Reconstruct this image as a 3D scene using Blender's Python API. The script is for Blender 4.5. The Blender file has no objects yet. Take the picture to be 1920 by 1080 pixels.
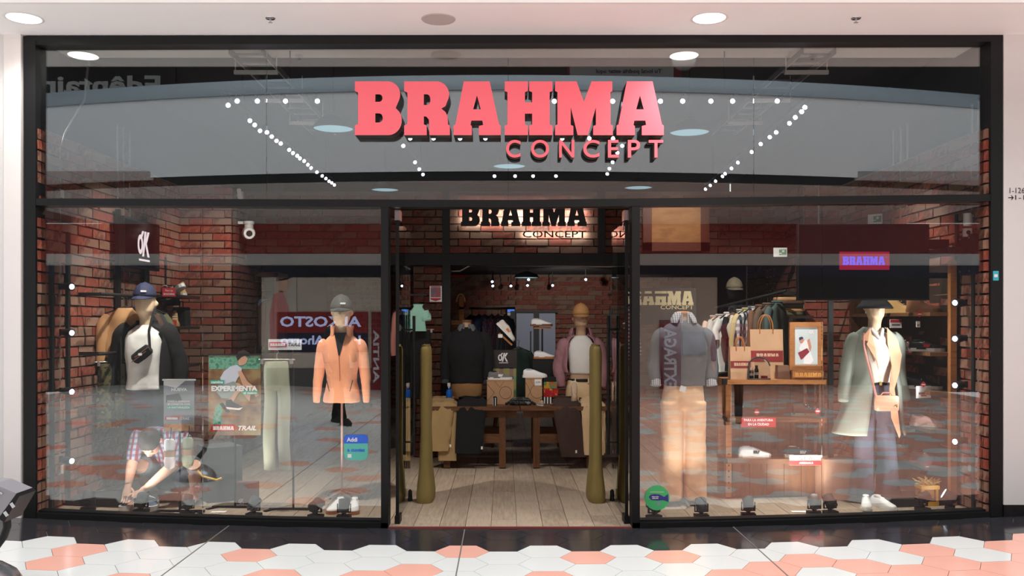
import bpy, bmesh, math, random
from math import sin, cos, pi, radians, sqrt
from mathutils import Vector, Matrix, noise
R = random.Random(11)
SC = bpy.context.scene
COL = SC.collection
D = bpy.data
# ------------------------------------------------------------------ camera, light, exposure
F, CAMY, EYE = 1690.0, -6.9, 1.57            # focal length in pixels of a 1920 wide frame, camera place
cd = D.cameras.new('camera'); cam = D.objects.new('camera', cd); COL.objects.link(cam)
cam.location = (0, CAMY, EYE); cam.rotation_euler = (pi/2, 0, 0)
cd.sensor_width = 36; cd.lens = F/1920*36; cd.shift_x = 15/1920; cd.shift_y = 63/1920
cd.clip_start = .05; cd.clip_end = 100
SC.camera = cam
w = D.worlds.new('world'); SC.world = w; w.use_nodes = True
w.node_tree.nodes['Background'].inputs[0].default_value = (.97, .985, 1, 1)
w.node_tree.nodes['Background'].inputs[1].default_value = 1.15
def area(name, loc, size, power, col=(1, 1, 1), rot=(0, 0, 0), sy=None, spread=None):
    l = D.lights.new(name, 'AREA'); l.energy = power; l.color = col; l.size = size
    if sy: l.shape = 'RECTANGLE'; l.size_y = sy
    if spread: l.spread = spread
    o = D.objects.new(name, l); o.location = loc; o.rotation_euler = rot; COL.objects.link(o); return o
def spot(name, loc, target, power, angle=60, blend=.6, col=(1, .95, .88), r=.03):
    l = D.lights.new(name, 'SPOT'); l.energy = power; l.spot_size = radians(angle); l.spot_blend = blend
    l.color = col; l.shadow_soft_size = r
    o = D.objects.new(name, l); o.location = loc; COL.objects.link(o)
    o.rotation_euler = (Vector(target)-Vector(loc)).to_track_quat('-Z', 'Y').to_euler(); return o
area('atrium_skylight', (0, -3.6, 10.5), 15, 720, (1, .99, .98), sy=5.2)
SC.view_settings.view_transform = 'Standard'; SC.view_settings.look = 'None'
SC.view_settings.gamma = 1; SC.view_settings.use_curve_mapping = False
SC.view_settings.exposure = 0.0
SC.cycles.transparent_max_bounces = 24
SC.cycles.max_bounces = 10
SC.cycles.sample_clamp_indirect = 6

def S(y): return F/(y-CAMY)
def PX(px, y): return (px-945)/S(y)
def PZ(py, y): return EYE-(py-603)/S(y)
def zf(x): return -.018+.088*(max(-5., min(5., x))/3.69)**2      # the mall floor sags a little towards the entrance
# ------------------------------------------------------------------ materials
def lin(c):
    return tuple(((v/255)/12.92 if v/255 <= .04045 else ((v/255+.055)/1.055)**2.4) for v in c)
MATS = {}
def mat(name, rgb, rough=.6, metal=0, var=.0, scale=20, bump=0, emit=0, spec=.5, coat=0, objvar=0, sheen=0, alpha=1, bscale=None):
    """rgb are 0-255 display values; var mixes in a noise-driven lightness change, bump adds fine relief"""
    if name in MATS: return MATS[name]
    m = D.materials.new(name); m.use_nodes = True; nt = m.node_tree; b = nt.nodes['Principled BSDF']
    c = lin(rgb); b.inputs['Base Color'].default_value = (*c, 1)
    b.inputs['Roughness'].default_value = rough; b.inputs['Metallic'].default_value = metal
    b.inputs['Specular IOR Level'].default_value = spec; b.inputs['Coat Weight'].default_value = coat
    if sheen: b.inputs['Sheen Weight'].default_value = sheen
    if emit:
        b.inputs['Emission Color'].default_value = (*c, 1); b.inputs['Emission Strength'].default_value = emit
    if var or objvar or bump:
        tc = nt.nodes.new('ShaderNodeTexCoord')
        n = nt.nodes.new('ShaderNodeTexNoise'); n.inputs['Scale'].default_value = scale; n.inputs['Detail'].default_value = 5
        nt.links.new(tc.outputs['Object'], n.inputs['Vector'])
    if var or objvar:
        hsv = nt.nodes.new('ShaderNodeHueSaturation'); hsv.inputs['Color'].default_value = (*c, 1)
        mp = nt.nodes.new('ShaderNodeMapRange'); mp.inputs[1].default_value = .3; mp.inputs[2].default_value = .7
        mp.inputs[3].default_value = 1-var; mp.inputs[4].default_value = 1+var
        nt.links.new(n.outputs['Fac'], mp.inputs[0]); v = mp.outputs[0]
        if objvar:
            oi = nt.nodes.new('ShaderNodeObjectInfo'); m2 = nt.nodes.new('ShaderNodeMapRange')
            m2.inputs[3].default_value = 1-objvar; m2.inputs[4].default_value = 1+objvar
            nt.links.new(oi.outputs['Random'], m2.inputs[0]); mu = nt.nodes.new('ShaderNodeMath'); mu.operation = 'MULTIPLY'
            nt.links.new(v, mu.inputs[0]); nt.links.new(m2.outputs[0], mu.inputs[1]); v = mu.outputs[0]
        nt.links.new(v, hsv.inputs['Value']); nt.links.new(hsv.outputs[0], b.inputs['Base Color'])
    if bump:
        if bscale:
            n2 = nt.nodes.new('ShaderNodeTexNoise'); n2.inputs['Scale'].default_value = bscale; n2.inputs['Detail'].default_value = 4
            nt.links.new(tc.outputs['Object'], n2.inputs['Vector']); n = n2
        bp = nt.nodes.new('ShaderNodeBump'); bp.inputs['Strength'].default_value = bump; bp.inputs['Distance'].default_value = .01
        nt.links.new(n.outputs['Fac'], bp.inputs['Height']); nt.links.new(bp.outputs[0], b.inputs['Normal'])
    MATS[name] = m; return m
def ramp_mat(name, stops, rough=.8, kind='random', scale=8, stretch=(1, 1, 1), bump=.3, emit=0, spec=.3):
    """a colour ramp driven by per-object and per-piece chance (bricks), or by stretched noise / waves (wood, camouflage)"""
    if name in MATS: return MATS[name]
    m = D.materials.new(name); m.use_nodes = True; nt = m.node_tree; b = nt.nodes['Principled BSDF']; L = nt.links
    b.inputs['Roughness'].default_value = rough; b.inputs['Specular IOR Level'].default_value = spec
    r = nt.nodes.new('ShaderNodeValToRGB')
    while len(r.color_ramp.elements) < len(stops): r.color_ramp.elements.new(.5)
    for e, (p, c) in zip(r.color_ramp.elements, stops): e.position = p; e.color = (*lin(c), 1)
    tc = nt.nodes.new('ShaderNodeTexCoord'); mp = nt.nodes.new('ShaderNodeMapping'); mp.inputs['Scale'].default_value = stretch
    L.new(tc.outputs['Object'], mp.inputs[0])
    n = nt.nodes.new('ShaderNodeTexNoise'); n.inputs['Scale'].default_value = scale; n.inputs['Detail'].default_value = 6
    L.new(mp.outputs[0], n.inputs['Vector'])
    if kind == 'random':
        oi = nt.nodes.new('ShaderNodeObjectInfo'); g = nt.nodes.new('ShaderNodeNewGeometry')
        a = nt.nodes.new('ShaderNodeMath'); a.operation = 'ADD'; L.new(oi.outputs['Random'], a.inputs[0]); L.new(g.outputs['Random Per Island'], a.inputs[1])
        f = nt.nodes.new('ShaderNodeMath'); f.operation = 'FRACT'; L.new(a.outputs[0], f.inputs[0])
        a2 = nt.nodes.new('ShaderNodeMath'); a2.operation = 'MULTIPLY_ADD'; L.new(n.outputs['Fac'], a2.inputs[0])
        a2.inputs[1].default_value = 1.15; L.new(f.outputs[0], a2.inputs[2])
        s = nt.nodes.new('ShaderNodeMath'); s.operation = 'SUBTRACT'; L.new(a2.outputs[0], s.inputs[0]); s.inputs[1].default_value = .25
        L.new(s.outputs[0], r.inputs[0])
    elif kind == 'board':
        oi = nt.nodes.new('ShaderNodeObjectInfo'); a = nt.nodes.new('ShaderNodeVectorMath'); a.operation = 'ADD'
        k = nt.nodes.new('ShaderNodeMath'); k.operation = 'MULTIPLY'; k.inputs[1].default_value = 37; L.new(oi.outputs['Random'], k.inputs[0])
        cx = nt.nodes.new('ShaderNodeCombineXYZ'); L.new(k.outputs[0], cx.inputs[0]); L.new(k.outputs[0], cx.inputs[1])
        L.new(mp.outputs[0], a.inputs[0]); L.new(cx.outputs[0], a.inputs[1]); L.new(a.outputs[0], n.inputs['Vector'])
        mr = nt.nodes.new('ShaderNodeMapRange'); mr.inputs[3].default_value = -.16; mr.inputs[4].default_value = .16; L.new(oi.outputs['Random'], mr.inputs[0])
        ad = nt.nodes.new('ShaderNodeMath'); ad.operation = 'ADD'; L.new(n.outputs['Fac'], ad.inputs[0]); L.new(mr.outputs[0], ad.inputs[1])
        L.new(ad.outputs[0], r.inputs[0])
    else:
        if kind == 'steps': r.color_ramp.interpolation = 'CONSTANT'
        L.new(n.outputs['Fac'], r.inputs[0])
    L.new(r.outputs[0], b.inputs['Base Color'])
    if emit: L.new(r.outputs[0], b.inputs['Emission Color']); b.inputs['Emission Strength'].default_value = emit
    if bump:
        bp = nt.nodes.new('ShaderNodeBump'); bp.inputs['Strength'].default_value = bump; bp.inputs['Distance'].default_value = .01
        L.new(n.outputs['Fac'], bp.inputs['Height']); L.new(bp.outputs[0], b.inputs['Normal'])
    MATS[name] = m; return m
def stripes_mat(name, c1, c2, c3=None, sx=30, sy=30, rough=.9, kind='check', duty=.5):
    """woven check or stripe from object coordinates"""
    if name in MATS: return MATS[name]
    m = D.materials.new(name); m.use_nodes = True; nt = m.node_tree; b = nt.nodes['Principled BSDF']; L = nt.links
    b.inputs['Roughness'].default_value = rough
    tc = nt.nodes.new('ShaderNodeTexCoord'); sp = nt.nodes.new('ShaderNodeSeparateXYZ'); L.new(tc.outputs['Object'], sp.inputs[0])
    def band(src, k):
        a = nt.nodes.new('ShaderNodeMath'); a.operation = 'MULTIPLY'; a.inputs[1].default_value = k; L.new(src, a.inputs[0])
        f = nt.nodes.new('ShaderNodeMath'); f.operation = 'FRACT'; L.new(a.outputs[0], f.inputs[0])
        g = nt.nodes.new('ShaderNodeMath'); g.operation = 'LESS_THAN'; g.inputs[1].default_value = duty; L.new(f.outputs[0], g.inputs[0]); return g.outputs[0]
    mx = nt.nodes.new('ShaderNodeMix'); mx.data_type = 'RGBA'; mx.inputs[6].default_value = (*lin(c1), 1); mx.inputs[7].default_value = (*lin(c2), 1)
    L.new(band(sp.outputs[0], sx), mx.inputs[0]); out = mx.outputs[2]
    if kind == 'check':
        m2 = nt.nodes.new('ShaderNodeMix'); m2.data_type = 'RGBA'; m2.inputs[7].default_value = (*lin(c3 or c2), 1)
        h = nt.nodes.new('ShaderNodeMath'); h.operation = 'MULTIPLY'; h.inputs[1].default_value = .6
        L.new(band(sp.outputs[2], sy), h.inputs[0]); L.new(h.outputs[0], m2.inputs[0]); L.new(out, m2.inputs[6]); out = m2.outputs[2]
    L.new(out, b.inputs['Base Color']); MATS[name] = m; return m
def glass_mat(name='shop_glass', refl=.105, tint=(.97, .985, .98), wav=0.0):
    if name in MATS: return MATS[name]
    m = D.materials.new(name); m.use_nodes = True; nt = m.node_tree; nt.nodes.clear(); L = nt.links
    o = nt.nodes.new('ShaderNodeOutputMaterial'); mx = nt.nodes.new('ShaderNodeMixShader')
    t = nt.nodes.new('ShaderNodeBsdfTransparent'); t.inputs[0].default_value = (*tint, 1)
    g = nt.nodes.new('ShaderNodeBsdfGlossy'); g.inputs['Roughness'].default_value = 0; g.inputs['Color'].default_value = (.96, 1, 1, 1)
    lw = nt.nodes.new('ShaderNodeFresnel'); lw.inputs['IOR'].default_value = 1.45
    a = nt.nodes.new('ShaderNodeMath'); a.operation = 'ADD'; a.use_clamp = True; a.inputs[1].default_value = refl-.034
    L.new(lw.outputs[0], a.inputs[0]); L.new(a.outputs[0], mx.inputs[0]); L.new(t.outputs[0], mx.inputs[1]); L.new(g.outputs[0], mx.inputs[2])
    if wav:
        tc = nt.nodes.new('ShaderNodeTexCoord'); n = nt.nodes.new('ShaderNodeTexNoise'); n.inputs['Scale'].default_value = .9; n.inputs['Detail'].default_value = 1
        L.new(tc.outputs['Object'], n.inputs['Vector']); bp = nt.nodes.new('ShaderNodeBump'); bp.inputs['Strength'].default_value = 1
        bp.inputs['Distance'].default_value = wav; L.new(n.outputs['Fac'], bp.inputs['Height']); L.new(bp.outputs[0], g.inputs['Normal'])
    L.new(mx.outputs[0], o.inputs[0]); MATS[name] = m; return m
def glow(name, rgb, k):
    if name in MATS: return MATS[name]
    m = D.materials.new(name); m.use_nodes = True; nt = m.node_tree; nt.nodes.clear()
    o = nt.nodes.new('ShaderNodeOutputMaterial'); e = nt.nodes.new('ShaderNodeEmission')
    e.inputs[0].default_value = (*lin(rgb), 1); e.inputs[1].default_value = k; nt.links.new(e.outputs[0], o.inputs[0])
    MATS[name] = m; return m
# ------------------------------------------------------------------ mesh building
class MB:
    def __init__(s): s.v = []; s.f = []; s.m = []; s.sm = []; s.k = 0
    def mat(s, i): s.k = i; return s
    def add(s, vs, fs, smooth=False):
        o = len(s.v); s.v += [tuple(p) for p in vs]
        for f in fs: s.f.append([o+i for i in f]); s.m.append(s.k); s.sm.append(smooth)
        return s
    def box(s, c, d, rot=None, jit=0, taper=1):
        hx, hy, hz = d[0]/2, d[1]/2, d[2]/2; P = []
        for sz in (-1, 1):
            t = taper if sz > 0 else 1
            for sx, sy in ((-1, -1), (1, -1), (1, 1), (-1, 1)):
                p = Vector((sx*hx*t, sy*hy*t, sz*hz))
                if jit: p += Vector((R.uniform(-jit, jit), R.uniform(-jit, jit), R.uniform(-jit, jit)))
                if rot is not None: p = rot @ p
                P.append(p+Vector(c))
        return s.add(P, [(3, 2, 1, 0), (4, 5, 6, 7), (0, 1, 5, 4), (1, 2, 6, 5), (2, 3, 7, 6), (3, 0, 4, 7)])
    def span(s, a, b):     # box between two corners
        return s.box([(a[i]+b[i])/2 for i in range(3)], [abs(b[i]-a[i]) for i in range(3)])
    def tube(s, pts, r, n=10, cap=True, squash=1):
        pts = [Vector(p) for p in pts]; rs = r if isinstance(r, (list, tuple)) else [r]*len(pts)
        base = len(s.v); up = None; ringv = []
        for i, p in enumerate(pts):
            t = (pts[min(i+1, len(pts)-1)]-pts[max(i-1, 0)]).normalized()
            if up is None:
                up = Vector((0, 1, 0)) if abs(t.y) < .9 else Vector((1, 0, 0))
            u = (up-t*up.dot(t)).normalized(); w_ = t.cross(u); up = u
            ringv.append([p+(u*cos(2*pi*k/n)*squash+w_*sin(2*pi*k/n))*rs[i] for k in range(n)])
        V = [q for rg in ringv for q in rg]
        s.add(V, [(i*n+k, i*n+(k+1) % n, (i+1)*n+(k+1) % n, (i+1)*n+k) for i in range(len(pts)-1) for k in range(n)], True)
        if cap:
            s.add(ringv[0], [tuple(range(n))[::-1]]); s.add(ringv[-1], [tuple(range(n))])
        return s
    def cyl(s, a, b, r, r2=None, n=16): return s.tube([a, b], [r, r if r2 is None else r2], n)
    def lathe(s, prof, n=20, c=(0, 0, 0), a0=0, a1=2*pi):
        full = abs(a1-a0-2*pi) < 1e-6; m = n if full else n+1; c = Vector(c)
        V = [c+Vector((r*cos(a0+(a1-a0)*k/n), r*sin(a0+(a1-a0)*k/n), z)) for r, z in prof for k in range(m)]
        F_ = [(i*m+k, i*m+(k+1) % m, (i+1)*m+(k+1) % m, (i+1)*m+k) for i in range(len(prof)-1) for k in range(n)]
        return s.add(V, F_, True)
    def prism(s, poly, y0, y1, axis='y'):   # polygon extruded; axis y: (x,z) poly, axis z: (x,y), axis x: (y,z)
        mk = {'y': lambda p, t: (p[0], t, p[1]), 'z': lambda p, t: (p[0], p[1], t), 'x': lambda p, t: (t, p[0], p[1])}[axis]
        n = len(poly)
        s.add([mk(p, y0) for p in poly], [tuple(range(n))]); s.add([mk(p, y1) for p in poly], [tuple(range(n))[::-1]])
        return s.add([mk(p, y0) for p in poly]+[mk(p, y1) for p in poly], [(i, n+i, n+(i+1) % n, (i+1) % n) for i in range(n)])
    def loft(s, rings, cap=True, closed=True):
        n = len(rings[0]); V = [p for rg in rings for p in rg]; kk = n if closed else n-1
        s.add(V, [(i*n+k, i*n+(k+1) % n, (i+1)*n+(k+1) % n, (i+1)*n+k) for i in range(len(rings)-1) for k in range(kk)], True)
        if cap and closed: s.add(rings[0], [tuple(range(n))[::-1]]); s.add(rings[-1], [tuple(range(n))])
        return s
    def mesh(s, name, mats):
        me = D.meshes.new(name); me.from_pydata(s.v, [], s.f)
        for m in (mats if isinstance(mats, (list, tuple)) else [mats]): me.materials.append(m)
        me.polygons.foreach_set('material_index', s.m); me.polygons.foreach_set('use_smooth', s.sm)
        bm = bmesh.new(); bm.from_mesh(me); bmesh.ops.recalc_face_normals(bm, faces=bm.faces); bm.to_mesh(me); bm.free()
        me.update(); return me
    def build(s, name, mats, parent=None, loc=(0, 0, 0), rz=0):
        return link(name, s.mesh(name, mats), parent, loc, rz)
def link(name, me, parent=None, loc=(0, 0, 0), rz=0):
    o = D.objects.new(name, me); COL.objects.link(o); o.parent = parent; o.location = loc; o.rotation_euler = (0, 0, rz); return o
def tag(o, label=None, cat=None, group=None, kind=None):
    if label: o['label'] = label
    if cat: o['category'] = cat
    if group: o['group'] = group
    if kind: o['kind'] = kind
    return o
def thing(name, label, cat, loc=(0, 0, 0), rz=0, group=None):
    o = D.objects.new(name, None); COL.objects.link(o); o.location = loc; o.rotation_euler = (0, 0, rz); o.empty_display_size = .1
    return tag(o, label, cat, group)
def dup(root, loc, rz=0, label=None, scale=None):
    def cp(o, par):
        c = o.copy(); COL.objects.link(c); c.parent = par
        for k in [q for q in list(o.children)]: cp(k, c)
        return c
    r = cp(root, None); r.location = loc; r.rotation_euler = (0, 0, rz)
    if label: r['label'] = label
    if scale: r.scale = scale
    return r
def struct(o): o['kind'] = 'structure'; return o
def stuff(o): o['kind'] = 'stuff'; return o
def curve_mesh(name, splines, extrude, mats, parent=None, loc=(0, 0, 0), rot=(pi/2, 0, 0), bevel=0):
    """outline with holes, filled and extruded, as a mesh; the front is local +z"""
    cu = D.curves.new(name, 'CURVE'); cu.dimensions = '2D'; cu.fill_mode = 'BOTH'; cu.extrude = extrude; cu.bevel_depth = bevel
    for pts in splines:
        sp = cu.splines.new('POLY'); sp.points.add(len(pts)-1); sp.use_cyclic_u = True
        for q, p in zip(sp.points, pts): q.co = (p[0], p[1], 0, 1)
    return curve_to(name, cu, mats, parent, loc, rot)
def curve_to(name, cu, mats, parent, loc, rot):
    t = D.objects.new('tmp', cu); COL.objects.link(t); dg = bpy.context.evaluated_depsgraph_get()
    me = D.meshes.new_from_object(t.evaluated_get(dg)); D.objects.remove(t); D.curves.remove(cu)
    me.name = name; me.materials.clear()
    for m in (mats if isinstance(mats, (list, tuple)) else [mats]): me.materials.append(m)
    if isinstance(mats, (list, tuple)) and len(mats) > 1:
        for p in me.polygons: p.material_index = 0 if p.normal.z > .9 else 1
    o = link(name, me, parent, loc); o.rotation_euler = rot; return o
def text(body, h, m, parent=None, loc=(0, 0, 0), rot=(pi/2, 0, 0), bold=.0, width=None, extrude=.001, name='lettering', align='CENTER', shear=0, res=2, line=1.0):
    cu = D.curves.new('t', 'FONT'); cu.body = body; cu.align_x = align; cu.align_y = 'CENTER'; cu.size = 1; cu.extrude = 0
    cu.offset = bold; cu.resolution_u = res; cu.shear = shear; cu.space_line = line
    o = curve_to(name, cu, m, parent, loc, rot); me = o.data
    if len(body) > 1: o['kind'] = 'stuff'
    if len(me.vertices):
        xs = [v.co.x for v in me.vertices]; ys = [v.co.y for v in me.vertices]; k = h/max(1e-6, max(ys)-min(ys))
        kx = width/(max(xs)-min(xs)) if width else k
        cx = (max(xs)+min(xs))/2 if align == 'CENTER' else min(xs); cy = (max(ys)+min(ys))/2
        for v in me.vertices: v.co = ((v.co.x-cx)*kx, (v.co.y-cy)*k, extrude)
    return o
# cloth helpers
def cr(ps, n):         # Catmull-Rom through tuples
    out = []
    for i in range(len(ps)-1):
        a, b, c, d = ps[max(i-1, 0)], ps[i], ps[i+1], ps[min(i+2, len(ps)-1)]
        for k in range(n):
            t = k/n; out.append(tuple(.5*((2*B)+(-A+C)*t+(2*A-5*B+4*C-E)*t*t+(-A+3*B-3*C+E)*t**3) for A, B, C, E in zip(a, b, c, d)))
    out.append(tuple(ps[-1])); return out
def oval(cx, cy, z, rx, ry, n=28, a0=0, a1=2*pi, pw=2.0, closed=True):
    out = []
    for k in range(n):
        a = a0+(a1-a0)*k/(n if closed else n-1); c, s_ = cos(a), sin(a)
        out.append(Vector((cx+rx*math.copysign(abs(c)**(2/pw), c), cy+ry*math.copysign(abs(s_)**(2/pw), s_), z)))
    return out
CLOUD = {}
def cloth_mods(o, voxel=.011, smooth=6, wr=.006, size=.09):
    if voxel:
        r = o.modifiers.new('r', 'REMESH'); r.mode = 'VOXEL'; r.voxel_size = voxel; r.use_smooth_shade = True
    if smooth:
        s_ = o.modifiers.new('s', 'SMOOTH'); s_.iterations = smooth; s_.factor = .6
    if wr:
        if size not in CLOUD:
            t = D.textures.new('folds', 'CLOUDS'); t.noise_scale = size; t.noise_depth = 1; CLOUD[size] = t
        d = o.modifiers.new('d', 'DISPLACE'); d.texture = CLOUD[size]; d.strength = wr*2; d.mid_level = .5; d.texture_coords = 'LOCAL'
    return o
# ------------------------------------------------------------------ common materials
M_black = mat('black_powder_coat', (17, 17, 18), .5, spec=.35)
M_blackm = mat('black_matte', (20, 20, 21), .7)
M_white = mat('white_plaster', (242, 236, 233), .85, var=.015, scale=3)
M_steel = mat('galvanised_pipe', (176, 174, 170), .35, metal=.8)
M_chrome = mat('chrome', (205, 205, 208), .15, metal=1)
M_whitep = mat('white_plastic', (232, 230, 226), .4)
M_mortar = mat('mortar', (168, 152, 138), .95, var=.2, scale=30, bump=.4)
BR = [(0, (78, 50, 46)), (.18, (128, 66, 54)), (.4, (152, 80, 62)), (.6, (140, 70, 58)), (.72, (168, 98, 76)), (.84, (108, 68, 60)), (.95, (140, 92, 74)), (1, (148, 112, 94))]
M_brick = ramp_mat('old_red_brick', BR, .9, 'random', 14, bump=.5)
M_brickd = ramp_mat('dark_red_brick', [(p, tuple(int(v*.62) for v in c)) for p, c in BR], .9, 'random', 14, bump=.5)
M_tilew = mat('white_porcelain', (238, 240, 238), .16, var=.012, scale=2, spec=.5)
M_tilec = mat('coral_porcelain', (252, 188, 170), .2, var=.02, scale=3, spec=.5)
M_tileb = mat('black_porcelain', (50, 49, 53), .12, var=.15, scale=5, spec=.5)
M_grout = mat('grey_grout', (168, 165, 162), .9)
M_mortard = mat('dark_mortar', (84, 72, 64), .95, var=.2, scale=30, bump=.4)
M_glass = glass_mat('shop_glass', .134, wav=.0)
M_plank = ramp_mat('washed_oak_plank', [(.2, (142, 124, 106)), (.45, (160, 142, 124)), (.62, (172, 154, 135)), (.85, (150, 132, 114))], .5, 'board', 5, (9, .8, 1), .15)
M_wood = ramp_mat('brown_walnut', [(.2, (72, 46, 30)), (.5, (112, 74, 48)), (.8, (86, 56, 38))], .5, 'board', 4, (8, 8, 1), .1)
M_woodh = ramp_mat('brown_walnut_board', [(.2, (74, 48, 32)), (.5, (118, 80, 52)), (.8, (88, 58, 40))], .5, 'board', 4, (1.2, 10, 10), .1)
# ------------------------------------------------------------------ mall floor: hexagonal tiles
floor = D.objects.new('floor', None); COL.objects.link(floor); struct(floor)
HS = .19; CP = HS*1.5; RP = HS*sqrt(3)
b = MB(); xs = [-9+.45*i for i in range(41)]
b.add([(x, y, zf(x)-.012) for x in xs for y in (.3, -13.4)], [(2*i, 2*i+2, 2*i+3, 2*i+1) for i in range(40)])
b.build('grout_bed', M_grout, floor)
CORAL = [(152,1030),(102,1053),(228,1077),(462,1038),(500,1075),(633,1078),(867,1034),(770,1068),(683,1077),(1108,1044),(1033,1077),(1257,1042),
 (1528,1045),(1628,1057),(1747,1027),(1793,1053),(1733,1070),(1467,1060),(1390,1073),(1897,1022),(1887,1062),(1663,1077),(1840,1075),(1590,1085),(1500,1085)]
def hexpts(r): return [(r*cos(pi/3*k), r*sin(pi/3*k)) for k in range(6)]
HP = hexpts(HS-.0022)
def hexmesh(name, m):
    q = MB(); n = 6; top = [(x, y, 0) for x, y in HP]; bot = [(x*1.0, y*1.0, -.012) for x, y in HP]
    q.add(top, [tuple(range(6))]); q.add(top+bot, [(i, 6+i, 6+(i+1) % 6, (i+1) % 6) for i in range(6)])
    return q.mesh(name, m)
HM = {'w': hexmesh('tile', M_tilew), 'c': hexmesh('tile', M_tilec), 'b': hexmesh('tile', M_tileb)}
far = MB(); ntile = 0
for i in range(-31, 32):
    for j in range(-3, 40):
        x = -.29+CP*i; y = -.675-RP*j-(RP/2 if i % 2 else 0)+(0 if not i % 2 else RP)*0
        if i % 2: y = -.675-RP*j-RP/2
        if y < -13.2 or abs(x) > 8.6: continue
        px = 945+x*F/(y-CAMY) if y > CAMY+.8 else 1e9; py = 603+(EYE-zf(x))*F/max(.8, y-CAMY)
        dark = (j < 0)
        if dark and y > .1: continue
        if dark: k = 'b'
        elif 0 < px < 1935 and py < 1100:
            k = 'c' if any(abs(px-a)+2*abs(py-c) < 42 for a, c in CORAL) else 'w'
        else:
            pr = .13 if x < -1.2 else .3 if x < .8 else .68
            k = 'c' if R.random() < pr else 'w'
        slope = 2*.088*max(-5, min(5, x))/3.69**2 if abs(x) < 5 else 0
        if py < 1110 and -80 < px < 2010:
            o = link('tile', HM[k], floor, (x, y, zf(x))); o.rotation_euler = (0, -math.atan(slope), 0); ntile += 1
        else:
            kk = 'wcb'.index(k); far.mat(kk)
            far.add([(x+a, y+c, zf(x+a)) for a, c in HP], [tuple(range(6))])
stuff(far.build('tile_field', [M_tilew, M_tilec, M_tileb], floor))
# expansion joints
for x in (-2.1, -.30, 1.75):
    q = MB(); q.span((x-.004, -13.2, zf(x)-.001), (x+.004, -.02, zf(x)+.0025)); struct(q.build('trim', mat('joint_strip', (120, 116, 114), .5)))
# black granite pedestals of the side walls
# ------------------------------------------------------------------ mall ceiling, side walls, gallery across the void
def sbox(name, a, c, m, kind=True, parent=None):
    q = MB(); q.span(a, c); o = q.build(name, m, parent)
    if kind: struct(o)
    return o
sbox('ceiling', (-9, -.67, 3.765), (9, .6, 3.9), mat('soffit_paint', (250, 250, 250), .85, var=.01, scale=3))
sbox('trim_fascia', (-9, -.70, 3.765), (9, -.67, 5.2), M_white)
M_wallp = mat('wall_paint', (226, 225, 223), .85, var=.012, scale=3)
wl = sbox('wall_left', (-9, -.012, zf(-3.7)-.03), (-3.69, .3, 3.765), M_wallp)
wr_ = sbox('wall_right', (3.82, -.012, .17), (9, .3, 3.765), M_wallp)
sbox('baseboard_right', (3.82, -.018, 0), (9, .3, .17), mat('black_granite', (34, 33, 35), .15, var=.2))
sbox('trim_corner', (-3.82, -.02, 0), (-3.69, -.012, 3.765), M_white)
text('1-126', .042, M_blackm, wr_, (PX(1908, -.02), -.0135, PZ(357, -.02)), width=.115, name='lettering')
a_ = MB(); z0 = PZ(370.5, -.02); x0 = PX(1891.5, -.02)
a_.span((x0, -.014, z0-.0035), (x0+.036, -.0125, z0+.0035))
a_.prism([(x0+.02, z0-.018), (x0+.026, z0-.018), (x0+.041, z0), (x0+.026, z0+.018), (x0+.02, z0+.018), (x0+.033, z0)], -.014, -.0125)
a_.build('arrow_mark', M_blackm, wr_)
text('1-1', .036, M_blackm, wr_, (PX(1913, -.02), -.0135, PZ(370, -.02)), width=.07, name='lettering')
# opposite gallery (seen in the panes)
M_fascia = mat('gallery_fascia', (226, 228, 232), .7)
def arc_y(x): return -6.3-.02*x*x
NX = [-9+.5*i for i in range(37)]
g = MB(); g.add([(x, arc_y(x), z) for x in NX for z in (3.80, 5.0)], [(2*i, 2*i+2, 2*i+3, 2*i+1) for i in range(36)], True)
g.add([(x, arc_y(x)-dy, z) for x in NX for dy, z in ((0, 3.80), (.3, 3.80))], [(2*i, 2*i+2, 2*i+3, 2*i+1) for i in range(36)], True)
struct(g.build('wall_gallery', M_fascia))
g = MB(); g.add([(x, arc_y(x)-d, z) for x in NX for d, z in ((-.02, 5.0), (-.02, 5.22), (.3, 5.22))], [(3*i+k, 3*i+3+k, 3*i+4+k, 3*i+1+k) for i in range(36) for k in (0, 1)], True)
struct(g.build('trim_gallery', mat('gallery_cap', (150, 162, 172), .5)))
g = MB(); g.add([(x, arc_y(x)-d, z) for x in NX for d, z in ((.01, 3.66), (.01, 3.80))], [(2*i, 2*i+2, 2*i+3, 2*i+1) for i in range(36)], True)
struct(g.build('trim_black_band', M_blackm))  # solid black band along the lower edge of the gallery fascia
sbox('ceiling_gallery', (-9, -13.2, 3.76), (9, -6.9, 3.9), mat('gallery_soffit', (150, 148, 148), .9))
sbox('ceiling_upper', (-17, -13.3, 7.6), (17, -6.5, 7.8), mat('gallery_soffit', (150, 148, 148), .9))
OY = -13.2
ow = sbox('wall_opposite', (-9, OY-.2, 0), (9, OY, 3.8), mat('opposite_wall', (196, 186, 174), .8))
sbox('wall_opposite_upper', (-17, OY-.2, 3.8), (17, OY, 7.7), mat('upper_shop_dark', (38, 36, 38), .6))
def opp(name, px0, py0, px1, py1, m, d=.03, parent=ow):     # flat panel on the opposite wall, placed where its mirror image stands
    y = 2*.08-OY; k = S(y)
    q = MB(); q.span(((px0-945)/k, OY, EYE-(py1-603)/k), ((px1-945)/k, OY+d, EYE-(py0-603)/k)); return q.build(name, m, parent)
M_redb = mat('red_fascia_board', (120, 34, 34), .6, var=.15, scale=6)
opp('fascia_board', -200, 420, 2100, 476, M_redb)
opp('fascia_board', -200, 476, 2100, 498, mat('grey_fascia_board', (190, 188, 186), .6), .02)
opp('fascia_board', -200, 498, 2100, 520, mat('navy_fascia_board', (28, 30, 48), .6), .04)
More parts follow.
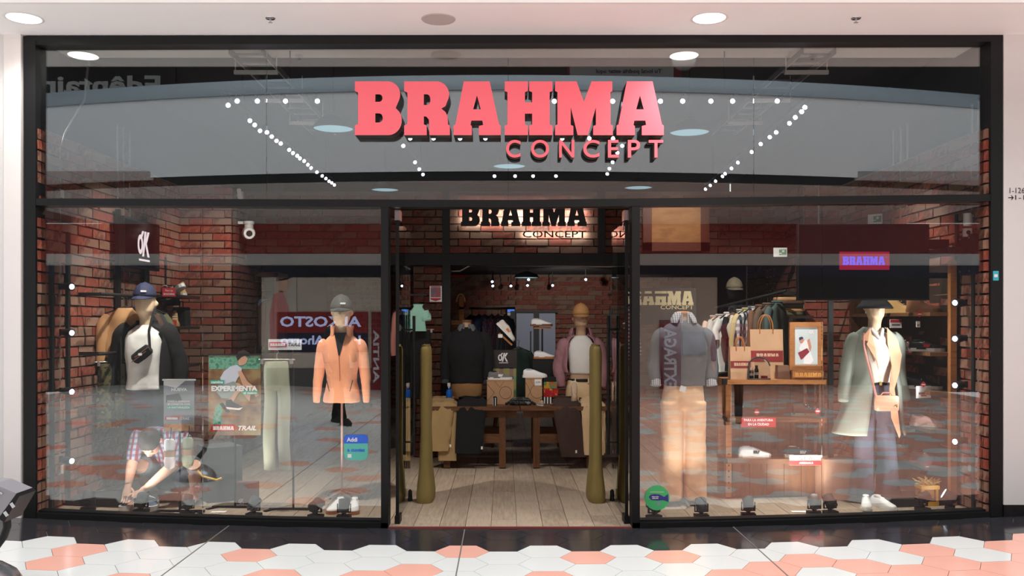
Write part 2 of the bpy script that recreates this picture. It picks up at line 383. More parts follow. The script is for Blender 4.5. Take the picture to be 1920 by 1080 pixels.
opp('dark_shop_panel', -200, 520, 490, 735, mat('opposite_dark_shop', (40, 36, 36), .7), .015)  # flat panels; the gloom of the shop interiors is put into their dark colour
opp('dark_shop_panel', 715, 520, 1195, 735, mat('opposite_dark_shop', (40, 36, 36), .7), .015)
opp('dark_shop_panel', 1345, 520, 2100, 735, mat('opposite_dark_shop', (40, 36, 36), .7), .015)
opp('shopfront_base', 500, 690, 712, 736, mat('opposite_grey_base', (92, 90, 90), .7), .03)
def otext(body, px, py, h_px, w_px, m, rot=0, parent=None, up=0, dd=.05):
    y = 2*.08-OY; k = S(y)
    o = text(body, h_px/k, m, parent, ((px-945)/k, OY+dd, EYE-(py-603)/k), (pi/2, 0, pi), .03, w_px/k, name='lettering')
    if rot: o.rotation_euler = (Matrix.Rotation(pi, 3, 'Z') @ Matrix.Rotation(pi/2, 3, 'X') @ Matrix.Rotation(rot, 3, 'Z')).to_euler()
    return o
sg = tag(opp('shop_sign', 520, 585, 690, 624, mat('alk_red', (140, 24, 30), .5), .04, None), 'wide sign across the hall, red upper band and navy lower band', 'sign')
n_ = opp('lower_band', 520, 624, 690, 660, mat('alk_navy', (26, 28, 60), .5), .04, sg)
n_ = otext('ALKOSTO', 602, 603, 20, 152, glow('sign_white', (205, 210, 255), 1.6), 0, sg)
otext('Hiper Ahorro', 602, 640, 22, 150, glow('sign_white', (205, 210, 255), 1.6), 0, sg)
bn = tag(opp('wall_banner', 1236, 600, 1276, 735, mat('banner_red', (120, 24, 34), .6), .05, None), 'tall dark red banner across the hall with pale vertical words', 'banner')
otext('EXTRAGA', 1256, 672, 24, 112, mat('banner_pale', (205, 205, 215), .6), pi/2, bn, dd=.056)
bn = tag(opp('wall_banner', 697, 585, 714, 735, mat('banner_red', (120, 24, 34), .6), .05, None), 'narrow red upright banner across the hall beside the wide shop sign', 'banner')
otext('ANTIA', 706, 668, 11, 100, mat('banner_pale', (205, 205, 215), .6), pi/2, bn, dd=.056)
tag(opp('notice_board', 1279, 622, 1322, 666, mat('notice_grey', (150, 150, 155), .6), .06, None), 'grey framed notice board across the hall beside the red banner', 'notice board').location.y = .004
wp = tag(opp('wall_poster', 500, 500, 556, 660, mat('poster_beige', (196, 188, 178), .6), .02, None), 'beige poster across the hall of a capped figure in a pink jacket', 'poster'); wp.location.y = .004
for nm, pts, m_ in (('printed_jacket', [(508, 660), (506, 590), (514, 552), (530, 545), (542, 575), (546, 660)], mat('poster_pink', (196, 130, 132), .7)), ('printed_face', [(524, 548), (522, 526), (540, 520), (546, 534), (536, 548)], mat('poster_flesh', (206, 170, 150), .7)), ('printed_cap', [(518, 528), (520, 512), (536, 508), (550, 520), (540, 524)], mat('poster_capgrey', (96, 96, 96), .7))):
    k_ = S(.16-OY); q = MB(); q.prism([((px-945)/k_, EYE-(py-603)/k_) for px, py in pts], OY+.026, OY+.028); q.build(nm, m_, wp)
us = tag(opp('upper_sign', 1063, 124, 1277, 157, mat('banner_red2', (130, 28, 34), .6), .05, None), 'red upper floor hoarding with a pale rounded panel and small words', 'sign')
opp('pale_panel', 1068, 124, 1262, 148, mat('panel_pale', (200, 198, 196), .6), .06, us)
otext('Tu local podría estar aquí', 1178, 136, 10, 124, M_blackm, 0, us, dd=.066)
us = tag(opp('upper_sign', 60, 126, 330, 190, mat('upper_sign_black', (30, 28, 30), .5), .05, None), 'black upper floor shop fascia with pale lettering', 'sign')
otext('Edêntain', 190, 160, 34, 225, mat('upper_pale', (200, 200, 200), .5), 0, us, dd=.056)
M_dl = glow('downlight_white', (255, 246, 236), 9)
def downlight(label, x, y, z=3.765, r=.115, m=M_dl, cat='ceiling light', on=True, g='mall ceiling downlights'):
    t = thing('ceiling_downlight', label, cat, (x, y, z), 0, g)
    q = MB(); q.lathe([(r, -.001), (r+.012, -.006), (r+.02, -.001)], 24); q.build('trim_ring', M_whitep, t)
    q = MB(); q.lathe([(.0005, -.003), (r, -.003)], 24); q.build('diffuser', m, t); return t
downlight('round lit downlight above the left end of the shopfront', PX(45, -.38), -.38)
downlight('round lit downlight above the right half of the sign', PX(1330, -.38), -.38)
t = thing('ceiling_speaker', 'round pale unlit speaker grille in the white soffit', 'speaker', (PX(822, -.36), -.36, 3.765))
q = MB(); q.lathe([(.0005, -.004), (.105, -.004), (.12, -.006), (.125, 0)], 28); q.build('grille', mat('grille_grey', (196, 190, 184), .6), t)
for px, lab in ((507, 'small chrome sprinkler head in the soffit on the left'), (1605, 'small chrome sprinkler head in the soffit on the right')):
    t = thing('sprinkler', lab, 'sprinkler', (PX(px, -.38), -.38, 3.765), 0)
    q = MB(); q.lathe([(.0005, -.006), (.032, -.006), (.036, 0)], 14); q.build('rosette', M_chrome, t)
    q = MB(); q.cyl((0, 0, -.006), (0, 0, -.03), .008); q.box((0, 0, -.032), (.03, .012, .004)); q.build('deflector', M_chrome, t)
for x, px in ((PX(45, -.38), 0), (PX(1330, -.38), 0)): spot('hall_beam', (x, -.38, 3.74), (x, -.38, 0), 65 if x < -2 else 150, 150, .9, (1, .97, .93), .1)
for x in (-7.2, -4.2, 5.6): spot('hall_beam', (x, -9.5, 3.72), (x, -9.5, 0), 420, 150, .9, (1, .98, .95), .1)
for x in (-1.2, 2.2): spot('hall_beam', (x, -8.6, 3.72), (x, -8.6, 0), 420, 150, .9, (1, .98, .95), .1)  # lamps added without fixtures, brightening the hall floor and the soffit by bounce
for x in (-7.2, -4.2, 5.6):
    downlight('round downlight in the soffit across the hall, mirrored '+('far left' if x < -6 else 'left of the peach jacket' if x < 0 else 'at the right'), x, -9.5, 3.76, .13, g='downlights across the hall')
# ------------------------------------------------------------------ shop shell
XL, XR = -3.62, 3.75
GY = .08
# interior floor
fi = struct(D.objects.new('floor_shop', None)); COL.objects.link(fi)
sub = MB(); sub.add([(x, y, zf(x)-.008) for x in xs if abs(x) < 3.7 for y in (0.0, 11)], [(2*i, 2*i+2, 2*i+3, 2*i+1) for i in range(len([x for x in xs if abs(x) < 3.7])-1)])
sub.build('subfloor', mat('subfloor', (118, 102, 88), .9), fi)
q = MB(); q.box((0, 0, 0), (.196, 1.0, .012)); PM = q.mesh('plank', M_plank); rest = MB(); np_ = 0
for i in range(-18, 19):
    x = .2*i; off = R.random()*1.0
    y = .02
    first = True
    while y < 10.5:
        ln = (off+.25 if first else 1.2); first = False
        c = y+ln/2; sl = 2*.088*x/3.69**2
        if y < 3.2 and abs(x) < 3.62 and np_ < 290:
            o = link('plank', PM, fi, (x, c, zf(x))); o.scale = (1, ln-.003, 1); o.rotation_euler = (0, -math.atan(sl), 0); np_ += 1
        else: rest.box((x, c, zf(x)), (.196, ln-.003, .012))
        y += ln
stuff(rest.build('plank_field', M_plank, fi))
sbox('ceiling_shop', (-3.8, .1, 3.86), (3.9, 8.1, 3.95), mat('shop_black_ceiling', (26, 26, 28), .8))
sbox('ceiling_back_room', (-3.8, 3.7, 2.42), (3.9, 11, 2.5), mat('shop_black_ceiling', (26, 26, 28), .8))
# brickwork
def brick_mesh(L, H, dd=.055): q = MB(); q.box((0, 0, 0), (L, dd, H), jit=.004); return q.mesh('brick', M_brick)
CO, BL, GAP = .085, .262, .013
BV = [brick_mesh(BL-GAP, CO-GAP) for _ in range(7)]; HV = [brick_mesh(BL/2-GAP, CO-GAP) for _ in range(4)]
def vm(vs, m): return [v.copy() for v in vs]
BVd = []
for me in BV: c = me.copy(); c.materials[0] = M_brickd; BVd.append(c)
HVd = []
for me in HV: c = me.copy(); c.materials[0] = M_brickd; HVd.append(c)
def brickwall(name, p0, ang, W, z0, z1, limit=300, key=None, dark=False, back=True, thick=.12):
    """wall running W metres from p0 in direction ang; its face looks to the right-hand side of that direction (-90 deg)"""
    u = Vector((cos(ang), sin(ang), 0)); nrm = Vector((sin(ang), -cos(ang), 0)); p0 = Vector((p0[0], p0[1], 0))
    q = MB(); c = p0+u*W/2-nrm*(thick/2); q.box((c.x, c.y, (z0+z1)/2), (W, thick, z1-z0), Matrix.Rotation(ang, 3, 'Z'))
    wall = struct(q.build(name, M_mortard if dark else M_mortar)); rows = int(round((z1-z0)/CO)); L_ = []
    for r in range(rows):
        z = z0+CO*(r+.5)
        if z+CO/2 > z1+.02: continue
        x = -BL/2 if r % 2 else 0.
        while x < W-.02:
            a, e = max(0, x), min(W, x+BL)
            if e-a > .05: L_.append((a, e, z))
            x += BL
    if key: L_.sort(key=key)
    rest = MB(); nb = 0
    for n_, (a, e, z) in enumerate(L_):
        ln = e-a; c = p0+u*((a+e)/2)+nrm*(.012+R.uniform(-.004, .006))
        if n_ < limit:
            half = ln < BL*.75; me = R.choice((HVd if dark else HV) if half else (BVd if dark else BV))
            o = link('brick', me, wall, (c.x, c.y, z), ang); base = (BL/2-GAP) if half else BL-GAP
            if abs(ln-GAP-base) > .004: o.scale = ((ln-GAP)/base, 1, 1)
        else: rest.box((c.x, c.y, z), (ln-GAP, .055, CO-GAP), Matrix.Rotation(ang, 3, 'Z')); nb += 1
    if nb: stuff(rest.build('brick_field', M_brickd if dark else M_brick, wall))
    return wall
ZB = 3.085
wall_l = brickwall('wall_shop_left', (XL, .02), pi/2, 3.1, 0, ZB, key=lambda t: t[0] > 1.9 or (t[2] < 1.1 and t[0] > .5))
PLX = -3.02
brickwall('wall_pilaster_left', (XL, 3.12), 0, PLX-XL, 0, ZB)
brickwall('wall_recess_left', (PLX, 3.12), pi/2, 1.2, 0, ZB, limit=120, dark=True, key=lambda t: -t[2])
wall_r = brickwall('wall_shop_right', (XR, 3.12), -pi/2, 3.1, 0, ZB, key=lambda t: t[0] < 1.2 or (t[2] < 1.1 and t[0] < 2.6))
PRX = 3.33
brickwall('wall_pilaster_right', (PRX, 3.12), 0, XR-PRX, 0, ZB)
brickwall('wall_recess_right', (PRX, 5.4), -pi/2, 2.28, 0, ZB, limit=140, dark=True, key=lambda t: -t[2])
sbox('wall_upper_left', (XL-.1, .12, ZB), (XL, 8, 3.9), M_blackm); sbox('wall_upper_right', (XR, .12, ZB), (XR+.1, 8, 3.9), M_blackm)
# portal between display area and back room
PY = 3.6
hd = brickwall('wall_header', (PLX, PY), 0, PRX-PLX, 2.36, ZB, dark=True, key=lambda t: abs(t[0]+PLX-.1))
sbox('wall_header_upper', (PLX-.6, 8, 2.5), (PRX+.4, 8.1, 3.95), M_blackm)
sbox('beam', (PLX, PY-.05, 2.225), (PRX, PY+.12, 2.36), M_black)
for px in (837, 1127): sbox('column', (PX(px-7, PY), PY-.06, 2.36), (PX(px+7, PY), PY-.02, ZB), M_black)
sbox('column', (PX(830, PY), PY-.06, 0), (PX(845, PY), PY+.1, 2.225), M_black)
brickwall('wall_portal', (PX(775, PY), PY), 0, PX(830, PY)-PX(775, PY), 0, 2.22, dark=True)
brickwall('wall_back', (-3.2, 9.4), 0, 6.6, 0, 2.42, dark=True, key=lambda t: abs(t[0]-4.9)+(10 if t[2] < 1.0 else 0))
sbox('wall_back_left', (-3.3, 4.3, 0), (-3.2, 9.4, 2.42), M_blackm); sbox('wall_back_right', (3.4, 5.4, 0), (3.5, 9.4, 2.42), M_blackm)
# ------------------------------------------------------------------ shopfront frame and panes
def bar(name, poly_pts, y0, y1, m=M_black, parent=None):
    q = MB(); q.prism(poly_pts, y0, y1); o = q.build(name, m, parent); return o if parent else struct(o)
X0, X1 = -3.675, 3.815
def fz(px, py): return (PX(px, 0), PZ(py, 0))
w1 = struct(D.objects.new('window_1', None)); COL.objects.link(w1)
zt = 3.765
bar('frame', [fz(44, 68), fz(1881, 62), fz(1881, 78), fz(44, 84)], 0, .14, parent=w1)
bar('frame', [(X0, zf(X0)), (X0+.09, zf(X0)), (X0+.09, 3.72), (X0, 3.72)], -.005, .14, parent=w1)
bar('frame', [(X1-.09, zf(X1)), (X1, zf(X1)), (X1, 3.72), (X1-.09, 3.72)], -.005, .14, parent=w1)
bar('transom', [fz(66, 372), fz(960, 375), fz(1866, 364), fz(1866, 377), fz(960, 389), fz(66, 385)], -.002, .12, parent=w1)
def pane(px0, px1, z0, z1, parent, name='pane'):
    q = MB(); g_ = .0015; q.span((PX(px0, GY)+g_, GY-.005, z0), (PX(px1, GY)-g_, GY+.005, z1)); return q.build(name, M_glass, parent)
for a, c in ((62, 500), (500, 953), (953, 1413), (1413, 1868)): pane(a, c, 2.48, 3.73, w1)
w2 = struct(D.objects.new('window_2', None)); COL.objects.link(w2)
w3 = struct(D.objects.new('window_3', None)); COL.objects.link(w3)
for a, c in ((62, 380), (380, 722)): pane(a, c, .03, 2.47, w2)
for a, c in ((1192, 1541), (1541, 1868)): pane(a, c, .03, 2.47, w3)
def rail(xa, xb, par):
    q = MB(); n = 10; pts = [xa+(xb-xa)*i/n for i in range(n+1)]
    q.prism([(x, zf(x)-.005) for x in pts]+[(x, zf(x)+.04) for x in pts[::-1]], 0, .13)
    q.prism([(x, zf(x)+.04) for x in pts]+[(x, zf(x)+.055) for x in pts[::-1]], .03, .12); q.build('sill_rail', M_black, par)
rail(X0+.09, -.89, w2); rail(.985, X1-.09, w3)
bar('door_post', [(-.942, -.02), (-.886, -.02), (-.886, 2.46), (-.942, 2.46)], 0, .14, parent=w2)
bar('door_post', [(.98, -.02), (1.04, -.02), (1.04, 2.46), (.98, 2.46)], 0, .14, parent=w3)
sbox('trim_threshold', (-.886, .0, -.02), (.98, .03, -.004), mat('red_threshold', (120, 60, 56), .5))
# glass door leaves standing open into the shop
def leaf(nm, x, sgn):
    d = D.objects.new(nm, None); COL.objects.link(d); struct(d); d.location = (x, .14, 0)
    q = MB(); q.span((-.005, .0, .01), (.005, .93, 2.36)); q.build('pane', M_glass, d)
    q = MB(); q.span((-.012, -.012, .0), (.012, .012, 2.42)); q.build('edge_strip', M_black, d)
    q = MB(); q.span((-.02, -.02, -.018), (.02, .12, .055)); q.build('pivot', M_black, d)
    q = MB(); q.span((-.02, -.02, 2.36), (.02, .12, 2.44)); q.build('top_patch', M_chrome, d)
    q = MB(); q.span((-.014, .86, -.016), (.014, .92, .03)); q.lathe([(.0005, .1), (.022, .08), (.024, .02), (.03, -.015)], 12, (0, .9, 0)); q.build('floor_stop', M_blackm, d)
    for s_ in (-1, 1):
        q = MB(); xx = s_*.047
        q.tube([(xx, .82, .41), (xx, .82, 1.62)], .0135, 10)
        for z in (.52, 1.5): q.cyl((0, .82, z), (xx, .82, z), .008, n=8)
        q.build('handle', M_black, d)
    return d
leaf('door_1', -.832, 1); leaf('door_2', .957, -1)
# ------------------------------------------------------------------ letters of the two big signs
def arc(cx, cy, rx, ry, a0, a1, n=10): return [(cx+rx*cos(radians(a0+(a1-a0)*i/n)), cy+ry*sin(radians(a0+(a1-a0)*i/n))) for i in range(n+1)]
GL = {
 'B': (.874, [[(0, 0), (.60, 0)]+arc(.62, .275, .254, .275, -90, 35, 9)+[(.76, .505)]+arc(.61, .755, .235, .245, -28, 90, 9)+[(0, 1), (0, .82), (.06, .79), (.06, .21), (0, .18)],
       [(.38, .62)]+arc(.46, .69, .055, .07, -90, 90, 5)+[(.38, .76)], [(.38, .235)]+arc(.46, .32, .06, .085, -90, 90, 5)+[(.38, .405)]]),
 'R': (.85, [[(0, 0), (.42, 0), (.42, .18), (.365, .2), (.365, .35), (.41, .345), (.46, .29), (.47, 0), (.85, 0), (.85, .18), (.815, .2)]+[(.81, .33), (.77, .43), (.69, .495), (.77, .54)]+arc(.60, .755, .235, .245, -32, 90, 9)+[(0, 1), (0, .82), (.06, .79), (.06, .21), (0, .18)],
       [(.365, .56)]+arc(.43, .66, .06, .1, -90, 90, 5)+[(.365, .76)]]),
 'A': (.878, [[(0, 0), (.34, 0), (.34, .17), (.315, .19), (.33, .27), (.535, .27), (.55, .19), (.47, .17), (.47, 0), (.878, 0), (.878, .18), (.845, .2), (.67, 1), (.19, 1), (.035, .2), (0, .18)],
       [(.365, .48), (.505, .48), (.435, .74)]]),
 'H': (.889, [[(0, 0), (.43, 0), (.43, .18), (.375, .2), (.375, .40), (.51, .40), (.51, .2), (.455, .18), (.455, 0), (.889, 0), (.889, .18), (.835, .2), (.835, .8), (.889, .82), (.889, 1), (.455, 1), (.455, .82), (.51, .8), (.51, .61), (.375, .61), (.375, .8), (.43, .82), (.43, 1), (0, 1), (0, .82), (.05, .8), (.05, .2), (0, .18)]]),
 'M': (1.074, [[(0, 0), (.34, 0), (.34, .17), (.29, .19), (.29, .52), (.42, 0), (.61, 0), (.76, .52), (.76, .19), (.71, .17), (.71, 0), (1.074, 0), (1.074, .18), (1.03, .2), (1.03, .8), (1.064, .82), (1.064, 1), (.68, 1), (.535, .62), (.40, 1), (0, 1), (0, .82), (.045, .8), (.045, .2), (0, .18)]])}
GX = {'B': 0, 'R': .918, 'A': 1.837, 'H': 2.789, 'M': 3.726, 'A2': 4.870}
def brahma(parent, x, y, z, h, mats, ex, name='letter', kx=1.0, rot=(pi/2, 0, 0), only=None):
    for ch in ('B', 'R', 'A', 'H', 'M', 'A2'):
        if only and ch not in only: continue
        W_, spl = GL[ch[0]]
        spl = [[((p[0]+GX[ch])*h*kx, p[1]*h) for p in s_] for s_ in spl]
        curve_mesh(name, spl, ex, mats, parent, (x, y, z), rot)
def brahma_flat(parent, x0, x1, y, z, m, h=None, rot=(pi/2, 0, 0), ex=.0008, name='lettering'):   # small printed word as one mesh
    W_ = 5.744; hh = h or (x1-x0)/W_; kx = (x1-x0)/(W_*hh); allp = []
    for ch in ('B', 'R', 'A', 'H', 'M', 'A2'):
        for s_ in GL[ch[0]][1]: allp.append([((p[0]+GX[ch])*hh*kx, p[1]*hh) for p in s_])
    return curve_mesh(name, allp, ex, m, parent, (x0, y, z), rot)
M_signf = mat('coral_red_acrylic', (255, 108, 120), .12, spec=.5, emit=.22); M_signs = mat('sign_return_black', (18, 16, 17), .4)
sy = .01; h = 100/S(0); bx = PX(667.5, 0)
sign = thing('shop_sign', 'large coral red dimensional store name letters fixed high on the glass', 'sign', (bx, sy, PZ(256, 0)))
brahma(sign, 0, 0, 0, h, [M_signf, M_signs], .062)
for ch, pa, pc in (('C', 949, 976), ('O', 995.5, 1029), ('N', 1048, 1076), ('C', 1093, 1123), ('E', 1139, 1159), ('P', 1176, 1199), ('T', 1215, 1242)):
    cu = D.curves.new('t', 'FONT'); cu.body = ch; cu.size = 1; cu.offset = .012; cu.extrude = .08; cu.align_x = 'CENTER'
    o = curve_to('letter', cu, [M_signf, M_signs], sign, (0, 0, 0), (pi/2, 0, 0)); me = o.data
    vx = [v.co.x for v in me.vertices]; vy = [v.co.y for v in me.vertices]; hh = 33/S(0); ww = (pc-pa)/S(0)
    for v in me.vertices:
        v.co.x = (v.co.x-min(vx))/(max(vx)-min(vx))*ww; v.co.y = (v.co.y-min(vy))/(max(vy)-min(vy))*hh; v.co.z = math.copysign(.045, v.co.z)
    o.location = (PX(pa, 0)-bx, .0, PZ(297, 0)-PZ(256, 0))
# back-lit sign on the brick header
yb = PY-.115; kb = S(yb)
s2 = thing('backlit_sign', 'black backlit store name letters on dark brick above the inner doorway', 'sign', (PX(864, yb), yb, PZ(424, yb)))
brahma(s2, 0, 0, 0, 41/kb, mat('sign_black', (16, 15, 16), .35), .02)
for k_ in range(6): q = MB(); q.cyl((.12+.9*k_*.235, 0, .03), (.12+.9*k_*.235, .08, .03), .008, n=8); q.build('standoff', M_blackm, s2)
o = text('CONCEPT', 13/kb, mat('sign_black', (16, 15, 16), .35), s2, (PX(1040, yb)-PX(864, yb), .03, PZ(438.5, yb)-PZ(424, yb)), bold=.01, width=120/kb, extrude=.004, name='letter')
area('sign_halo', (PX(982, yb), yb+.024, PZ(404, yb)), 232/kb, 24, (1, .93, .84), (pi/2, 0, 0), 32/kb); area('sign_halo', (PX(1040, yb), yb+.034, PZ(438, yb)), 122/kb, 4.5, (1, .93, .84), (pi/2, 0, 0), 8/kb)
# ------------------------------------------------------------------ builders for goods and figures
def at(px, py, y): return (PX(px, y), y, PZ(py, y))
M_skin = mat('mannequin_beige', (232, 202, 168), .45)
M_skin2 = mat('mannequin_brown', (196, 160, 130), .5)
M_blk = mat('black_fabric', (24, 24, 26), .95, var=.15, scale=9)
M_navy = mat('navy_fabric', (30, 34, 58), .9, var=.12, scale=9)
M_offw = mat('white_jersey', (232, 228, 222), .9, var=.03, scale=6)
M_kraft = mat('kraft_card', (190, 148, 112), .85, var=.05, scale=14)
M_redp = mat('red_print', (196, 40, 48), .6)
M_whit = mat('white_print', (240, 238, 236), .6)
M_oak = ramp_mat('honey_oak', [(.2, (140, 88, 50)), (.5, (178, 120, 74)), (.8, (152, 98, 58))], .5, 'noise', 5, (1.2, 9, 9), .1)
def ok_mark(parent, c, h, m, rot=(pi/2, 0, 0), bar=True, name='mark'):
    """ring joined to a slanted letter, over a small bar"""
    k = h; P = []
    P.append([(-.30*k+.20*k*cos(a), .30*k*sin(a)) for a in [2*pi*i/20 for i in range(20)]])
    P.append([(-.30*k+.09*k*cos(a), .17*k*sin(a)) for a in [2*pi*i/20 for i in range(20)]])
    o = curve_mesh(name, P, .0006, m, parent, c, rot)
    q = MB()
    for poly in ([(-.30, .22), (-.16, .42), (-.02, .42), (-.16, .22)], [(-.16, -.36), (-.03, -.36), (.16, .42), (.02, .42)], [(.02, .02), (.24, .42), (.40, .42), (.16, .0)], [(.05, .06), (.16, .1), (.40, -.36), (.25, -.36)]):
        q.prism([(a*k, b*k) for a, b in poly], -.0006, .0006, 'z')
    if bar: q.prism([(-.4*k, -.5*k), (.42*k, -.5*k), (.42*k, -.44*k), (-.4*k, -.44*k)], -.0006, .0006, 'z')
    stuff(q.build(name, m, o))
    return o
def garment(parent, name, m, lofts, tubes=(), wr=.006, voxel=.011, size=.09, smooth=6):
    b = MB()
    for rg in lofts: b.loft([oval(r[0], r[1], r[2], r[3], r[4], 28, pw=2.3) for r in cr(rg, 4)])
    for pts in tubes:
        q = cr([tuple(p) for p in pts], 4); b.tube([p[:3] for p in q], [p[3] for p in q], 16)
    return cloth_mods(b.build(name, m, parent), voxel, smooth, wr, size)
def shell(parent, name, m, rings, a0, a1, wr=.006, thick=.006, n=40, size=.09):
    b = MB(); rg = cr(rings, 5)
    b.loft([oval(r[0], r[1], r[2], r[3], r[4], n, radians(a0+(r[5] if len(r) > 5 else 0)), radians(a1-(r[6] if len(r) > 6 else r[5] if len(r) > 5 else 0)), 2.3, False) for r in rg], cap=False, closed=False)
    o = b.build(name, m, parent); s_ = o.modifiers.new('t', 'SOLIDIFY'); s_.thickness = thick; s_.offset = 0
    return cloth_mods(o, 0, 0, wr, size)
def arm(sx, w=.185, top=1.415, wr=(.275, -.05, .93), el=(.27, .02, 1.15), r=(.074, .064, .052, .042), flare=1):
    return [(sx*w*.75, 0, top+.01, r[0]*.95), (sx*w, 0, top-.02, r[0]), (sx*(w+el[0])/2, el[1]/2, (top+el[2])/2, r[1]), (sx*el[0], el[1], el[2], r[2]), (sx*wr[0], wr[1], wr[2], r[3]*flare)]
def torso_rings(hem=.95, s=1.0, hips=.18, depth=1.0, chest=.2, neck=1.5, waist=.168):
    return [(0, 0, hem, hips*s, .12*depth), (0, 0, hem+.12, waist*s, .112*depth), (0, -.005, 1.26, chest*s, .128*depth), (0, 0, 1.36, chest*s*1.02, .125*depth), (0, 0, 1.43, chest*s*.9, .1*depth), (0, .005, 1.47, .125*s, .08), (0, .01, neck, .07, .065)]
def head(parent, m, z0=1.46, lean=-.0, name='head', s=1.0):
    rg = [(0, .01, z0, .062, .06), (0, .005, z0+.07, .056, .056), (0, -.012, z0+.12, .058, .07), (0, -.02, z0+.15, .07, .088), (0, -.01, z0+.21, .08, .1), (0, .0, z0+.28, .08, .1), (0, .005, z0+.34, .06, .075), (0, .005, z0+.365, .02, .03)]
    b = MB(); b.loft([oval(r[0]*s, r[1]*s+lean*(r[2]-z0), r[2], r[3]*s, r[4]*s, 24) for r in cr(rg, 4)])
    b.tube([(0, -.098*s, z0+.235), (0, -.112*s, z0+.2), (0, -.1*s, z0+.185)], [.008, .014, .008], 8)
    for sx in (-1, 1): b.tube([(sx*.08*s, .015, z0+.235), (sx*.088*s, .02, z0+.215), (sx*.079*s, .012, z0+.19)], [.012, .016, .009], 8)
    return cloth_mods(b.build(name, m, parent), .008, 3, 0)
def cap(parent, m, z, lean=0, logo=None, brim=-1, tilt=0, s=1.0):
    b = MB(); b.lathe([(.0955*s*cos(a), .125*s*sin(a)) for a in [i*pi/2/8 for i in range(9)]][:8]+[(.004, .125*s)], 26)
    for v in range(len(b.v)): b.v[v] = (b.v[v][0], b.v[v][1]*1.13, b.v[v][2])
    b.lathe([(.002, .13*s), (.009, .128*s), (.011, .124*s)], 8)
    o = b.build('crown', m, parent, (0, lean, z)); sd = o.modifiers.new('t', 'SOLIDIFY'); sd.thickness = .004
    q = MB(); top = []; 
    for k in range(13):
        a = pi+pi*k/12; top.append((.092*s*cos(a), .1*s*sin(a), .006-.012*abs(cos(a))))
    out = [(x*.98, y*1.0-.085*s*abs(sin(pi+pi*k/12))**.8, zz-.028*abs(sin(pi*k/12))-.004) for k, (x, y, zz) in enumerate(top)]
    q.add(top+out, [(i, i+1, 14+i, 13+i) for i in range(12)], True); br = q.build('brim', m, parent, (0, lean, z+.004)); sd = br.modifiers.new('t', 'SOLIDIFY'); sd.thickness = .005
    if logo:
        q = MB(); q.box((.03*s, -.104*s, .045), (.045, .006, .014), Matrix.Rotation(.25, 3, 'Z')); q.build('badge', logo, o)
    return o
def legs(parent, name, m, top=.97, bot=.06, hips=.172, leg=(.095, .075, .07), gap=.088, flare=1.0, wr=.007, splay=0.02, depth=.12, crotch=.78, size=.08, voxel=.011):
    L_ = [[(0, 0, top, hips*.9, depth*.88), (0, .0, top-.1, hips, depth), (0, 0, crotch+.03, hips*.98, depth*.95), (0, 0, crotch, hips*.9, depth*.8)]]
    for sx in (-1, 1):
        L_.append([(sx*(gap), 0, crotch+.06, leg[0], leg[0]*1.12), (sx*(gap+splay*.3), -.005, crotch-.2, leg[0]*.92, leg[0]*1.0), (sx*(gap+splay*.6), -.01, (crotch+bot)/2-.05, leg[1], leg[1]*1.05), (sx*(gap+splay), .005, bot, leg[2]*flare, leg[2]*1.2*flare)])
    return garment(parent, name, m, L_, wr=wr, size=size, voxel=voxel)
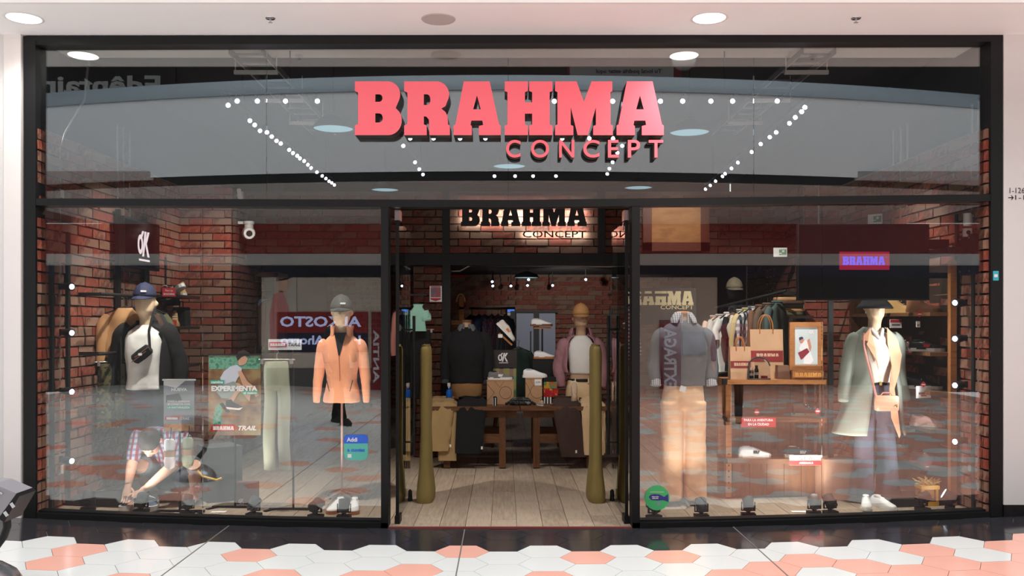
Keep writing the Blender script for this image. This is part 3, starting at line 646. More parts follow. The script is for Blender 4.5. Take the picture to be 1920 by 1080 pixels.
def shoe(name, label, loc, rz, up, sole, accent=None, group=None, L=.28, boot=0, solez=.03, logo=None, lace=None, tilt=None, parent=None, cat='shoe'):
    t = thing(name, label, cat, loc, rz, group); k = L/.28
    if tilt: t.rotation_euler = tilt
    b = MB(); st = [(-.138, .02, .06+boot), (-.13, .032, .09+boot), (-.09, .036, .1+boot), (-.045, .036, .1+boot), (-.018, .037, .088+boot*.4), (.02, .041, .078), (.07, .047, .064), (.112, .043, .054), (.135, .027, .044), (.143, .008, .034)] if boot else [(-.138, .018, .06), (-.13, .030, .088), (-.10, .036, .1+boot), (-.05, .038, .096+boot*1.0), (-.015, .039, .094+boot*.55), (.03, .042, .078+boot*.1), (.075, .047, .06), (.112, .042, .05), (.135, .026, .042), (.143, .008, .034)]
    rings = []
    for x, w_, h in cr(st, 2):
        rings.append([Vector((x*k, w_*k*math.copysign(abs(cos(a))**.8, cos(a))*(1 if sin(a) < .75 else .8), solez*.6+(h*k-solez*.6)*max(0, sin(a))**(.75))) for a in [pi*i/12 for i in range(13)]])
    b.loft(rings, cap=False, closed=False); b.add(rings[0], [tuple(range(13))]); b.add(rings[-1], [tuple(range(13))[::-1]])
    b.build('upper', up, t)
    q = MB(); out = []
    for x, w_ in ((-.146, .0), (-.14, .024), (-.11, .038), (-.03, .036), (.04, .044), (.08, .05), (.118, .044), (.143, .024), (.151, 0)): out.append((x*k, w_*k))
    poly = out+[(x, -y) for x, y in out[-2:0:-1]]
    q.prism(poly, 0, solez*k, 'z'); q.build('sole', sole, t)
    q = MB(); zt_ = (.1+boot)*k; q.lathe([(.0005, .002), (.024*k, .003), (.028*k, -.004)], 12, (-.075*k, 0, zt_))
    for i in range(len(q.v)): q.v[i] = ((q.v[i][0]+.075*k)*1.35-.072*k, q.v[i][1], q.v[i][2])
    q.build('lining', M_blackm if accent is None else accent, t)
    q = MB()
    for i in range(4):
        x = (-.018+.022*i)*k; z = (.1+boot*.6-.0065*(i+1)*2.1-boot*.15*i)*k; q.box((x, 0, z), (.006, .05*k, .006), Matrix.Rotation(R.uniform(-.2, .2), 3, 'Z'))
    stuff(q.build('laces', lace or M_whitep, t))
    if logo:
        q = MB()
        for sy_ in (-1, 1):
            q.lathe([(.011*k, 0), (.017*k, 0)], 12); 
        q = MB()
        for sy_ in (-1, 1): q.box((.0, sy_*.0405*k, .052*k), (.034, .006, .026)); q.box((.026*k, sy_*.042*k, .052*k), (.012, .006, .03), Matrix.Rotation(.5, 3, 'Y'))
        q.build('side_mark', logo, t)
    return t
def hang_top(name, label, loc, rz, m, w_=.42, h=.66, sl=.5, group=None, cat='shirt', short=False, coll=None):
    """a top on a hanger; hook at local z=0, cloth below"""
    t = thing(name, label, cat, loc, rz, group); ph = R.uniform(0, 6)
    def fold(v, amp=.012): return Vector((v.x+amp*.6*sin(v.z*13+ph), v.y+amp*sin(v.x*34+v.z*5+ph)+amp*.7*sin(v.z*17+v.x*9), v.z))
    b = MB(); rg = cr([(0, 0, -.1-h, w_*.5, .045), (0, 0, -.1-h*.6, w_*.46, .04), (0, 0, -.1-h*.25, w_*.47, .045), (0, 0, -.16, w_*.42, .04), (0, 0, -.115, w_*.25, .032), (0, 0, -.085, .06, .03)], 4)
    b.loft([[fold(v) for v in oval(r[0], r[1], r[2], r[3], r[4], 26)] for r in rg])
    b.build('body', m, t)
    for sx in (-1, 1):
        q = MB(); x0 = sx*w_*.40; ll = sl*.42 if short else sl
        pts = cr([(x0*.9, 0, -.155, .05), (x0*1.2, .0, -.24, .058), (x0*1.36, .01, -.16-ll*.55, .05), (x0*1.38, -.01, -.16-ll, .042)], 3)
        q.tube([fold(Vector(p[:3]), .008) for p in pts], [p[3] for p in pts], 12, squash=.62); q.build('sleeve', m, t)
    if coll:
        q = MB(); q.lathe([(.058, -.095), (.05, -.06), (.064, -.075)], 16); q.build('collar', coll, t)
    q = MB(); q.tube([(-.17, 0, -.135), (0, 0, -.07), (.17, 0, -.135)], .007, 6); q.tube([(0, 0, -.07), (0, 0, -.02), (.018, 0, .004), (0, 0, .02), (-.016, 0, .01)], .003, 6); q.build('hanger', M_blackm, t)
    return t
def hang_pants(name, label, loc, rz, m, w_=.34, h=.95, group=None, flare=1.0):
    t = thing(name, label, 'trousers', loc, rz, group); b = MB(); ph = R.uniform(0, 6)
    def fold(v): return Vector((v.x+.005*sin(v.z*11+ph), v.y+.008*sin(v.x*40+v.z*6+ph), v.z))
    b.loft([[fold(v) for v in oval(*r, 22)] for r in cr([(0, 0, -.06, w_*.46, .03), (0, 0, -.14, w_*.5, .04), (0, 0, -.3, w_*.5, .042)], 3)])
    for sx in (-1, 1): b.loft([[fold(v) for v in oval(*r, 16)] for r in cr([(sx*w_*.25, 0, -.27, w_*.25, .042), (sx*w_*.27, 0, -.5*h, w_*.24, .04), (sx*w_*.3, 0, -h, w_*.24*flare, .036)], 4)])
    b.build('body', m, t); q = MB(); q.tube([(-.15, 0, -.045), (.15, 0, -.045)], .006, 6); q.tube([(0, 0, -.045), (0, 0, .0), (.015, 0, .02), (0, 0, .035)], .003, 6)
    for sx in (-1, 1): q.box((sx*.12, 0, -.06), (.02, .05, .04))
    q.build('hanger', M_steel, t); return t
def strip(parent, name, m, path, w_, th, wr=.006, nx=9, seed=0):
    """folded cloth laid along a path of (y,z,width scale, x shift)"""
    p = cr(path, 6); V = []; n = len(p)
    for i, a in enumerate(p):
        t = Vector((0, p[min(i+1, n-1)][0]-p[max(i-1, 0)][0], p[min(i+1, n-1)][1]-p[max(i-1, 0)][1])).normalized(); nn = Vector((0, -t.z, t.y))
        if nn.z < -.2 or (abs(nn.z) < .2 and nn.y > 0): nn = -nn
        ring = []
        for k in range(nx*2):
            s_ = (k/(nx-1) if k < nx else (2*nx-1-k)/(nx-1))*2-1; o_ = th/2 if k < nx else -th/2
            edge = sqrt(max(0, 1-abs(s_)**6)); d = wr*noise.noise(Vector((s_*3+seed, i*.22, seed*1.7)))*2.2
            ring.append(Vector((a[3]+s_*w_/2*a[2]+.004*noise.noise(Vector((i*.4, s_, seed))), a[0], a[1]))+nn*(o_*edge+(d if k < nx else d*.3)))
        V.append(ring)
    b = MB(); b.loft(V); return b.build(name, m, parent)
def floor_spot(label, px, y, yaw=0, tilt=.7, col=None, lit=False, z=None):
    x = PX(px, y); t = thing('floor_spotlight', label, 'spotlight', (x, y, (zf(x)+.006) if z is None else z), yaw, 'spotlights on the display floor')
    q = MB(); q.box((0, 0, .014), (.11, .075, .028)); q.cyl((0, 0, .028), (0, 0, .05), .016); q.build('base', M_blackm, t)
    q = MB()
    for sx in (-1, 1): q.box((sx*.052, 0, .082), (.006, .02, .07))
    q.box((0, 0, .05), (.11, .02, .006)); q.build('yoke', M_blackm, t)
    d = Vector((0, cos(tilt), sin(tilt))); c = Vector((0, 0, .1))
    q = MB(); q.tube([c-d*.055, c-d*.03, c+d*.05], [.026, .042, .046], 16)
    for k in range(3): q.tube([c-d*(.045-.012*k), c-d*(.04-.012*k)], [.045, .045], 14)
    q.build('lamp_head', M_blackm if col is None else col, t)
    q = MB(); q.tube([c+d*.0505, c+d*.053], [.038, .038], 16); q.build('lens', glow('spot_lens', (246, 244, 255), 14) if lit else mat('lens_grey', (60, 62, 66), .2), t)
    return t
def wall_spot(label, loc, side):      # small spotlight clamped to an upright, aiming along +x * side
    t = thing('rail_spotlight', label, 'spotlight', loc, 0, 'spotlights on the uprights beside the window')
    q = MB(); q.cyl((-side*.04, .02, 0), (0, 0, 0), .009, n=8); q.box((-side*.04, .02, 0), (.02, .03, .05)); q.build('bracket', M_blackm, t)
    d = Vector((side*.9, -.45, -.05)).normalized(); q = MB(); q.tube([d*-.02, d*.01, d*.085], [.02, .03, .033], 14); q.build('lamp_head', M_blackm, t)
    q = MB(); q.tube([d*.0855, d*.088], [.021, .021], 14); q.build('lens', glow('spot_lens', (246, 244, 255), 14), t)
    return t
def pole_stand(name, label, cat, px, y, ztop, wbase=.42):
    x = PX(px, y); z = zf(x)+.006; t = thing(name, label, cat, (x, y, z))
    q = MB(); q.box((0, 0, .008), (wbase, .03, .016)); q.box((-wbase/2+.02, -.05, .008), (.03, .13, .016), Matrix.Rotation(-.5, 3, 'Z')); q.box((wbase/2-.02, -.05, .008), (.03, .13, .016), Matrix.Rotation(.5, 3, 'Z')); q.build('base', M_black, t)
    q = MB(); q.cyl((0, 0, .01), (0, 0, ztop-z), .0085, n=10); q.build('pole', M_black, t)
    return t
def sticker(name, label, px0, py0, px1, py1, m, y=GY-.0062, cat='sticker', rnd=.25):
    x0, x1, z0, z1 = PX(px0, y), PX(px1, y), PZ(py1, y), PZ(py0, y); w_, h = x1-x0, z1-z0; r = rnd*min(w_, h)
    P = []
    for cx, cz, a in ((w_/2-r, h/2-r, 0), (-w_/2+r, h/2-r, 90), (-w_/2+r, -h/2+r, 180), (w_/2-r, -h/2+r, 270)): P += arc(cx, cz, r, r, a, a+90, 5)
    q = MB(); q.prism(P, -.0006, .0006); o = q.build(name, m, None, ((x0+x1)/2, y, (z0+z1)/2)); return tag(o, label, cat), w_, h
# ------------------------------------------------------------------ lamps inside the shop
M_lens = glow('track_lens', (238, 236, 255), 16)
for m_ in (M_lens, glow('spot_lens', (246, 244, 255), 14)): m_.cycles.emission_sampling = 'NONE'
TZ = 3.37
def tpos(px, py, z=TZ):
    d = (z-EYE)*F/(603-py); return ((px-945)*d/F, d+CAMY, z)
def track_spot(label, p, aim, g, up=.075):
    t = thing('track_spotlight', label, 'spotlight', p, 0, g); d = (Vector(aim)-Vector(p)).normalized()
    q = MB(); q.cyl((0, 0, up), (0, 0, .005), .008, n=6); q.tube([d*-.06, d*.03], [.026, .03], 10); q.build('lamp_head', M_blackm, t)
    q = MB(); q.tube([d*.031, d*.034], [.019, .019], 10); q.build('lens', M_lens, t)
G_ = {
 'left': [(425,195),(466,224),(475,232),(485,243),(498,246),(507,254),(516,262),(524,267),(540,279),(547,285),(555,290),(560,295),(568,300),(575,307),(581,313),(592,321),(602,328),(609,333),(615,338),(620,341),(625,345)],
 'right': [(1512,199),(1506,207),(1494,218),(1483,229),(1458,246),(1446,255),(1429,268),(1412,283),(1386,303),(1374,314),(1362,324),(1357,329),(1344,338),(1334,346),(1325,353)],
 'front': [(442,187),(480,187),(533,187),(593,187),(1040,187),(1150,187),(1240,187),(1282,187),(1335,187),(1376,187),(1460,187)],
 'middle': [(768,257),(812,257),(862,257),(910,257),(1055,257),(1106,257),(1151,257)],
 'rear': [(927,328),(966,328),(1000,328),(1043,328)],
 'inner left': [(755,271),(777,302),(785,315),(792,325)], 'inner right': [(1168,271),(1159,284),(1150,302),(1144,314),(1140,324)]}
ORD = 'first second third fourth fifth sixth seventh eighth ninth tenth eleventh twelfth thirteenth fourteenth fifteenth sixteenth seventeenth eighteenth nineteenth twentieth last'.split()
WORD = {'left': 'on the long left ceiling track', 'right': 'on the long right ceiling track', 'front': 'on the front cross track', 'middle': 'on the second cross track',
 'rear': 'on the rear cross track', 'inner left': 'on the short inner track left of centre', 'inner right': 'on the short inner track right of centre'}
for k, L_ in G_.items():
    ps = [tpos(*p) for p in L_]
    side_ = k in ('left', 'right', 'inner left', 'inner right')
    for i_, p in enumerate(sorted(ps, key=lambda p: p[1] if side_ else p[0])): track_spot(ORD[i_]+' bright spotlight '+('from the glass ' if side_ else 'counted from the left ')+WORD[k], p, (p[0]*.4, p[1]-1.6, 2.2), 'spotlights '+WORD[k])
    a, e = (min(ps, key=lambda p: p[0]+p[1]), max(ps, key=lambda p: p[0]+p[1]))
    t = MB(); u = (Vector(e)-Vector(a)); c = (Vector(a)+Vector(e))/2; ang = math.atan2(u.y, u.x)
    t.box((0, 0, 0), (u.length+.2, .035, .03), Matrix.Rotation(ang, 3, 'Z')); [t.cyl((u*f).to_tuple()[:2]+(0,), (u*f).to_tuple()[:2]+(.405,), .005, n=6) for f in (-.4, .4)]; tag(t.build('light_track', M_blackm, None, (c.x, c.y, TZ+.07)), 'thin black lighting rail carrying the spotlights '+WORD[k], 'light track')
M_disc = glow('pendant_disc', (150, 186, 198), 1.0); M_disc.cycles.emission_sampling = 'NONE'
for i, (px, py, lab) in enumerate(((625, 243, 'round black pendant with pale disc, left of the red letters'), (1293, 250, 'round black pendant with pale disc, right of the red letters'), (955, 313, 'round black pendant with pale disc, under the red second line'),
      (722, 357, 'round black pendant with pale disc, low at left above the doorway'), (1197, 353, 'round black pendant with pale disc, low at right above the doorway'))):
    x, y, z = tpos(px, py, 3.27); t = thing('pendant_lamp', lab, 'pendant lamp', (x, y, z), 0, 'round pendants behind the upper glass')
    q = MB(); q.lathe([(.182, 0), (.175, .03), (.14, .08), (.07, .12), (.03, .14), (.002, .145)], 28); q.build('shade', M_blackm, t)
    q = MB(); q.lathe([(.0005, .012), (.172, .012)], 28); q.build('diffuser', M_disc, t)
    q = MB(); q.cyl((0, 0, .14), (0, 0, .6), .004, n=6); q.build('cord', M_blackm, t)
# real light of those lamps
for x, y, tx, ty, tz, p in ((-2.5, .2, -2.9, .95, 1.15, 230), (-1.6, .2, -1.3, .92, 1.1, 190), (-2.2, .9, -3.6, 1.3, 1.7, 90), (-2.2, 2.0, -3.4, 3.0, 1.8, 90), (2.5, .25, 3.06, .74, 1.1, 190), (1.6, .25, 1.49, .82, .9, 130), (2.3, .9, 3.7, 1.2, 1.7, 80), (2.3, .4, 2.4, 1.2, .9, 110),
      (2.0, 1.5, 2.7, 2.9, 1.6, 190), (-.6, 1.0, -.5, 2.9, .9, 60), (.7, 1.0, .8, 2.9, 1.0, 60), (0, .6, .05, 1.0, 0, 110)):
    spot('track_light', (x, y, 3.3), (tx, ty, tz), p*1.4, 60, .8, (1, .95, .89), .03)
for x, y, tx, ty, tz, p in ((.9, 6.4, 1.2, 9.4, 1.45, 200), (-.2, 5.0, -.2, 9.4, .9, 40), (0, 4.2, 0, 5.5, 0, 30)):
    spot('back_room_light', (x, y, 2.25), (tx, ty, tz), p, 75, .8, (1, .93, .88), .03)
for x in (-3.1, -2.3, -1.4, 1.45, 2.3, 3.1): spot('track_light', (x, .5, 3.3), (x, .3, 0), 95, 42, .9, (1, .95, .88), .03)
spot('display_uplight', (PX(335, .16), .15, .2), (PX(330, .25), .3, .62), 5, 70, .9, (.97, .97, 1), .04)  # fill lamp added in front of the hanging socks, with no fixture of its own
# floor and side spotlights beside the glass, aimed up and in at the figures
for px, tx, ty, tz, p in ((265, -2.9, 1.1, 1.0, 16), (476, -2.1, .5, .7, 9), (592, -1.4, .92, .9, 16), (645, -1.3, .92, 1.0, 16), (1290, 1.5, .82, .75, 9), (1403, 2.1, 1.0, .6, 9), (1527, 2.6, 1.1, .6, 9), (1590, 3.0, .74, 1.0, 36)):
    spot('display_uplight', (PX(px, .3), .22, zf(2.5)+.19), (tx, ty, tz), p*1.6, 80, .9, (1, .95, .9), .04)
for sx, x in ((1, -3.42), (-1, 3.5)):
    for z in ((1.85 if sx > 0 else 1.56), 1.42, 1.05, .5): spot('side_light', (x, .28, z), (x+sx*(1.6 if sx > 0 else .55), .55 if sx > 0 else .78, z-.05), 20 if sx > 0 else 17, 75, .9, (.97, .97, 1), .03)
# back room lamps in view
for i_, (px, py, y) in enumerate(((745, 535, 8.5), (757, 523, 7.6), (923, 527, 8.2), (924, 535, 8.6), (958, 535, 8.8), (989, 534, 8.6), (991, 523, 7.6), (1036, 534, 8.6), (1098, 523, 7.8))):
    p = at(px, py, y); track_spot(ORD[i_]+' bright spotlight from the left under the dark back room ceiling', p, (p[0], p[1]-2, p[2]-.8), 'spotlights in the back room', 2.425-p[2])
for px, py, lab in ((987, 521, 'flat pale pendant disc under the back room ceiling'),):
    p = at(px, py, 7.0); t = thing('pendant_lamp', lab, 'pendant lamp', p); q = MB(); q.lathe([(.2, 0), (.17, .05), (.03, .1), (.002, .1)], 24); q.build('shade', M_blackm, t)
    q = MB(); q.lathe([(.0005, .006), (.19, .006)], 24); q.build('diffuser', M_disc, t); q = MB(); q.cyl((0, 0, .1), (0, 0, .3), .004, n=6); q.build('cord', M_blackm, t)
q = MB(); q.tube([at(845, 508, 4.2), at(862, 508, 4.2), at(882, 497, 4.2), at(1000, 498, 4.2), at(1180, 500, 4.2)], .015, 8); tag(q.build('ceiling_pipe', M_steel), 'pale bent pipe under the dark ceiling behind the doorway', 'pipe')
q = MB(); q.tube([at(846, 517, 5), at(875, 517, 5)], .02, 8); tag(q.build('ceiling_pipe', mat('red_pipe', (150, 24, 24), .5)), 'short red pipe under the dark ceiling behind the doorway', 'pipe')
# cable trays
for x, lab in ((-2.05, 'grey hanging cable tray behind the upper glass, left'), (2.5, 'grey hanging cable tray behind the upper glass, right')):
    t = thing('cable_tray', lab, 'cable tray', (x, .2, 3.72))
    M_tray = mat('tray_zinc', (150, 150, 150), .5, metal=.6)
    for s_ in (-1, 1): q = MB(); q.box((s_*.13, 1.6, 0), (.012, 3.1, .05)); q.build('rail', M_tray, t)
    for k in range(12): q = MB(); q.box((0, .15+.26*k, 0), (.26, .025, .012)); q.build('rung', M_tray, t)
    for k in range(3): q = MB(); q.box((0, .35+.95*k, -.09), (.36, .03, .03)); q.cyl((-.17, .35+.95*k, -.09), (-.17, .35+.95*k, .14), .005, n=6); q.cyl((.17, .35+.95*k, -.09), (.17, .35+.95*k, .14), .005, n=6); q.build('hanger', mat('tray_white', (200, 200, 198), .5), t)
# ------------------------------------------------------------------ left display
PIPE = 'galvanised conduits on the shop walls'
def pipe(label, pts, r=.011): q = MB(); q.tube(pts, r, 8); return tag(q.build('conduit', M_steel), label, 'pipe', PIPE)
pipe('bent grey conduit beside the left window post', [(-3.59, .38, .12), (-3.59, .38, 2.95), (-3.57, .42, 3.1), (-3.5, .62, 3.42), (-3.5, .7, 3.8)])
for y, l in ((1.47, 'first'), (1.6, 'middle'), (1.74, 'last')): pipe(l+' of three upright conduits behind the left wall screen', [(-3.59, y, 1.2), (-3.59, y, 3.4)])
for y, l in ((1.42, 'first'), (1.56, 'middle'), (1.72, 'last')): pipe(l+' of three upright conduits above the big wall screen', [(3.725, y, 1.2), (3.725, y, 3.4)])
pipe('outer of two upright conduits beside the right window post', [(3.725, .17, .1), (3.725, .17, 3.3)])
pipe('inner of two upright conduits beside the right window post', [(3.725, .27, .1), (3.725, .27, 3.3)])
for y, l in ((4.15, 'first'), (4.3, 'middle'), (4.45, 'last')): pipe(l+' of three upright conduits above the shirt rack', [(3.315, y, 1.5), (3.315, y, 2.9)])
pipe('thin upright conduit in the far corner above the shirt rack', [(3.29, 5.3, 1.4), (3.29, 5.3, 2.7)])
pipe('thin upright conduit above the white camera on the brick corner', [(-3.0, 3.3, 2.6), (-3.0, 3.3, 3.08)])
pipe('upright conduit on the brick corner above the big wall screen', [(PX(1535, 3.08), 3.08, 1.9), (PX(1535, 3.08), 3.08, 3.08)])
def upright(label, x, y, z0, z1): q = MB(); q.span((x-.02, y-.02, z0), (x+.02, y+.02, z1)); return tag(q.build('wall_upright', M_blackm), label, 'upright')
UZ = zf(-3.6)+.006
upright('black upright post nearest the left window corner', -3.575, .21, UZ, 2.02); upright('second black upright post along the left brick wall', -3.575, .47, UZ, 2.3)
upright('black upright post nearest the right window corner', 3.715, .13+.08, UZ, 2.0); upright('second black upright post along the right brick wall', 3.715, .47, UZ, 2.45)
for py, l in ((537, 'topmost'), (623, 'second from top'), (733, 'third from top'), (862, 'lowest')): wall_spot(l+' spotlight on the black uprights beside the left window post', (-3.53, .34, PZ(py, .34)), 1)
for py, l in ((567, 'topmost'), (634, 'second from top'), (721, 'third from top'), (826, 'lowest')): wall_spot(l+' spotlight on the black uprights beside the right window post', (3.66, .3, PZ(py, .3)), -1)
for p, l in (((-3.585, .38, PZ(881, .38)), 'small white junction plate low on the left brick wall'), ((3.72, .27, PZ(877, .27)), 'small white junction plate low on the right brick wall'), ((-3.59, .4, PZ(364, .4)), 'white junction box high on the left brick wall')):
    q = MB(); q.box((0, 0, 0), (.02, .075, .075)); o = tag(q.build('junction_box', M_whitep, None, p), l, 'box'); q = MB(); q.box((.011*(1 if p[0] < 0 else -1), 0, 0), (.004, .06, .06)); q.build('cover', M_whitep, o)
# wall screen on the left
t = thing('wall_screen', 'black screen showing a white ring and letter mark on the left wall', 'screen', (-3.46, 1.67, 2.3))
q = MB(); q.box((0, 0, 0), (.05, .84, .46)); q.build('casing', M_black, t)
q = MB(); q.box((.026, 0, 0), (.003, .80, .42)); q.build('screen', mat('screen_black', (8, 8, 10), .12, spec=.4), t)
mk = ok_mark(t, (.0285, .03, .0), .31, glow('screen_white', (255, 235, 240), 1.1), (pi/2, 0, pi/2))
for s_ in (-.3, .3): q = MB(); q.box((-.08, s_, -.2), (.03, .06, 1.0)); q.build('bracket', M_blackm, t)
# white security camera and devices
def cam_dome(label, p, aim=(0, -1, -.2)):
    t = thing('security_camera', label, 'camera', p); q = MB(); q.cyl((0, 0, .1), (0, 0, .02), .05); q.cyl((0, .0, .13), (0, 0, .1), .06); q.box((-.09, 0, .115), (.2, .04, .03)); q.build('mount', M_whitep, t)
    q = MB(); d = Vector(aim).normalized(); q.tube([d*-.05, d*-.02, d*.05, d*.1], [.05, .075, .07, .06], 16); q.build('housing', M_whitep, t)
    q = MB(); q.tube([d*.1, d*.106], [.035, .03], 14); q.build('lens', M_blackm, t); return t
cam_dome('white security camera on the brick corner left of the doorway', (-2.86, 3.2, PZ(437, 3.2)), (.35, -1, -.15))
t = thing('emergency_light', 'white emergency light box high on the brick corner', 'light', (-2.99, 3.2, PZ(366, 3.2))); q = MB(); q.box((0, 0, 0), (.12, .06, .08)); q.build('body', M_whitep, t); q = MB(); q.box((-.03, -.032, .05), (.04, .03, .03)); q.box((.03, -.032, .05), (.04, .03, .03)); q.build('lamp', M_whitep, t)
t = thing('motion_sensor', 'white rounded motion sensor high beside the right window post', 'sensor', (3.66, .22, PZ(412, .22))); q = MB(); q.tube([(0, 0, -.05), (0, 0, .05)], [.03, .03], 14); q.build('body', M_whitep, t); q = MB(); q.box((.05, .03, 0), (.05, .05, .09)); q.cyl((.05, 0, .03), (.05, -.005, .03), .012); q.build('mount', mat('grey_device', (176, 172, 172), .5), t)
t = thing('alarm_box', 'small white alarm box with dark round opening beside the right window post', 'alarm', (3.66, .22, PZ(436, .22))); q = MB(); q.box((0, 0, 0), (.06, .03, .065)); q.build('body', M_whitep, t); q = MB(); q.cyl((0, -.016, 0), (0, -.019, 0), .017); q.build('opening', M_blackm, t)
M_sgreen = mat('safety_green', (110, 165, 130), .6)
for p, rz, l in ((at(268, 413, 2.4), .9, 'small green and white safety sign on the left brick wall'), (at(1641, 411, 1.95), -.9, 'small green and white safety sign above the big wall screen'), (at(1463, 473, 3.06), 0, 'small pale green safety sign above the shirt rack')):
    t = thing('safety_sign', l, 'sign', p, rz); q = MB(); q.box((0, 0, 0), (.15, .008, .1)); q.build('plate', M_whit, t); q = MB(); q.box((.025, -.006, 0), (.08, .003, .06)); q.build('panel', M_sgreen, t); q = MB(); q.box((.03, -.009, .01), (.025, .003, .025)); q.box((.0, -.009, -.012), (.03, .003, .01)); q.build('figure_mark', M_whit, t)
# clothes rails on the left wall
def rail_thing(label, p0, p1, wall_x, name='clothes_rail'):
    p0, p1 = Vector(p0), Vector(p1); t = thing(name, label, 'clothes rail', p0); d = p1-p0
    q = MB(); q.tube([(0, 0, 0), d], .014, 8); q.build('bar', M_blackm, t)
    for k in (.12, .88): q = MB(); c = d*k; q.box((c.x+(wall_x-p0.x)/2, c.y, c.z+.0), (abs(wall_x-p0.x), .02, .03)); q.build('bracket', M_blackm, t)
    return t
rail_thing('upper black clothes rail on the left brick wall', (-3.34, .55, 1.80), (-3.34, 1.75, 1.80), -3.6)
rail_thing('lower black clothes rail on the left brick wall', (-3.36, .55, 1.30), (-3.36, 1.75, 1.30), -3.6)
M_tan = mat('tan_cloth', (190, 142, 96), .9, var=.08, scale=8); M_olive = mat('olive_cloth', (92, 92, 64), .9, var=.1, scale=8)
M_rust = mat('rust_cloth', (128, 56, 44), .9, var=.1, scale=8); M_red = mat('red_cloth', (150, 36, 34), .9, var=.1, scale=8)
M_brown = mat('brown_cloth', (82, 58, 48), .9, var=.1, scale=8); M_char = mat('charcoal_cloth', (48, 48, 52), .9, var=.1, scale=8)
M_camo = ramp_mat('camouflage_cloth', [(0, (52, 48, 38)), (.42, (96, 88, 62)), (.52, (62, 66, 46)), (.62, (128, 112, 82))], .9, 'steps', 11, bump=0)
M_denim = mat('denim', (44, 56, 84), .9, var=.15, scale=12); M_dgreen = mat('dark_green_cloth', (44, 62, 54), .9, var=.1, scale=8)
M_chkb = stripes_mat('check_dark_red', (44, 30, 40), (96, 40, 50), (30, 34, 60), 26, 22)
GL_ = 'garments on the left wall rails'
for y, m, l in ((1.05, M_tan, 'tan top nearest the window on the upper left rail'), (1.19, M_blk, 'black jacket on the upper left rail behind the tan top'), (1.32, M_brown, 'brown jacket on the upper left rail'), (1.45, M_char, 'charcoal jacket on the upper left rail'), (1.58, M_olive, 'olive jacket deepest on the upper left rail')):
    hang_top('hanging_jacket', l, (-3.34, y, 1.775), R.uniform(-.1, .1)+.15, m, .36, .42, .4, GL_, 'jacket')
hang_pants('hanging_trousers', 'camouflage trousers nearest the window on the lower left rail', (-3.40, .95, 1.265), .5, M_camo, .26, .62, GL_)
hang_top('hanging_shirt', 'red shirt on the lower left rail above a dark bag', (-3.34, 1.12, 1.275), .5, M_red, .34, .3, .3, GL_)
hang_pants('hanging_trousers', 'dark green trousers on the lower left rail', (-3.34, 1.28, 1.265), .5, M_dgreen, .26, .6, GL_)
hang_pants('hanging_trousers', 'dark denim trousers deepest on the lower left rail', (-3.34, 1.44, 1.265), .5, M_denim, .26, .66, GL_)
# shoe shelves on the left wall
M_shelf = mat('dark_shelf_wood', (58, 42, 34), .6, var=.15, scale=10)
for z, l in ((1.84, 'top dark shelf with sneakers on the left brick wall'), (1.52, 'second dark shelf with a beige boot on the left brick wall'), (1.13, 'third dark shelf on the left brick wall')):
    t = thing('wall_shelf', l, 'shelf', (-3.42, 2.4, z), 0, 'shoe shelves on the left wall'); q = MB(); q.box((0, 0, -.015), (.34, .66, .03)); q.build('board', M_shelf, t)
    for s_ in (-.25, .25): q = MB(); q.box((-.1, s_, -.06), (.16, .02, .08)); q.build('bracket', M_blackm, t)
for y, l in ((2.16, 'black shelf upright left of the shoe shelves'), (2.62, 'black shelf upright right of the shoe shelves')): upright(l, -3.59, y, .7, 2.25)
M_wsole = mat('white_rubber', (236, 234, 228), .5); M_gum = mat('gum_rubber', (190, 122, 74), .5); M_wleather = mat('white_leather', (236, 234, 232), .45)
M_bleather = mat('black_leather', (30, 29, 30), .4); M_tanb = mat('tan_nubuck', (196, 156, 98), .8, var=.06, scale=12); M_brownb = mat('brown_nubuck', (128, 84, 52), .8, var=.06, scale=12)
M_grey = mat('grey_suede', (118, 114, 112), .9, var=.06, scale=12); M_pk = mat('pink_mesh', (214, 150, 140), .8)
shoe('sneaker', 'black and white sneaker propped up on the top left shelf', (-3.38, 2.38, 1.862), -.5, M_bleather, M_wsole, logo=M_wleather, L=.27, tilt=(0, -.5, -.5), solez=.04)
shoe('sneaker', 'dark sneaker with pale collar lying left on the top left shelf', (-3.42, 2.2, 1.842), -1.1, M_bleather, M_char, accent=M_pk, L=.27)
shoe('boot', 'tan ankle boot at the right end of the top left shelf', (-3.4, 2.63, 1.842), -1.2, M_tanb, M_wsole, boot=.08, L=.25, cat='boot')
shoe('boot', 'beige boot on the second left shelf behind the capped figure', (-3.36, 2.3, 1.522), -1.2, M_tanb, M_tanb, boot=.08, L=.26, cat='boot')
t = thing('black_bag', 'black upright bag on the second left shelf', 'bag', (-3.4, 2.6, 1.522)); q = MB(); q.box((0, 0, .1), (.14, .17, .2), taper=.9); q.build('body', M_blk, t); q = MB(); q.tube([(0, -.05, .2), (0, -.04, .26), (0, .04, .26), (0, .05, .2)], .006, 6); q.build('strap', M_char, t)
def card(name, label, p, w_, h, m, rz=0, cat='sign', tilt=0, th=.006):
    q = MB(); q.box((0, 0, 0), (w_, th, h)); o = tag(q.build(name, m, None, p), label, cat); o.rotation_euler = (tilt, 0, rz); return o
c = card('shelf_card', 'small red card with white words under the top left shelf', at(317, 548, 2.0), .125, .085, M_redp, .35)
text('Para las', .02, M_whit, c, (0, -.0045, .018), width=.07); text('MONTAÑAS', .022, M_whit, c, (0, -.0045, -.016), width=.1, bold=.02)
card('shelf_card', 'small plain red card beside the beige boot', at(324, 606, 2.0), .07, .06, M_redp, .35)
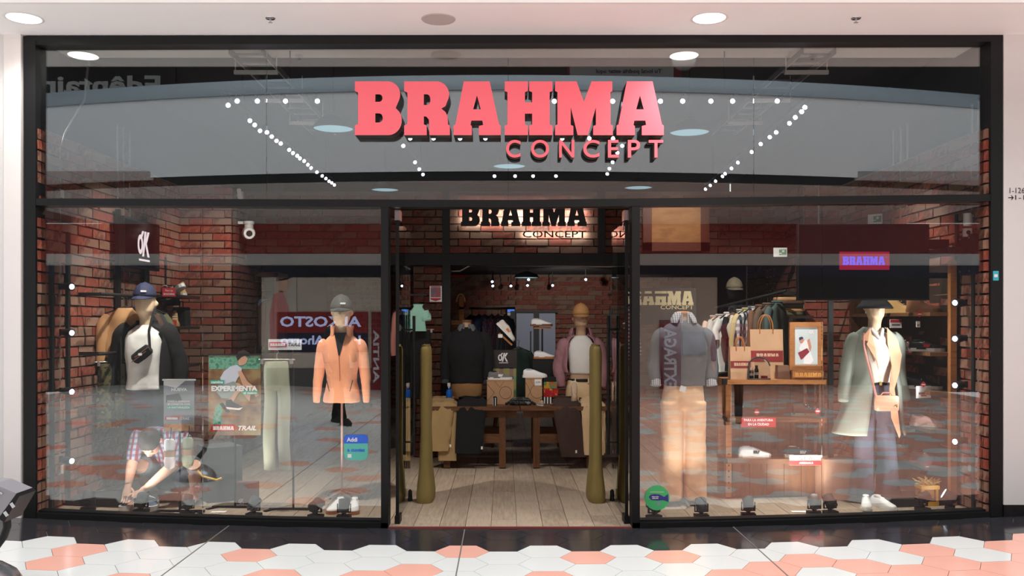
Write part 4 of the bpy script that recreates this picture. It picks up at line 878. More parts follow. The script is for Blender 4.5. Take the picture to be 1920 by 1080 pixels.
# wardrobe bay in the left recess
t = thing('open_wardrobe', 'open brown wooden wardrobe bay in the left recess', 'wardrobe', (PX(478, 4.2), 4.2, 0))
q = MB(); q.box((-.22, 0, 1.08), (.05, .45, 2.16)); q.build('side_panel', M_oak, t); q = MB(); q.box((.32, 0, 1.08), (.05, .45, 2.16)); q.build('side_panel', M_wood, t)
q = MB(); q.box((.05, 0, 2.14), (.6, .45, .05)); q.build('top', M_woodh, t); q = MB(); q.box((.05, .22, 1.08), (.54, .02, 2.1)); q.build('back_panel', M_blackm, t); q = MB(); q.box((.05, 0, .3), (.54, .45, .04)); q.build('shelf', M_woodh, t)
q = MB(); q.tube([(-.2, 0, 1.95), (.3, 0, 1.95)], .012, 8); q.build('rail', M_blackm, t)
wx = PX(478, 4.2)
for k, (m, l) in enumerate(((mat('blue_cloth', (36, 70, 140), .9), 'bright blue shirt in the wardrobe bay'), (M_denim, 'first pale striped denim shirt in the wardrobe bay'), (mat('pale_denim', (120, 128, 150), .9), 'pale blue shirt in the wardrobe bay'), (M_brown, 'brown jacket at the right of the wardrobe bay'))):
    hang_top('hanging_shirt', l, (wx-.12+.115*k, 4.13, 1.93), 1.1, m, .34, .6, .5, 'garments in the wardrobe bay')
# posters on stands
def poster_figure(parent, y, s, ox=0, oz=0):
    skin = mat('poster_skin', (214, 160, 130), .7)
    def poly(name, pts, m, d): q = MB(); q.prism([(ox+x*s, oz+z*s) for x, z in pts], y-.0006*d, y-.0006*d+.0005); q.build(name, m, parent)
    poly('printed_trunk', [(-.2, .02), (-.27, .18), (-.2, .3), (-.08, .4), (.05, .43), (.14, .36), (.12, .26), (.06, .18), (-.02, .02), (-.1, -.02)], mat('poster_shirt', (206, 208, 220), .7), 2)
    poly('printed_face', [(.08, .42), (.07, .52), (.12, .6), (.2, .6), (.25, .54), (.22, .46), (.15, .42)], skin, 3)
    poly('printed_hair', [(.06, .5), (.03, .58), (.07, .68), (.18, .71), (.27, .66), (.28, .58), (.2, .6), (.13, .57)], mat('poster_hair', (52, 42, 40), .8), 4)
    poly('printed_arm', [(.06, .3), (.13, .32), (.24, .12), (.42, -.02), (.46, -.14), (.40, -.18), (.34, -.06), (.16, .04)], skin, 4)
    poly('printed_arm', [(.02, .1), (.1, .08), (.2, -.08), (.3, -.14), (.28, -.26), (.2, -.16), (.08, -.02)], skin, 5)
    poly('printed_leg', [(-.02, .08), (.12, .06), (.2, .0), (.06, -.12), (-.02, -.26), (-.12, -.24), (-.04, -.06)], skin, 3)
    poly('printed_shorts', [(-.3, .08), (-.34, -.08), (-.24, -.2), (-.08, -.2), (.04, -.04), (.1, .06), (-.02, .12), (-.2, .06)], mat('poster_shorts', (150, 158, 152), .8), 4)
    poly('printed_shoe', [(-.16, -.24), (-.16, -.36), (.06, -.4), (.16, -.36), (.12, -.34), (-.02, -.28), (-.06, -.22)], M_bleather, 6)
    poly('printed_shoe', [(-.28, -.3), (-.16, -.46), (-.08, -.46), (-.12, -.4), (-.22, -.28)], M_bleather, 5)
    poly('printed_sole', [(-.16, -.36), (-.14, -.4), (.1, -.42), (.16, -.37), (.06, -.385)], M_whit, 7)
M_pbg = ramp_mat('poster_woodland', [(.3, (110, 78, 56)), (.45, (140, 104, 72)), (.55, (160, 128, 92)), (.66, (150, 144, 90)), (.8, (104, 146, 112))], .6, 'noise', 9, bump=0)
M_mint = mat('mint_print', (60, 176, 152), .6)
y = .6; x0 = PX(441, y); t = pole_stand('poster_stand', 'large woodland poster of a crouching hiker on a black stand', 'poster', 441, y, PZ(662, y), .38); zt0 = zf(x0)+.006
w_, h = 98/S(y), 151/S(y); zc = PZ(740, y)-zt0
q = MB(); q.box((0, -.014, zc), (w_, .008, h)); pb = q.build('board', M_pbg, t)
q = MB(); q.box((0, -.016, zc+h/2), (w_+.02, .014, .012)); q.build('clamp_bar', M_blackm, t)
def pp(px, py): return ((px-441)/S(y), PZ(py, y)-zt0)
def ptxt(body, px, py, hp, wp, m, bold=.03, shear=0, par=t, yy=-.0225, org=None):
    a = org or (441, y, zt0); text(body, hp/S(a[1]), m, par, ((px-a[0])/S(a[1]), yy, PZ(py, a[1])-a[2]), bold=bold, width=wp/S(a[1]), shear=shear)
q = MB(); q.box((-.0, -.0185, zc+h*.4), (w_*.98, .0008, h*.16)); q.build('printed_trees', ramp_mat('poster_trees', [(.35, (64, 120, 96)), (.5, (120, 176, 150)), (.65, (84, 130, 100))], .6, 'noise', 22, bump=0), t)
q = MB(); q.prism([((398-441)/S(y), zc-h*.42), ((418-441)/S(y), zc-h*.42), ((418-441)/S(y), zc-h*.1), ((405-441)/S(y), zc-h*.16)], -.019, -.0185); q.build('printed_trees', MATS['poster_trees'], t)
poster_figure(t, -.0192, h*.66, .0, zc+.06)
ptxt('EXPERIMENTA', 441, 728, 10, 86, M_whit, .05); 
for a, bpx, cpy, tt in ((396, 422, 716, 'camina'), (456, 485, 736, 'el nuevo')):
    q = MB(); q.box((((a+bpx)/2-441)/S(y), -.0235, PZ(cpy, y)-zt0), ((bpx-a)/S(y), .0008, 7/S(y))); q.build('printed_band', M_mint, t); ptxt(tt, (a+bpx)/2, cpy, 5, (bpx-a)-4, M_whit, .03, yy=-.0248)
q = MB(); q.box(((420-441)/S(y), -.0235, PZ(802, y)-zt0), (46/S(y), .0008, 12/S(y))); q.build('printed_band', M_redp, t)
brahma_flat(t, (401-441)/S(y), (440-441)/S(y), -.0245, PZ(805.5, y)-zt0, M_whit, 7/S(y)); ptxt('TRAIL', 465, 802, 8.5, 34, M_whit, .03, .3)
# smaller poster
y2 = .38; x2 = PX(337, y2); zt2 = zf(x2)+.006; t2 = pole_stand('poster_stand', 'smaller grey poster reading NUEVA on a black stand', 'poster', 337, y2, PZ(714, y2), .40)
w2_, h2 = 57/S(y2), 96/S(y2); zc2 = PZ(760, y2)-zt2
q = MB(); q.box((0, -.014, zc2), (w2_, .008, h2)); q.build('board', mat('poster_grey', (150, 152, 160), .6, var=.15, scale=6), t2)
q = MB(); q.box((0, -.016, zc2+h2/2), (w2_+.02, .014, .012)); q.build('clamp_bar', M_whitep, t2)
q = MB(); q.prism([(-w2_/2, zc2+h2*.48), (w2_*.2, zc2+h2*.48), (-.02, zc2+h2*.34), (-w2_/2, zc2+h2*.4)], -.0192, -.0186); q.build('printed_shape', M_whit, t2)
q = MB(); q.prism([(-w2_*.42, zc2+h2*.2), (-.0, zc2+h2*.24), (.03, zc2+h2*.08), (-w2_*.42, zc2+h2*.06)], -.0192, -.0186); q.build('printed_shape', mat('poster_dark', (66, 66, 66), .7), t2)
og = (337, y2, zt2)
ptxt('NUEVA', 338, 730, 6, 30, M_whit, .05, par=t2, org=og)
for py, tt in ((752, 'DONDE LA ADRENALINA'), (757.5, 'SE CONECTA CON'), (763.5, 'LA NATURALEZA')):
    if py > 760: q = MB(); q.box((0, -.0195, PZ(py, y2)-zt2), (46/S(y2), .0008, 6/S(y2))); q.build('printed_band', M_mint, t2)
    ptxt(tt, 337, py, 3.6, 42, M_whit, .03, par=t2, org=og)
q = MB(); q.box((-.055, -.0195, PZ(784, y2)-zt2), (26/S(y2), .0008, 6.5/S(y2))); q.build('printed_band', M_redp, t2)
brahma_flat(t2, (314-337)/S(y2), (335-337)/S(y2), -.021, PZ(786, y2)-zt2, M_whit, 4/S(y2)); ptxt('TRAIL', 349, 784, 5, 17, M_whit, .02, .3, par=t2, org=og)
q = MB(); q.box((0, -.0195, PZ(801, y2)-zt2), (w2_*.96, .0008, 13/S(y2))); q.build('printed_photo', ramp_mat('poster_amber', [(.3, (150, 90, 50)), (.5, (214, 160, 110)), (.7, (190, 120, 70))], .6, 'noise', 14, bump=0), t2)
# small card stand with hanging trousers
y3 = .58; t3 = pole_stand('card_stand', 'tall thin black stand holding a small white and red card', 'stand', 550, y3, PZ(650, y3), .40); z3 = zf(PX(550, y3))+.006
q = MB(); q.box(((535-550)/S(y3), -.012, PZ(646, y3)-z3), (62/S(y3), .006, 20/S(y3))); q.build('card', M_whit, t3)
q = MB(); q.box(((522-550)/S(y3), -.0165, PZ(646, y3)-z3), (33/S(y3), .0008, 9/S(y3))); q.build('printed_band', M_redp, t3)
brahma_flat(t3, (507.5-550)/S(y3), (536-550)/S(y3), -.018, PZ(649, y3)-z3, M_whit, 5.5/S(y3)); ptxt('TRAIL', 553, 646, 6.5, 23, M_char, .02, .3, par=t3, yy=-.0165, org=(550, y3, z3))
q = MB(); q.tube([(-.2, 0, PZ(664, y3)-z3), (.06, 0, PZ(664, y3)-z3)], .006, 6); q.build('cross_bar', M_black, t3)
hang_pants('hanging_trousers', 'pale sage trousers clipped to the thin stand beside the poster', (PX(519, .52), .52, PZ(664, .52)+.0), 0, mat('sage_cloth', (176, 178, 152), .9, var=.05, scale=8),   .21, .95)
# maroon box, dark plinth, strap, tags, socks
bx_ = tag(MB().box((0, 0, .1), (40/S(.5), .12, 42/S(.5))).build('shoe_box', mat('maroon_card', (112, 70, 66), .7), None, (PX(460, .75), .80, zf(-2.1)+.006)), 'plain maroon shoe box standing on end on the display floor', 'box')
bx_.location.z += 42/S(.5)/2-.1; ok_mark(bx_, (-.03, -.0615, .04), .05, M_whit)
pl_ = tag(MB().box((0, 0, .235), (.30, .30, .47), Matrix.Rotation(.62, 3, 'Z')).build('display_plinth', mat('grey_plinth', (74, 76, 78), .7, var=.08, scale=6), None, (PX(408, .9), .95, zf(-2.4)+.006)), 'dark grey cube plinth turned on its corner behind the posters', 'plinth')
q = MB(); q.tube([(-.1, 0, .05), (-.06, 0, .0), (.06, -.01, -.03), (.1, 0, -.015)], .009, 8); tag(q.build('yellow_strap', mat('yellow_strap', (236, 186, 40), .6), None, at(393, 893, .55)), 'short bright yellow strap lying across the dark plinth', 'strap')
def htag(label, p, s=.05): q = MB(); q.box((0, 0, 0), (s, .004, s), Matrix.Rotation(pi/4, 3, 'Y')); o = tag(q.build('price_tag', M_redp, None, p), label, 'tag'); q = MB(); q.box((0, -.003, 0), (s*.8, .001, s*.25)); q.build('print', M_whit, o); return o
htag('red diamond price tag hanging beside the dark plinth', at(370, 912, .3))
def socks(label, p, m):
    t = thing('sock_pair', label, 'socks', p); q = MB(); q.loft([oval(0, 0, z, w_, .022, 18) for z, w_ in ((-.135, .015), (-.12, .04), (-.07, .05), (-.02, .036), (.04, .045), (.09, .045), (.105, .03))]); q.build('knit', m, t)
    q = MB(); q.loft([oval(0, 0, z, .046, .028, 18) for z in (-.035, .012)], cap=False); q.build('paper_band', M_kraft, t)
    q = MB(); q.tube([(0, 0, .1), (.01, 0, .13), (0, .035, .2)], .004, 6); q.build('hook', M_blackm, t)
socks('white socks in a kraft band hanging below the small poster', at(318, 848, .33), M_wleather); socks('sage green socks in a kraft band hanging right of the white socks', at(352, 845, .33), mat('sage_knit', (178, 182, 150), .9))
for px, y_, l in ((410, .42, 'white paper card lying on the floor below the woodland poster'), (1498, .42, 'white paper card lying on the floor below the sneaker shelf')): tag(MB().box((0, 0, .002), (.12, .05, .003)).build('floor_card', M_whit, None, (PX(px, y_), y_, zf(PX(px, y_))+.006)), l, 'card')
M_lg = mat('grey_lamp', (66, 68, 70), .5)
floor_spot('black floor spotlight nearest the left window corner', 165, .3, .3); floor_spot('black floor spotlight between the trail shoes', 265, .3, 0)
floor_spot('grey headed floor spotlight below the small poster', 351, .3, .2, .9, M_lg); floor_spot('grey headed floor spotlight beside the maroon box', 476, .3, -.3, .8, M_lg)
floor_spot('black floor spotlight at the foot of the card stand', 592, .3, -.4, .3); floor_spot('grey headed floor spotlight between the white gum soled shoes', 645, .3, 0, 1.2, M_lg)
shoe('sneaker', 'white gum soled sneaker left of the floor spotlight, toe to the glass', (PX(629, .5), .56, zf(-1.4)+.006), -pi/2-.25, M_wleather, M_gum, L=.28, accent=M_wleather)
shoe('sneaker', 'white gum soled sneaker right of the floor spotlight, toe to the glass', (PX(662, .5), .56, zf(-1.3)+.006), -pi/2+.1, M_wleather, M_gum, L=.28, accent=M_wleather)
M_trail = mat('blue_grey_mesh', (104, 116, 138), .85, var=.1, scale=30)
for px, l, a in ((247, 'blue grey trail shoe with white sole, left one of the pair being laced', -.3), (285, 'blue grey trail shoe with white sole, right one of the pair being laced', .25)):
    shoe('trail_shoe', l, (PX(px, .45), .47, zf(-2.9)+.006), -pi/2+a, M_trail, M_wsole, logo=M_wleather, L=.27, solez=.045, accent=M_blk)
# stickers on the glass
o, w_, h = sticker('window_sticker', 'rounded blue and mint sticker on the left pane beside the doorway', 645, 815, 690, 863, mat('sticker_mint', (96, 196, 180), .5))
P = [p for p in arc(w_/2-.03, h/2-.03, .03, .03, 0, 90, 5)+arc(-w_/2+.03, h/2-.03, .03, .03, 90, 180, 5)]+[(-w_/2, h*.16), (w_/2, h*.16)]
q = MB(); q.prism(P, -.0016, -.0008); q.build('blue_band', mat('sticker_blue', (52, 108, 226), .5), o); text('Addi', 8/S(0), M_whit, o, (-.03, -.0022, h*.31), bold=.03, width=20/S(0)); text('a cuotas', 6/S(0), mat('sticker_blue', (52, 108, 226), .5), o, (0, -.0012, -h*.1), bold=.04, width=33/S(0))
q = MB(); q.box((-w_*.27, -.001, -h*.33), (.03, .001, .028)); q.build('white_mark', M_whit, o)
o, w_, h = sticker('window_sticker', 'round green sticker with a purple fish shape low on the right pane', 1208.5, 910, 1255.5, 957, mat('sticker_green', (76, 190, 116), .5), rnd=.5)
q = MB(); q.prism([(-.065+.0, .006), (-.05, .024), (-.02, .03), (.02, .026), (.055, .008), (.085, .03), (.088, -.03), (.05, -.018), (0, -.02), (-.045, -.016)], -.0016, -.0008); q.build('purple_shape', mat('sticker_purple', (66, 52, 140), .5), o)
text('tienda\naliada', .022, M_whit, o, (-.015, -.0024, .004), bold=.03, width=.055); q = MB(); q.box((0, -.001, .045), (.105, .001, .008)); q.build('white_band', mat('sticker_pale', (170, 206, 160), .5), o); q = MB(); q.lathe([(.0005, 0), (.013, 0)], 12); oo = q.build('lilac_dot', mat('sticker_lilac', (150, 140, 180), .5), o, (.012, -.0014, -.045)); oo.rotation_euler = (pi/2, 0, 0)
o, w_, h = sticker('frame_sticker', 'small cyan sticker on the right frame post', 1862, 508, 1872.5, 526, mat('sticker_cyan', (60, 184, 200), .5), y=-.0062, rnd=.1); q = MB(); q.box((0, -.001, .0), (w_*.6, .001, h*.3)); q.build('white_mark', M_whit, o)
# ------------------------------------------------------------------ dressed mannequins
def pole_base(t, h=.9, m=None, r=.16):
    q = MB(); q.cyl((0, .02, .01), (0, .02, h), .012, n=10); q.build('pole', m or M_steel, t)
    q = MB(); q.lathe([(.0005, .014), (r, .012), (r, 0)], 24); q.build('base', m or M_steel, t)
# 1: black jacket, white shirt, navy cap
y = .95; x = PX(274, y); t = thing('mannequin', 'capped mannequin in an open black jacket and white shirt, left window', 'mannequin', (x, y, zf(x)+.006))
head(t, M_skin, 1.46, -.05); cap(t, mat('navy_cap', (34, 38, 66), .8, var=.06), 1.735, -.03, M_whit)
garment(t, 'shirt', M_offw, [[(.02, -.02, .93, .185, .13), (.01, -.02, 1.06, .16, .12), (0, -.02, 1.26, .17, .13), (0, -.01, 1.4, .17, .11), (0, 0, 1.46, .11, .08), (0, 0, 1.49, .072, .066)]], wr=.005)
rg = [(0, 0, .90, .235, .165, 4), (0, 0, 1.06, .22, .155, 6), (0, 0, 1.26, .222, .15, 8), (0, 0, 1.39, .22, .13, 12), (0, .005, 1.455, .17, .1, 10), (0, .01, 1.495, .098, .084, 0), (0, .012, 1.53, .086, .08, 2)]
shell(t, 'jacket', M_blk, rg, -90+38, 270-38, .008)
for sx in (-1, 1): garment(t, 'sleeve', M_blk, [], [arm(sx, .19, 1.43, (.30, .0, .90), (.285, .03, 1.15), (.09, .078, .07, .062))], .008)
garment(t, 'trousers', M_navy, [[(0, 0, .98, .15, .11), (0, 0, .86, .175, .125), (0, 0, .72, .178, .125)]], [[(sx*.09, 0, .8, .095), (sx*.095, 0, .64, .088), (sx*.1, 0, .5, .082)] for sx in (-1, 1)])
pole_base(t, .8)
bg = thing('belt_bag', 'black crossbody bag with brown straps on the white shirt', 'bag', (x+.03, y-.165, PZ(664, y-.16)))
q = MB(); q.loft([oval(0, 0, z, a, .035, 16, pw=3) for z, a in ((-.085, .03), (-.075, .045), (.0, .05), (.075, .045), (.085, .03))]); bb = q.build('body', M_blk, bg); bb.rotation_euler = (0, radians(52), 0)
for k in (-.02, .02):
    q = MB(); q.box((0, -.037, 0), (.008, .004, .15)); s_ = q.build('zip', mat('bag_brown', (120, 86, 70), .6), bg, (k*.6, 0, k)); s_.rotation_euler = (0, radians(52), 0)
q = MB(); q.box((0, -.04, 0), (.03, .003, .02)); q.build('badge', M_whit, bg)
q = MB(); q.tube([(.06, .02, .05), (.045, .035, .2), (.06, .1, .36), (.05, .16, .40)], .011, 8, squash=.4); q.tube([(-.07, .02, -.05), (-.14, .09, -.09), (-.17, .16, -.05)], .011, 8, squash=.4); q.build('strap', M_blk, bg)
# 2: peach half-zip jacket
M_peach = mat('peach_fleece', (240, 160, 118), .85, var=.03, scale=8, sheen=.2)
y = .92; x = PX(641, y); t = thing('mannequin', 'mannequin in a peach half-zip jacket and grey cap on a wheeled stand', 'mannequin', (x, y, zf(x)+.006))
head(t, M_skin, 1.43, -.03); cap(t, mat('grey_cap', (46, 48, 48), .8), 1.68, -.02, M_whit, s=1.0)
garment(t, 'jacket', M_peach, [[(0, 0, .87, .165, .12), (0, 0, .93, .158, .115), (0, 0, 1.07, .13, .102), (0, -.01, 1.22, .152, .125), (0, 0, 1.34, .168, .118), (0, 0, 1.42, .135, .09), (0, 0, 1.455, .085, .07)]], [], .006)
for sx in (-1, 1): garment(t, 'sleeve', M_peach, [], [[(sx*.125, 0, 1.39, .05), (sx*.16, 0, 1.345, .06), (sx*.193, .01, 1.17, .049), (sx*.208, 0, 1.04, .043), (sx*.217, -.03, .865, .031)]], .005)
shell(t, 'collar', M_peach, [(0, 0, 1.43, .1, .082, 14), (0, .0, 1.48, .092, .078, 10), (0, .012, 1.535, .098, .082, 4)], -90+24, 270-24, .003, .008)
q = MB(); q.prism([(-.06, 1.46), (.06, 1.46), (.012, 1.28), (-.006, 1.28)], -.0, .0001); q = MB()
q.add([(-.05, -.085, 1.475), (.05, -.085, 1.475), (.006, -.139, 1.28), (-.006, -.139, 1.28)], [(0, 1, 2, 3)]); zz = q.build('inner_shirt', M_blk, t); sd = zz.modifiers.new('t', 'SOLIDIFY'); sd.thickness = .012
q = MB(); q.tube([(0, -.144, 1.28), (.004, -.138, 1.2), (.004, -.118, 1.06)], .004, 6); q.build('zip', mat('zip_peach', (200, 120, 86), .6), t)
for sx in (-1, 1): q = MB(); q.box((sx*.1, -.108, 1.02), (.006, .008, .1), Matrix.Rotation(sx*.25, 3, 'Y')); q.build('pocket_zip', M_char, t)
q = MB(); q.cyl((0, .0, .06), (0, .0, .9), .011, n=10); q.build('pole', mat('pole_rose', (176, 140, 130), .4, metal=.4), t)
for k in range(4):
    a = pi/4+k*pi/2; q = MB(); q.tube([(0, 0, .10), (.09*cos(a), .09*sin(a), .08), (.19*cos(a), .19*sin(a), .045)], [.018, .016, .012], 8); o = q.build('leg', M_chrome, t); q = MB(); q.cyl((.19*cos(a)-.012, .19*sin(a), .022), (.19*cos(a)+.012, .19*sin(a), .022), .022, n=12); q.build('caster', M_blackm, o)
# 5: grey sweater over shirt, long cream trousers
M_sweat = mat('blue_grey_knit', (84, 88, 98), .95, var=.05, scale=14); M_cream = mat('cream_twill', (236, 190, 148), .85, var=.02, scale=10)
M_chkl = stripes_mat('pale_check', (206, 204, 206), (126, 128, 140), (96, 98, 112), 60, 60)
y = .82; x = PX(1281, y); t = thing('mannequin', 'headless mannequin in a grey sweater and long cream trousers', 'mannequin', (x, y, zf(x)+.006))
garment(t, 'sweater', M_sweat, [[(0, 0, 1.02, .19, .125), (0, 0, 1.1, .185, .122), (0, -.01, 1.3, .205, .135), (0, 0, 1.42, .205, .125), (0, 0, 1.5, .185, .105), (0, 0, 1.555, .115, .08), (0, .01, 1.58, .07, .065)]], [], .006)
for sx in (-1, 1):
    garment(t, 'sleeve', M_sweat, [], [[(sx*.15, 0, 1.46, .07), (sx*.195, 0, 1.42, .078), (sx*.235, .02, 1.24, .066), (sx*.25, .01, 1.16, .06), (sx*.235, -.02, 1.06, .046)]], .006)
    q = MB(); q.tube([(sx*.236, -.018, 1.075), (sx*.24, -.03, 1.02)], [.04, .046], 14); q.build('cuff', M_chkl, t)
shell(t, 'collar', M_chkl, [(0, 0, 1.545, .088, .078, 10), (0, .0, 1.60, .078, .074, 12), (0, .0, 1.645, .068, .068, 16), (0, .0, 1.60, .1, .09, 24), (0, -.01, 1.555, .112, .102, 34)], -90, 270, .001, .004)
q = MB(); q.lathe([(.052, 1.5), (.05, 1.6), (.054, 1.625), (.056, 1.635)], 20); q.build('neck', M_skin, t); q = MB(); q.lathe([(.058, 1.63), (.06, 1.645), (.05, 1.655), (.0005, 1.657)], 20); q.build('neck_cap', M_oak, t)
legs(t, 'trousers', M_cream, top=1.05, bot=.045, hips=.178, leg=(.102, .092, .094), gap=.092, splay=.012, wr=.006, crotch=.82)
q = MB(); q.box((-.03, -.135, 1.0), (.05, .006, .05), Matrix.Rotation(.3, 3, 'Y')); q.build('hang_tag', M_whit, t)
q = MB(); q.cyl((0, .03, .012), (0, .03, .85), .012, n=10); q.tube([(-.16, .08, .02), (0, .03, .05), (.16, .08, .02)], .01, 8); q.tube([(0, .03, .05), (.02, -.13, .02)], .01, 8); q.build('stand', M_steel, t)
# 6: long grey green coat, peach lapels, hat
M_coat = mat('sage_grey_wool', (148, 155, 144), .95, var=.03, scale=12); M_lin = mat('peach_lining', (240, 176, 138), .8, var=.02, scale=8)
y = .74; x = PX(1640, y); t = thing('mannequin', 'mannequin in a long sage grey coat with peach lapels and black hat', 'mannequin', (x, y, zf(x)+.006))
head(t, M_skin, 1.42, 0, s=.93)
hat = MB(); hat.lathe([(.15, -.035), (.135, -.01), (.1, .03), (.096, .09), (.085, .125), (.04, .14), (.002, .142)], 26); hb = hat.build('hat', mat('black_hat', (22, 22, 24), .8), t, (0, 0, 1.665)); hb.modifiers.new('t', 'SOLIDIFY').thickness = .006
garment(t, 'top', mat('ivory_knit', (236, 222, 208), .9, var=.02), [[(0, -.02, 1.0, .13, .1), (0, -.025, 1.12, .125, .1), (0, -.04, 1.24, .145, .118), (0, -.02, 1.36, .15, .1), (0, 0, 1.41, .11, .075), (0, 0, 1.44, .066, .06)]], [], .003)
for s_, a in ((1, .6), (-1, -.6)): q = MB(); q.tube([(s_*.05, -.05, 1.46), (s_*.01, -.105, 1.38), (-s_*.04, -.12, 1.32)], [.014, .018, .012], 8, squash=.5); q.build('wrap_collar', M_offw, t)
rg = [(-.05, .01, .57, .30, .20, 22, 2), (-.03, .01, .75, .255, .18, 14, 2), (-.005, .01, .96, .215, .16, 6, 4), (0, .01, 1.1, .19, .15, 4, 12), (0, .0, 1.25, .198, .148, 6, 22), (0, .0, 1.36, .192, .128, 12, 28), (0, .005, 1.425, .145, .097, 12, 24), (0, .012, 1.47, .085, .08, 6, 14)]
shell(t, 'coat', M_coat, rg, -90+34, 270-12, .008, .008, size=.2)
for sx in (-1, 1):
    garment(t, 'sleeve', M_coat, [], [[(sx*.14, 0, 1.38, .062), (sx*.178, 0, 1.34, .072), (sx*(.225 if sx < 0 else .2), .01, 1.14, .062), (sx*(.25 if sx < 0 else .22), .0, 1.0, .056), (sx*(.275 if sx < 0 else .245), -.03, .84, .05)]], .005)
# lapels and turned-out lining
def flap(name, m, pts, th=.008): q = MB(); q.add(pts, [tuple(range(len(pts)))]); o = q.build(name, m, t); o.modifiers.new('t', 'SOLIDIFY').thickness = th; return o
flap('lapel', M_lin, [(-.07, -.075, 1.47), (-.155, -.11, 1.37), (-.11, -.135, 1.355), (-.125, -.14, 1.33), (-.05, -.16, 1.2), (-.035, -.165, 1.12), (-.055, -.145, 1.3)])
flap('lapel', M_lin, [(.075, -.075, 1.47), (.15, -.105, 1.36), (.175, -.125, 1.24), (.14, -.16, 1.1), (.095, -.17, .96), (.055, -.165, .95), (.08, -.155, 1.15), (.05, -.14, 1.34)])
flap('lining_edge', M_lin, [(.055, -.165, .95), (.095, -.17, .96), (.12, -.175, .78), (.15, -.16, .58), (.14, -.158, .55), (.07, -.17, .72)])
M_slate = mat('slate_trousers', (78, 78, 92), .9, var=.06, scale=10)
legs(t, 'trousers', M_slate, top=1.0, bot=.05, hips=.15, leg=(.082, .075, .09), gap=.08, splay=.035, flare=1.12, wr=.006, crotch=.78, depth=.105)
q = MB(); q.loft([oval(0, 0, z, .153, .118, 24) for z in (.985, 1.02)]); q.build('belt', M_blackm, t); q = MB(); q.box((.0, -.121, 1.0), (.022, .006, .026)); q.build('buckle', mat('brass', (190, 150, 80), .3, metal=.8), t)
q = MB(); q.cyl((0, .03, .012), (0, .03, .8), .012, n=10); q.lathe([(.0005, .012), (.13, .01), (.13, 0)], 20, (0, .1, 0)); q.build('stand', M_steel, t)
hx, hy = PX(1661, y-.2), y-.215
hbg = thing('handbag', 'peach box handbag on a long pink strap across the sage coat', 'bag', (hx, hy, PZ(772, hy)+.006))
q = MB(); q.loft([[Vector((p.x, p.y, p.z)) for p in oval(0, 0, z, a, b_, 20, pw=5)] for z, a, b_ in ((.002, .085, .03), (.01, .094, .036), (.07, .095, .037), (.118, .093, .035), (.126, .084, .03))]); q.build('body', mat('peach_leather', (238, 172, 140), .45), hbg)
q = MB(); q.lathe([(.0005, 0), (.012, 0), (.014, .003)], 12); o = q.build('clasp', mat('brass', (190, 150, 80), .3, metal=.8), hbg, (.06, -.038, .045)); o.rotation_euler = (pi/2, 0, 0)
q = MB(); q.tube([(-.085, .0, .11), (-.1, .015, .2), (-.14, .04, .4), (-.165, .065, .55), (-.13, .14, .64)], .01, 8, squash=.4); q.build('strap', mat('pink_leather', (206, 138, 122), .5), hbg)
q = MB(); q.tube([(-.05, 0, .125), (-.03, 0, .15), (.03, 0, .15), (.05, 0, .125)], .006, 8); q.build('handle', mat('pink_leather', (206, 138, 122), .5), hbg)
for px, l, a in ((1625, 'pointed white shoe below the sage coat, nearer the beige trunk', -.35), (1657, 'pointed white shoe below the sage coat, nearer the yellow lantern', .35)):
    shoe('white_shoe', l, (PX(px, .45), .46, zf(3.05)+.006), -pi/2+a, M_wleather, M_whit, L=.26, solez=.018, accent=M_wleather, lace=M_wleather)
# ------------------------------------------------------------------ display tables in the doorway
TY = 2.77; ST = S(TY); TZ0 = PZ(765, TY)+.02
def table(label, px0, px1, legs_px):
    x0, x1 = PX(px0, TY), PX(px1, TY); t = thing('display_table', label, 'table', ((x0+x1)/2, TY+.38, 0), 0, 'trestle tables in the doorway'); w_ = x1-x0
    for k in range(4): q = MB(); q.box((0, -.32+.2133*k, TZ0-.022), (w_, .208, .044)); q.build('board', M_woodh, t)
    q = MB(); q.box((0, -.33, TZ0-.085), (w_-.06, .03, .08)); q.box((0, .33, TZ0-.085), (w_-.06, .03, .08)); q.build('apron', M_woodh, t)
    for lp in legs_px:
        lx = PX(lp, TY)-(x0+x1)/2
        for s_ in (-1, 1): q = MB(); q.box((lx, s_*.34, (TZ0-.05)/2), (.07, .06, TZ0-.05)); q.build('leg', M_wood, t)
    a, e = [PX(p, TY)-(x0+x1)/2 for p in legs_px]
    for s_ in (-1, 1): q = MB(); q.box(((a+e)/2, s_*.34, PZ(823, TY)), (e-a, .045, .095)); q.build('stretcher', M_woodh, t)
    return t
table('brown plank display table on the left of the entrance', 802, 974, (838, 942)); table('brown plank display table on the right of the entrance', 976, 1152, (1006, 1106))
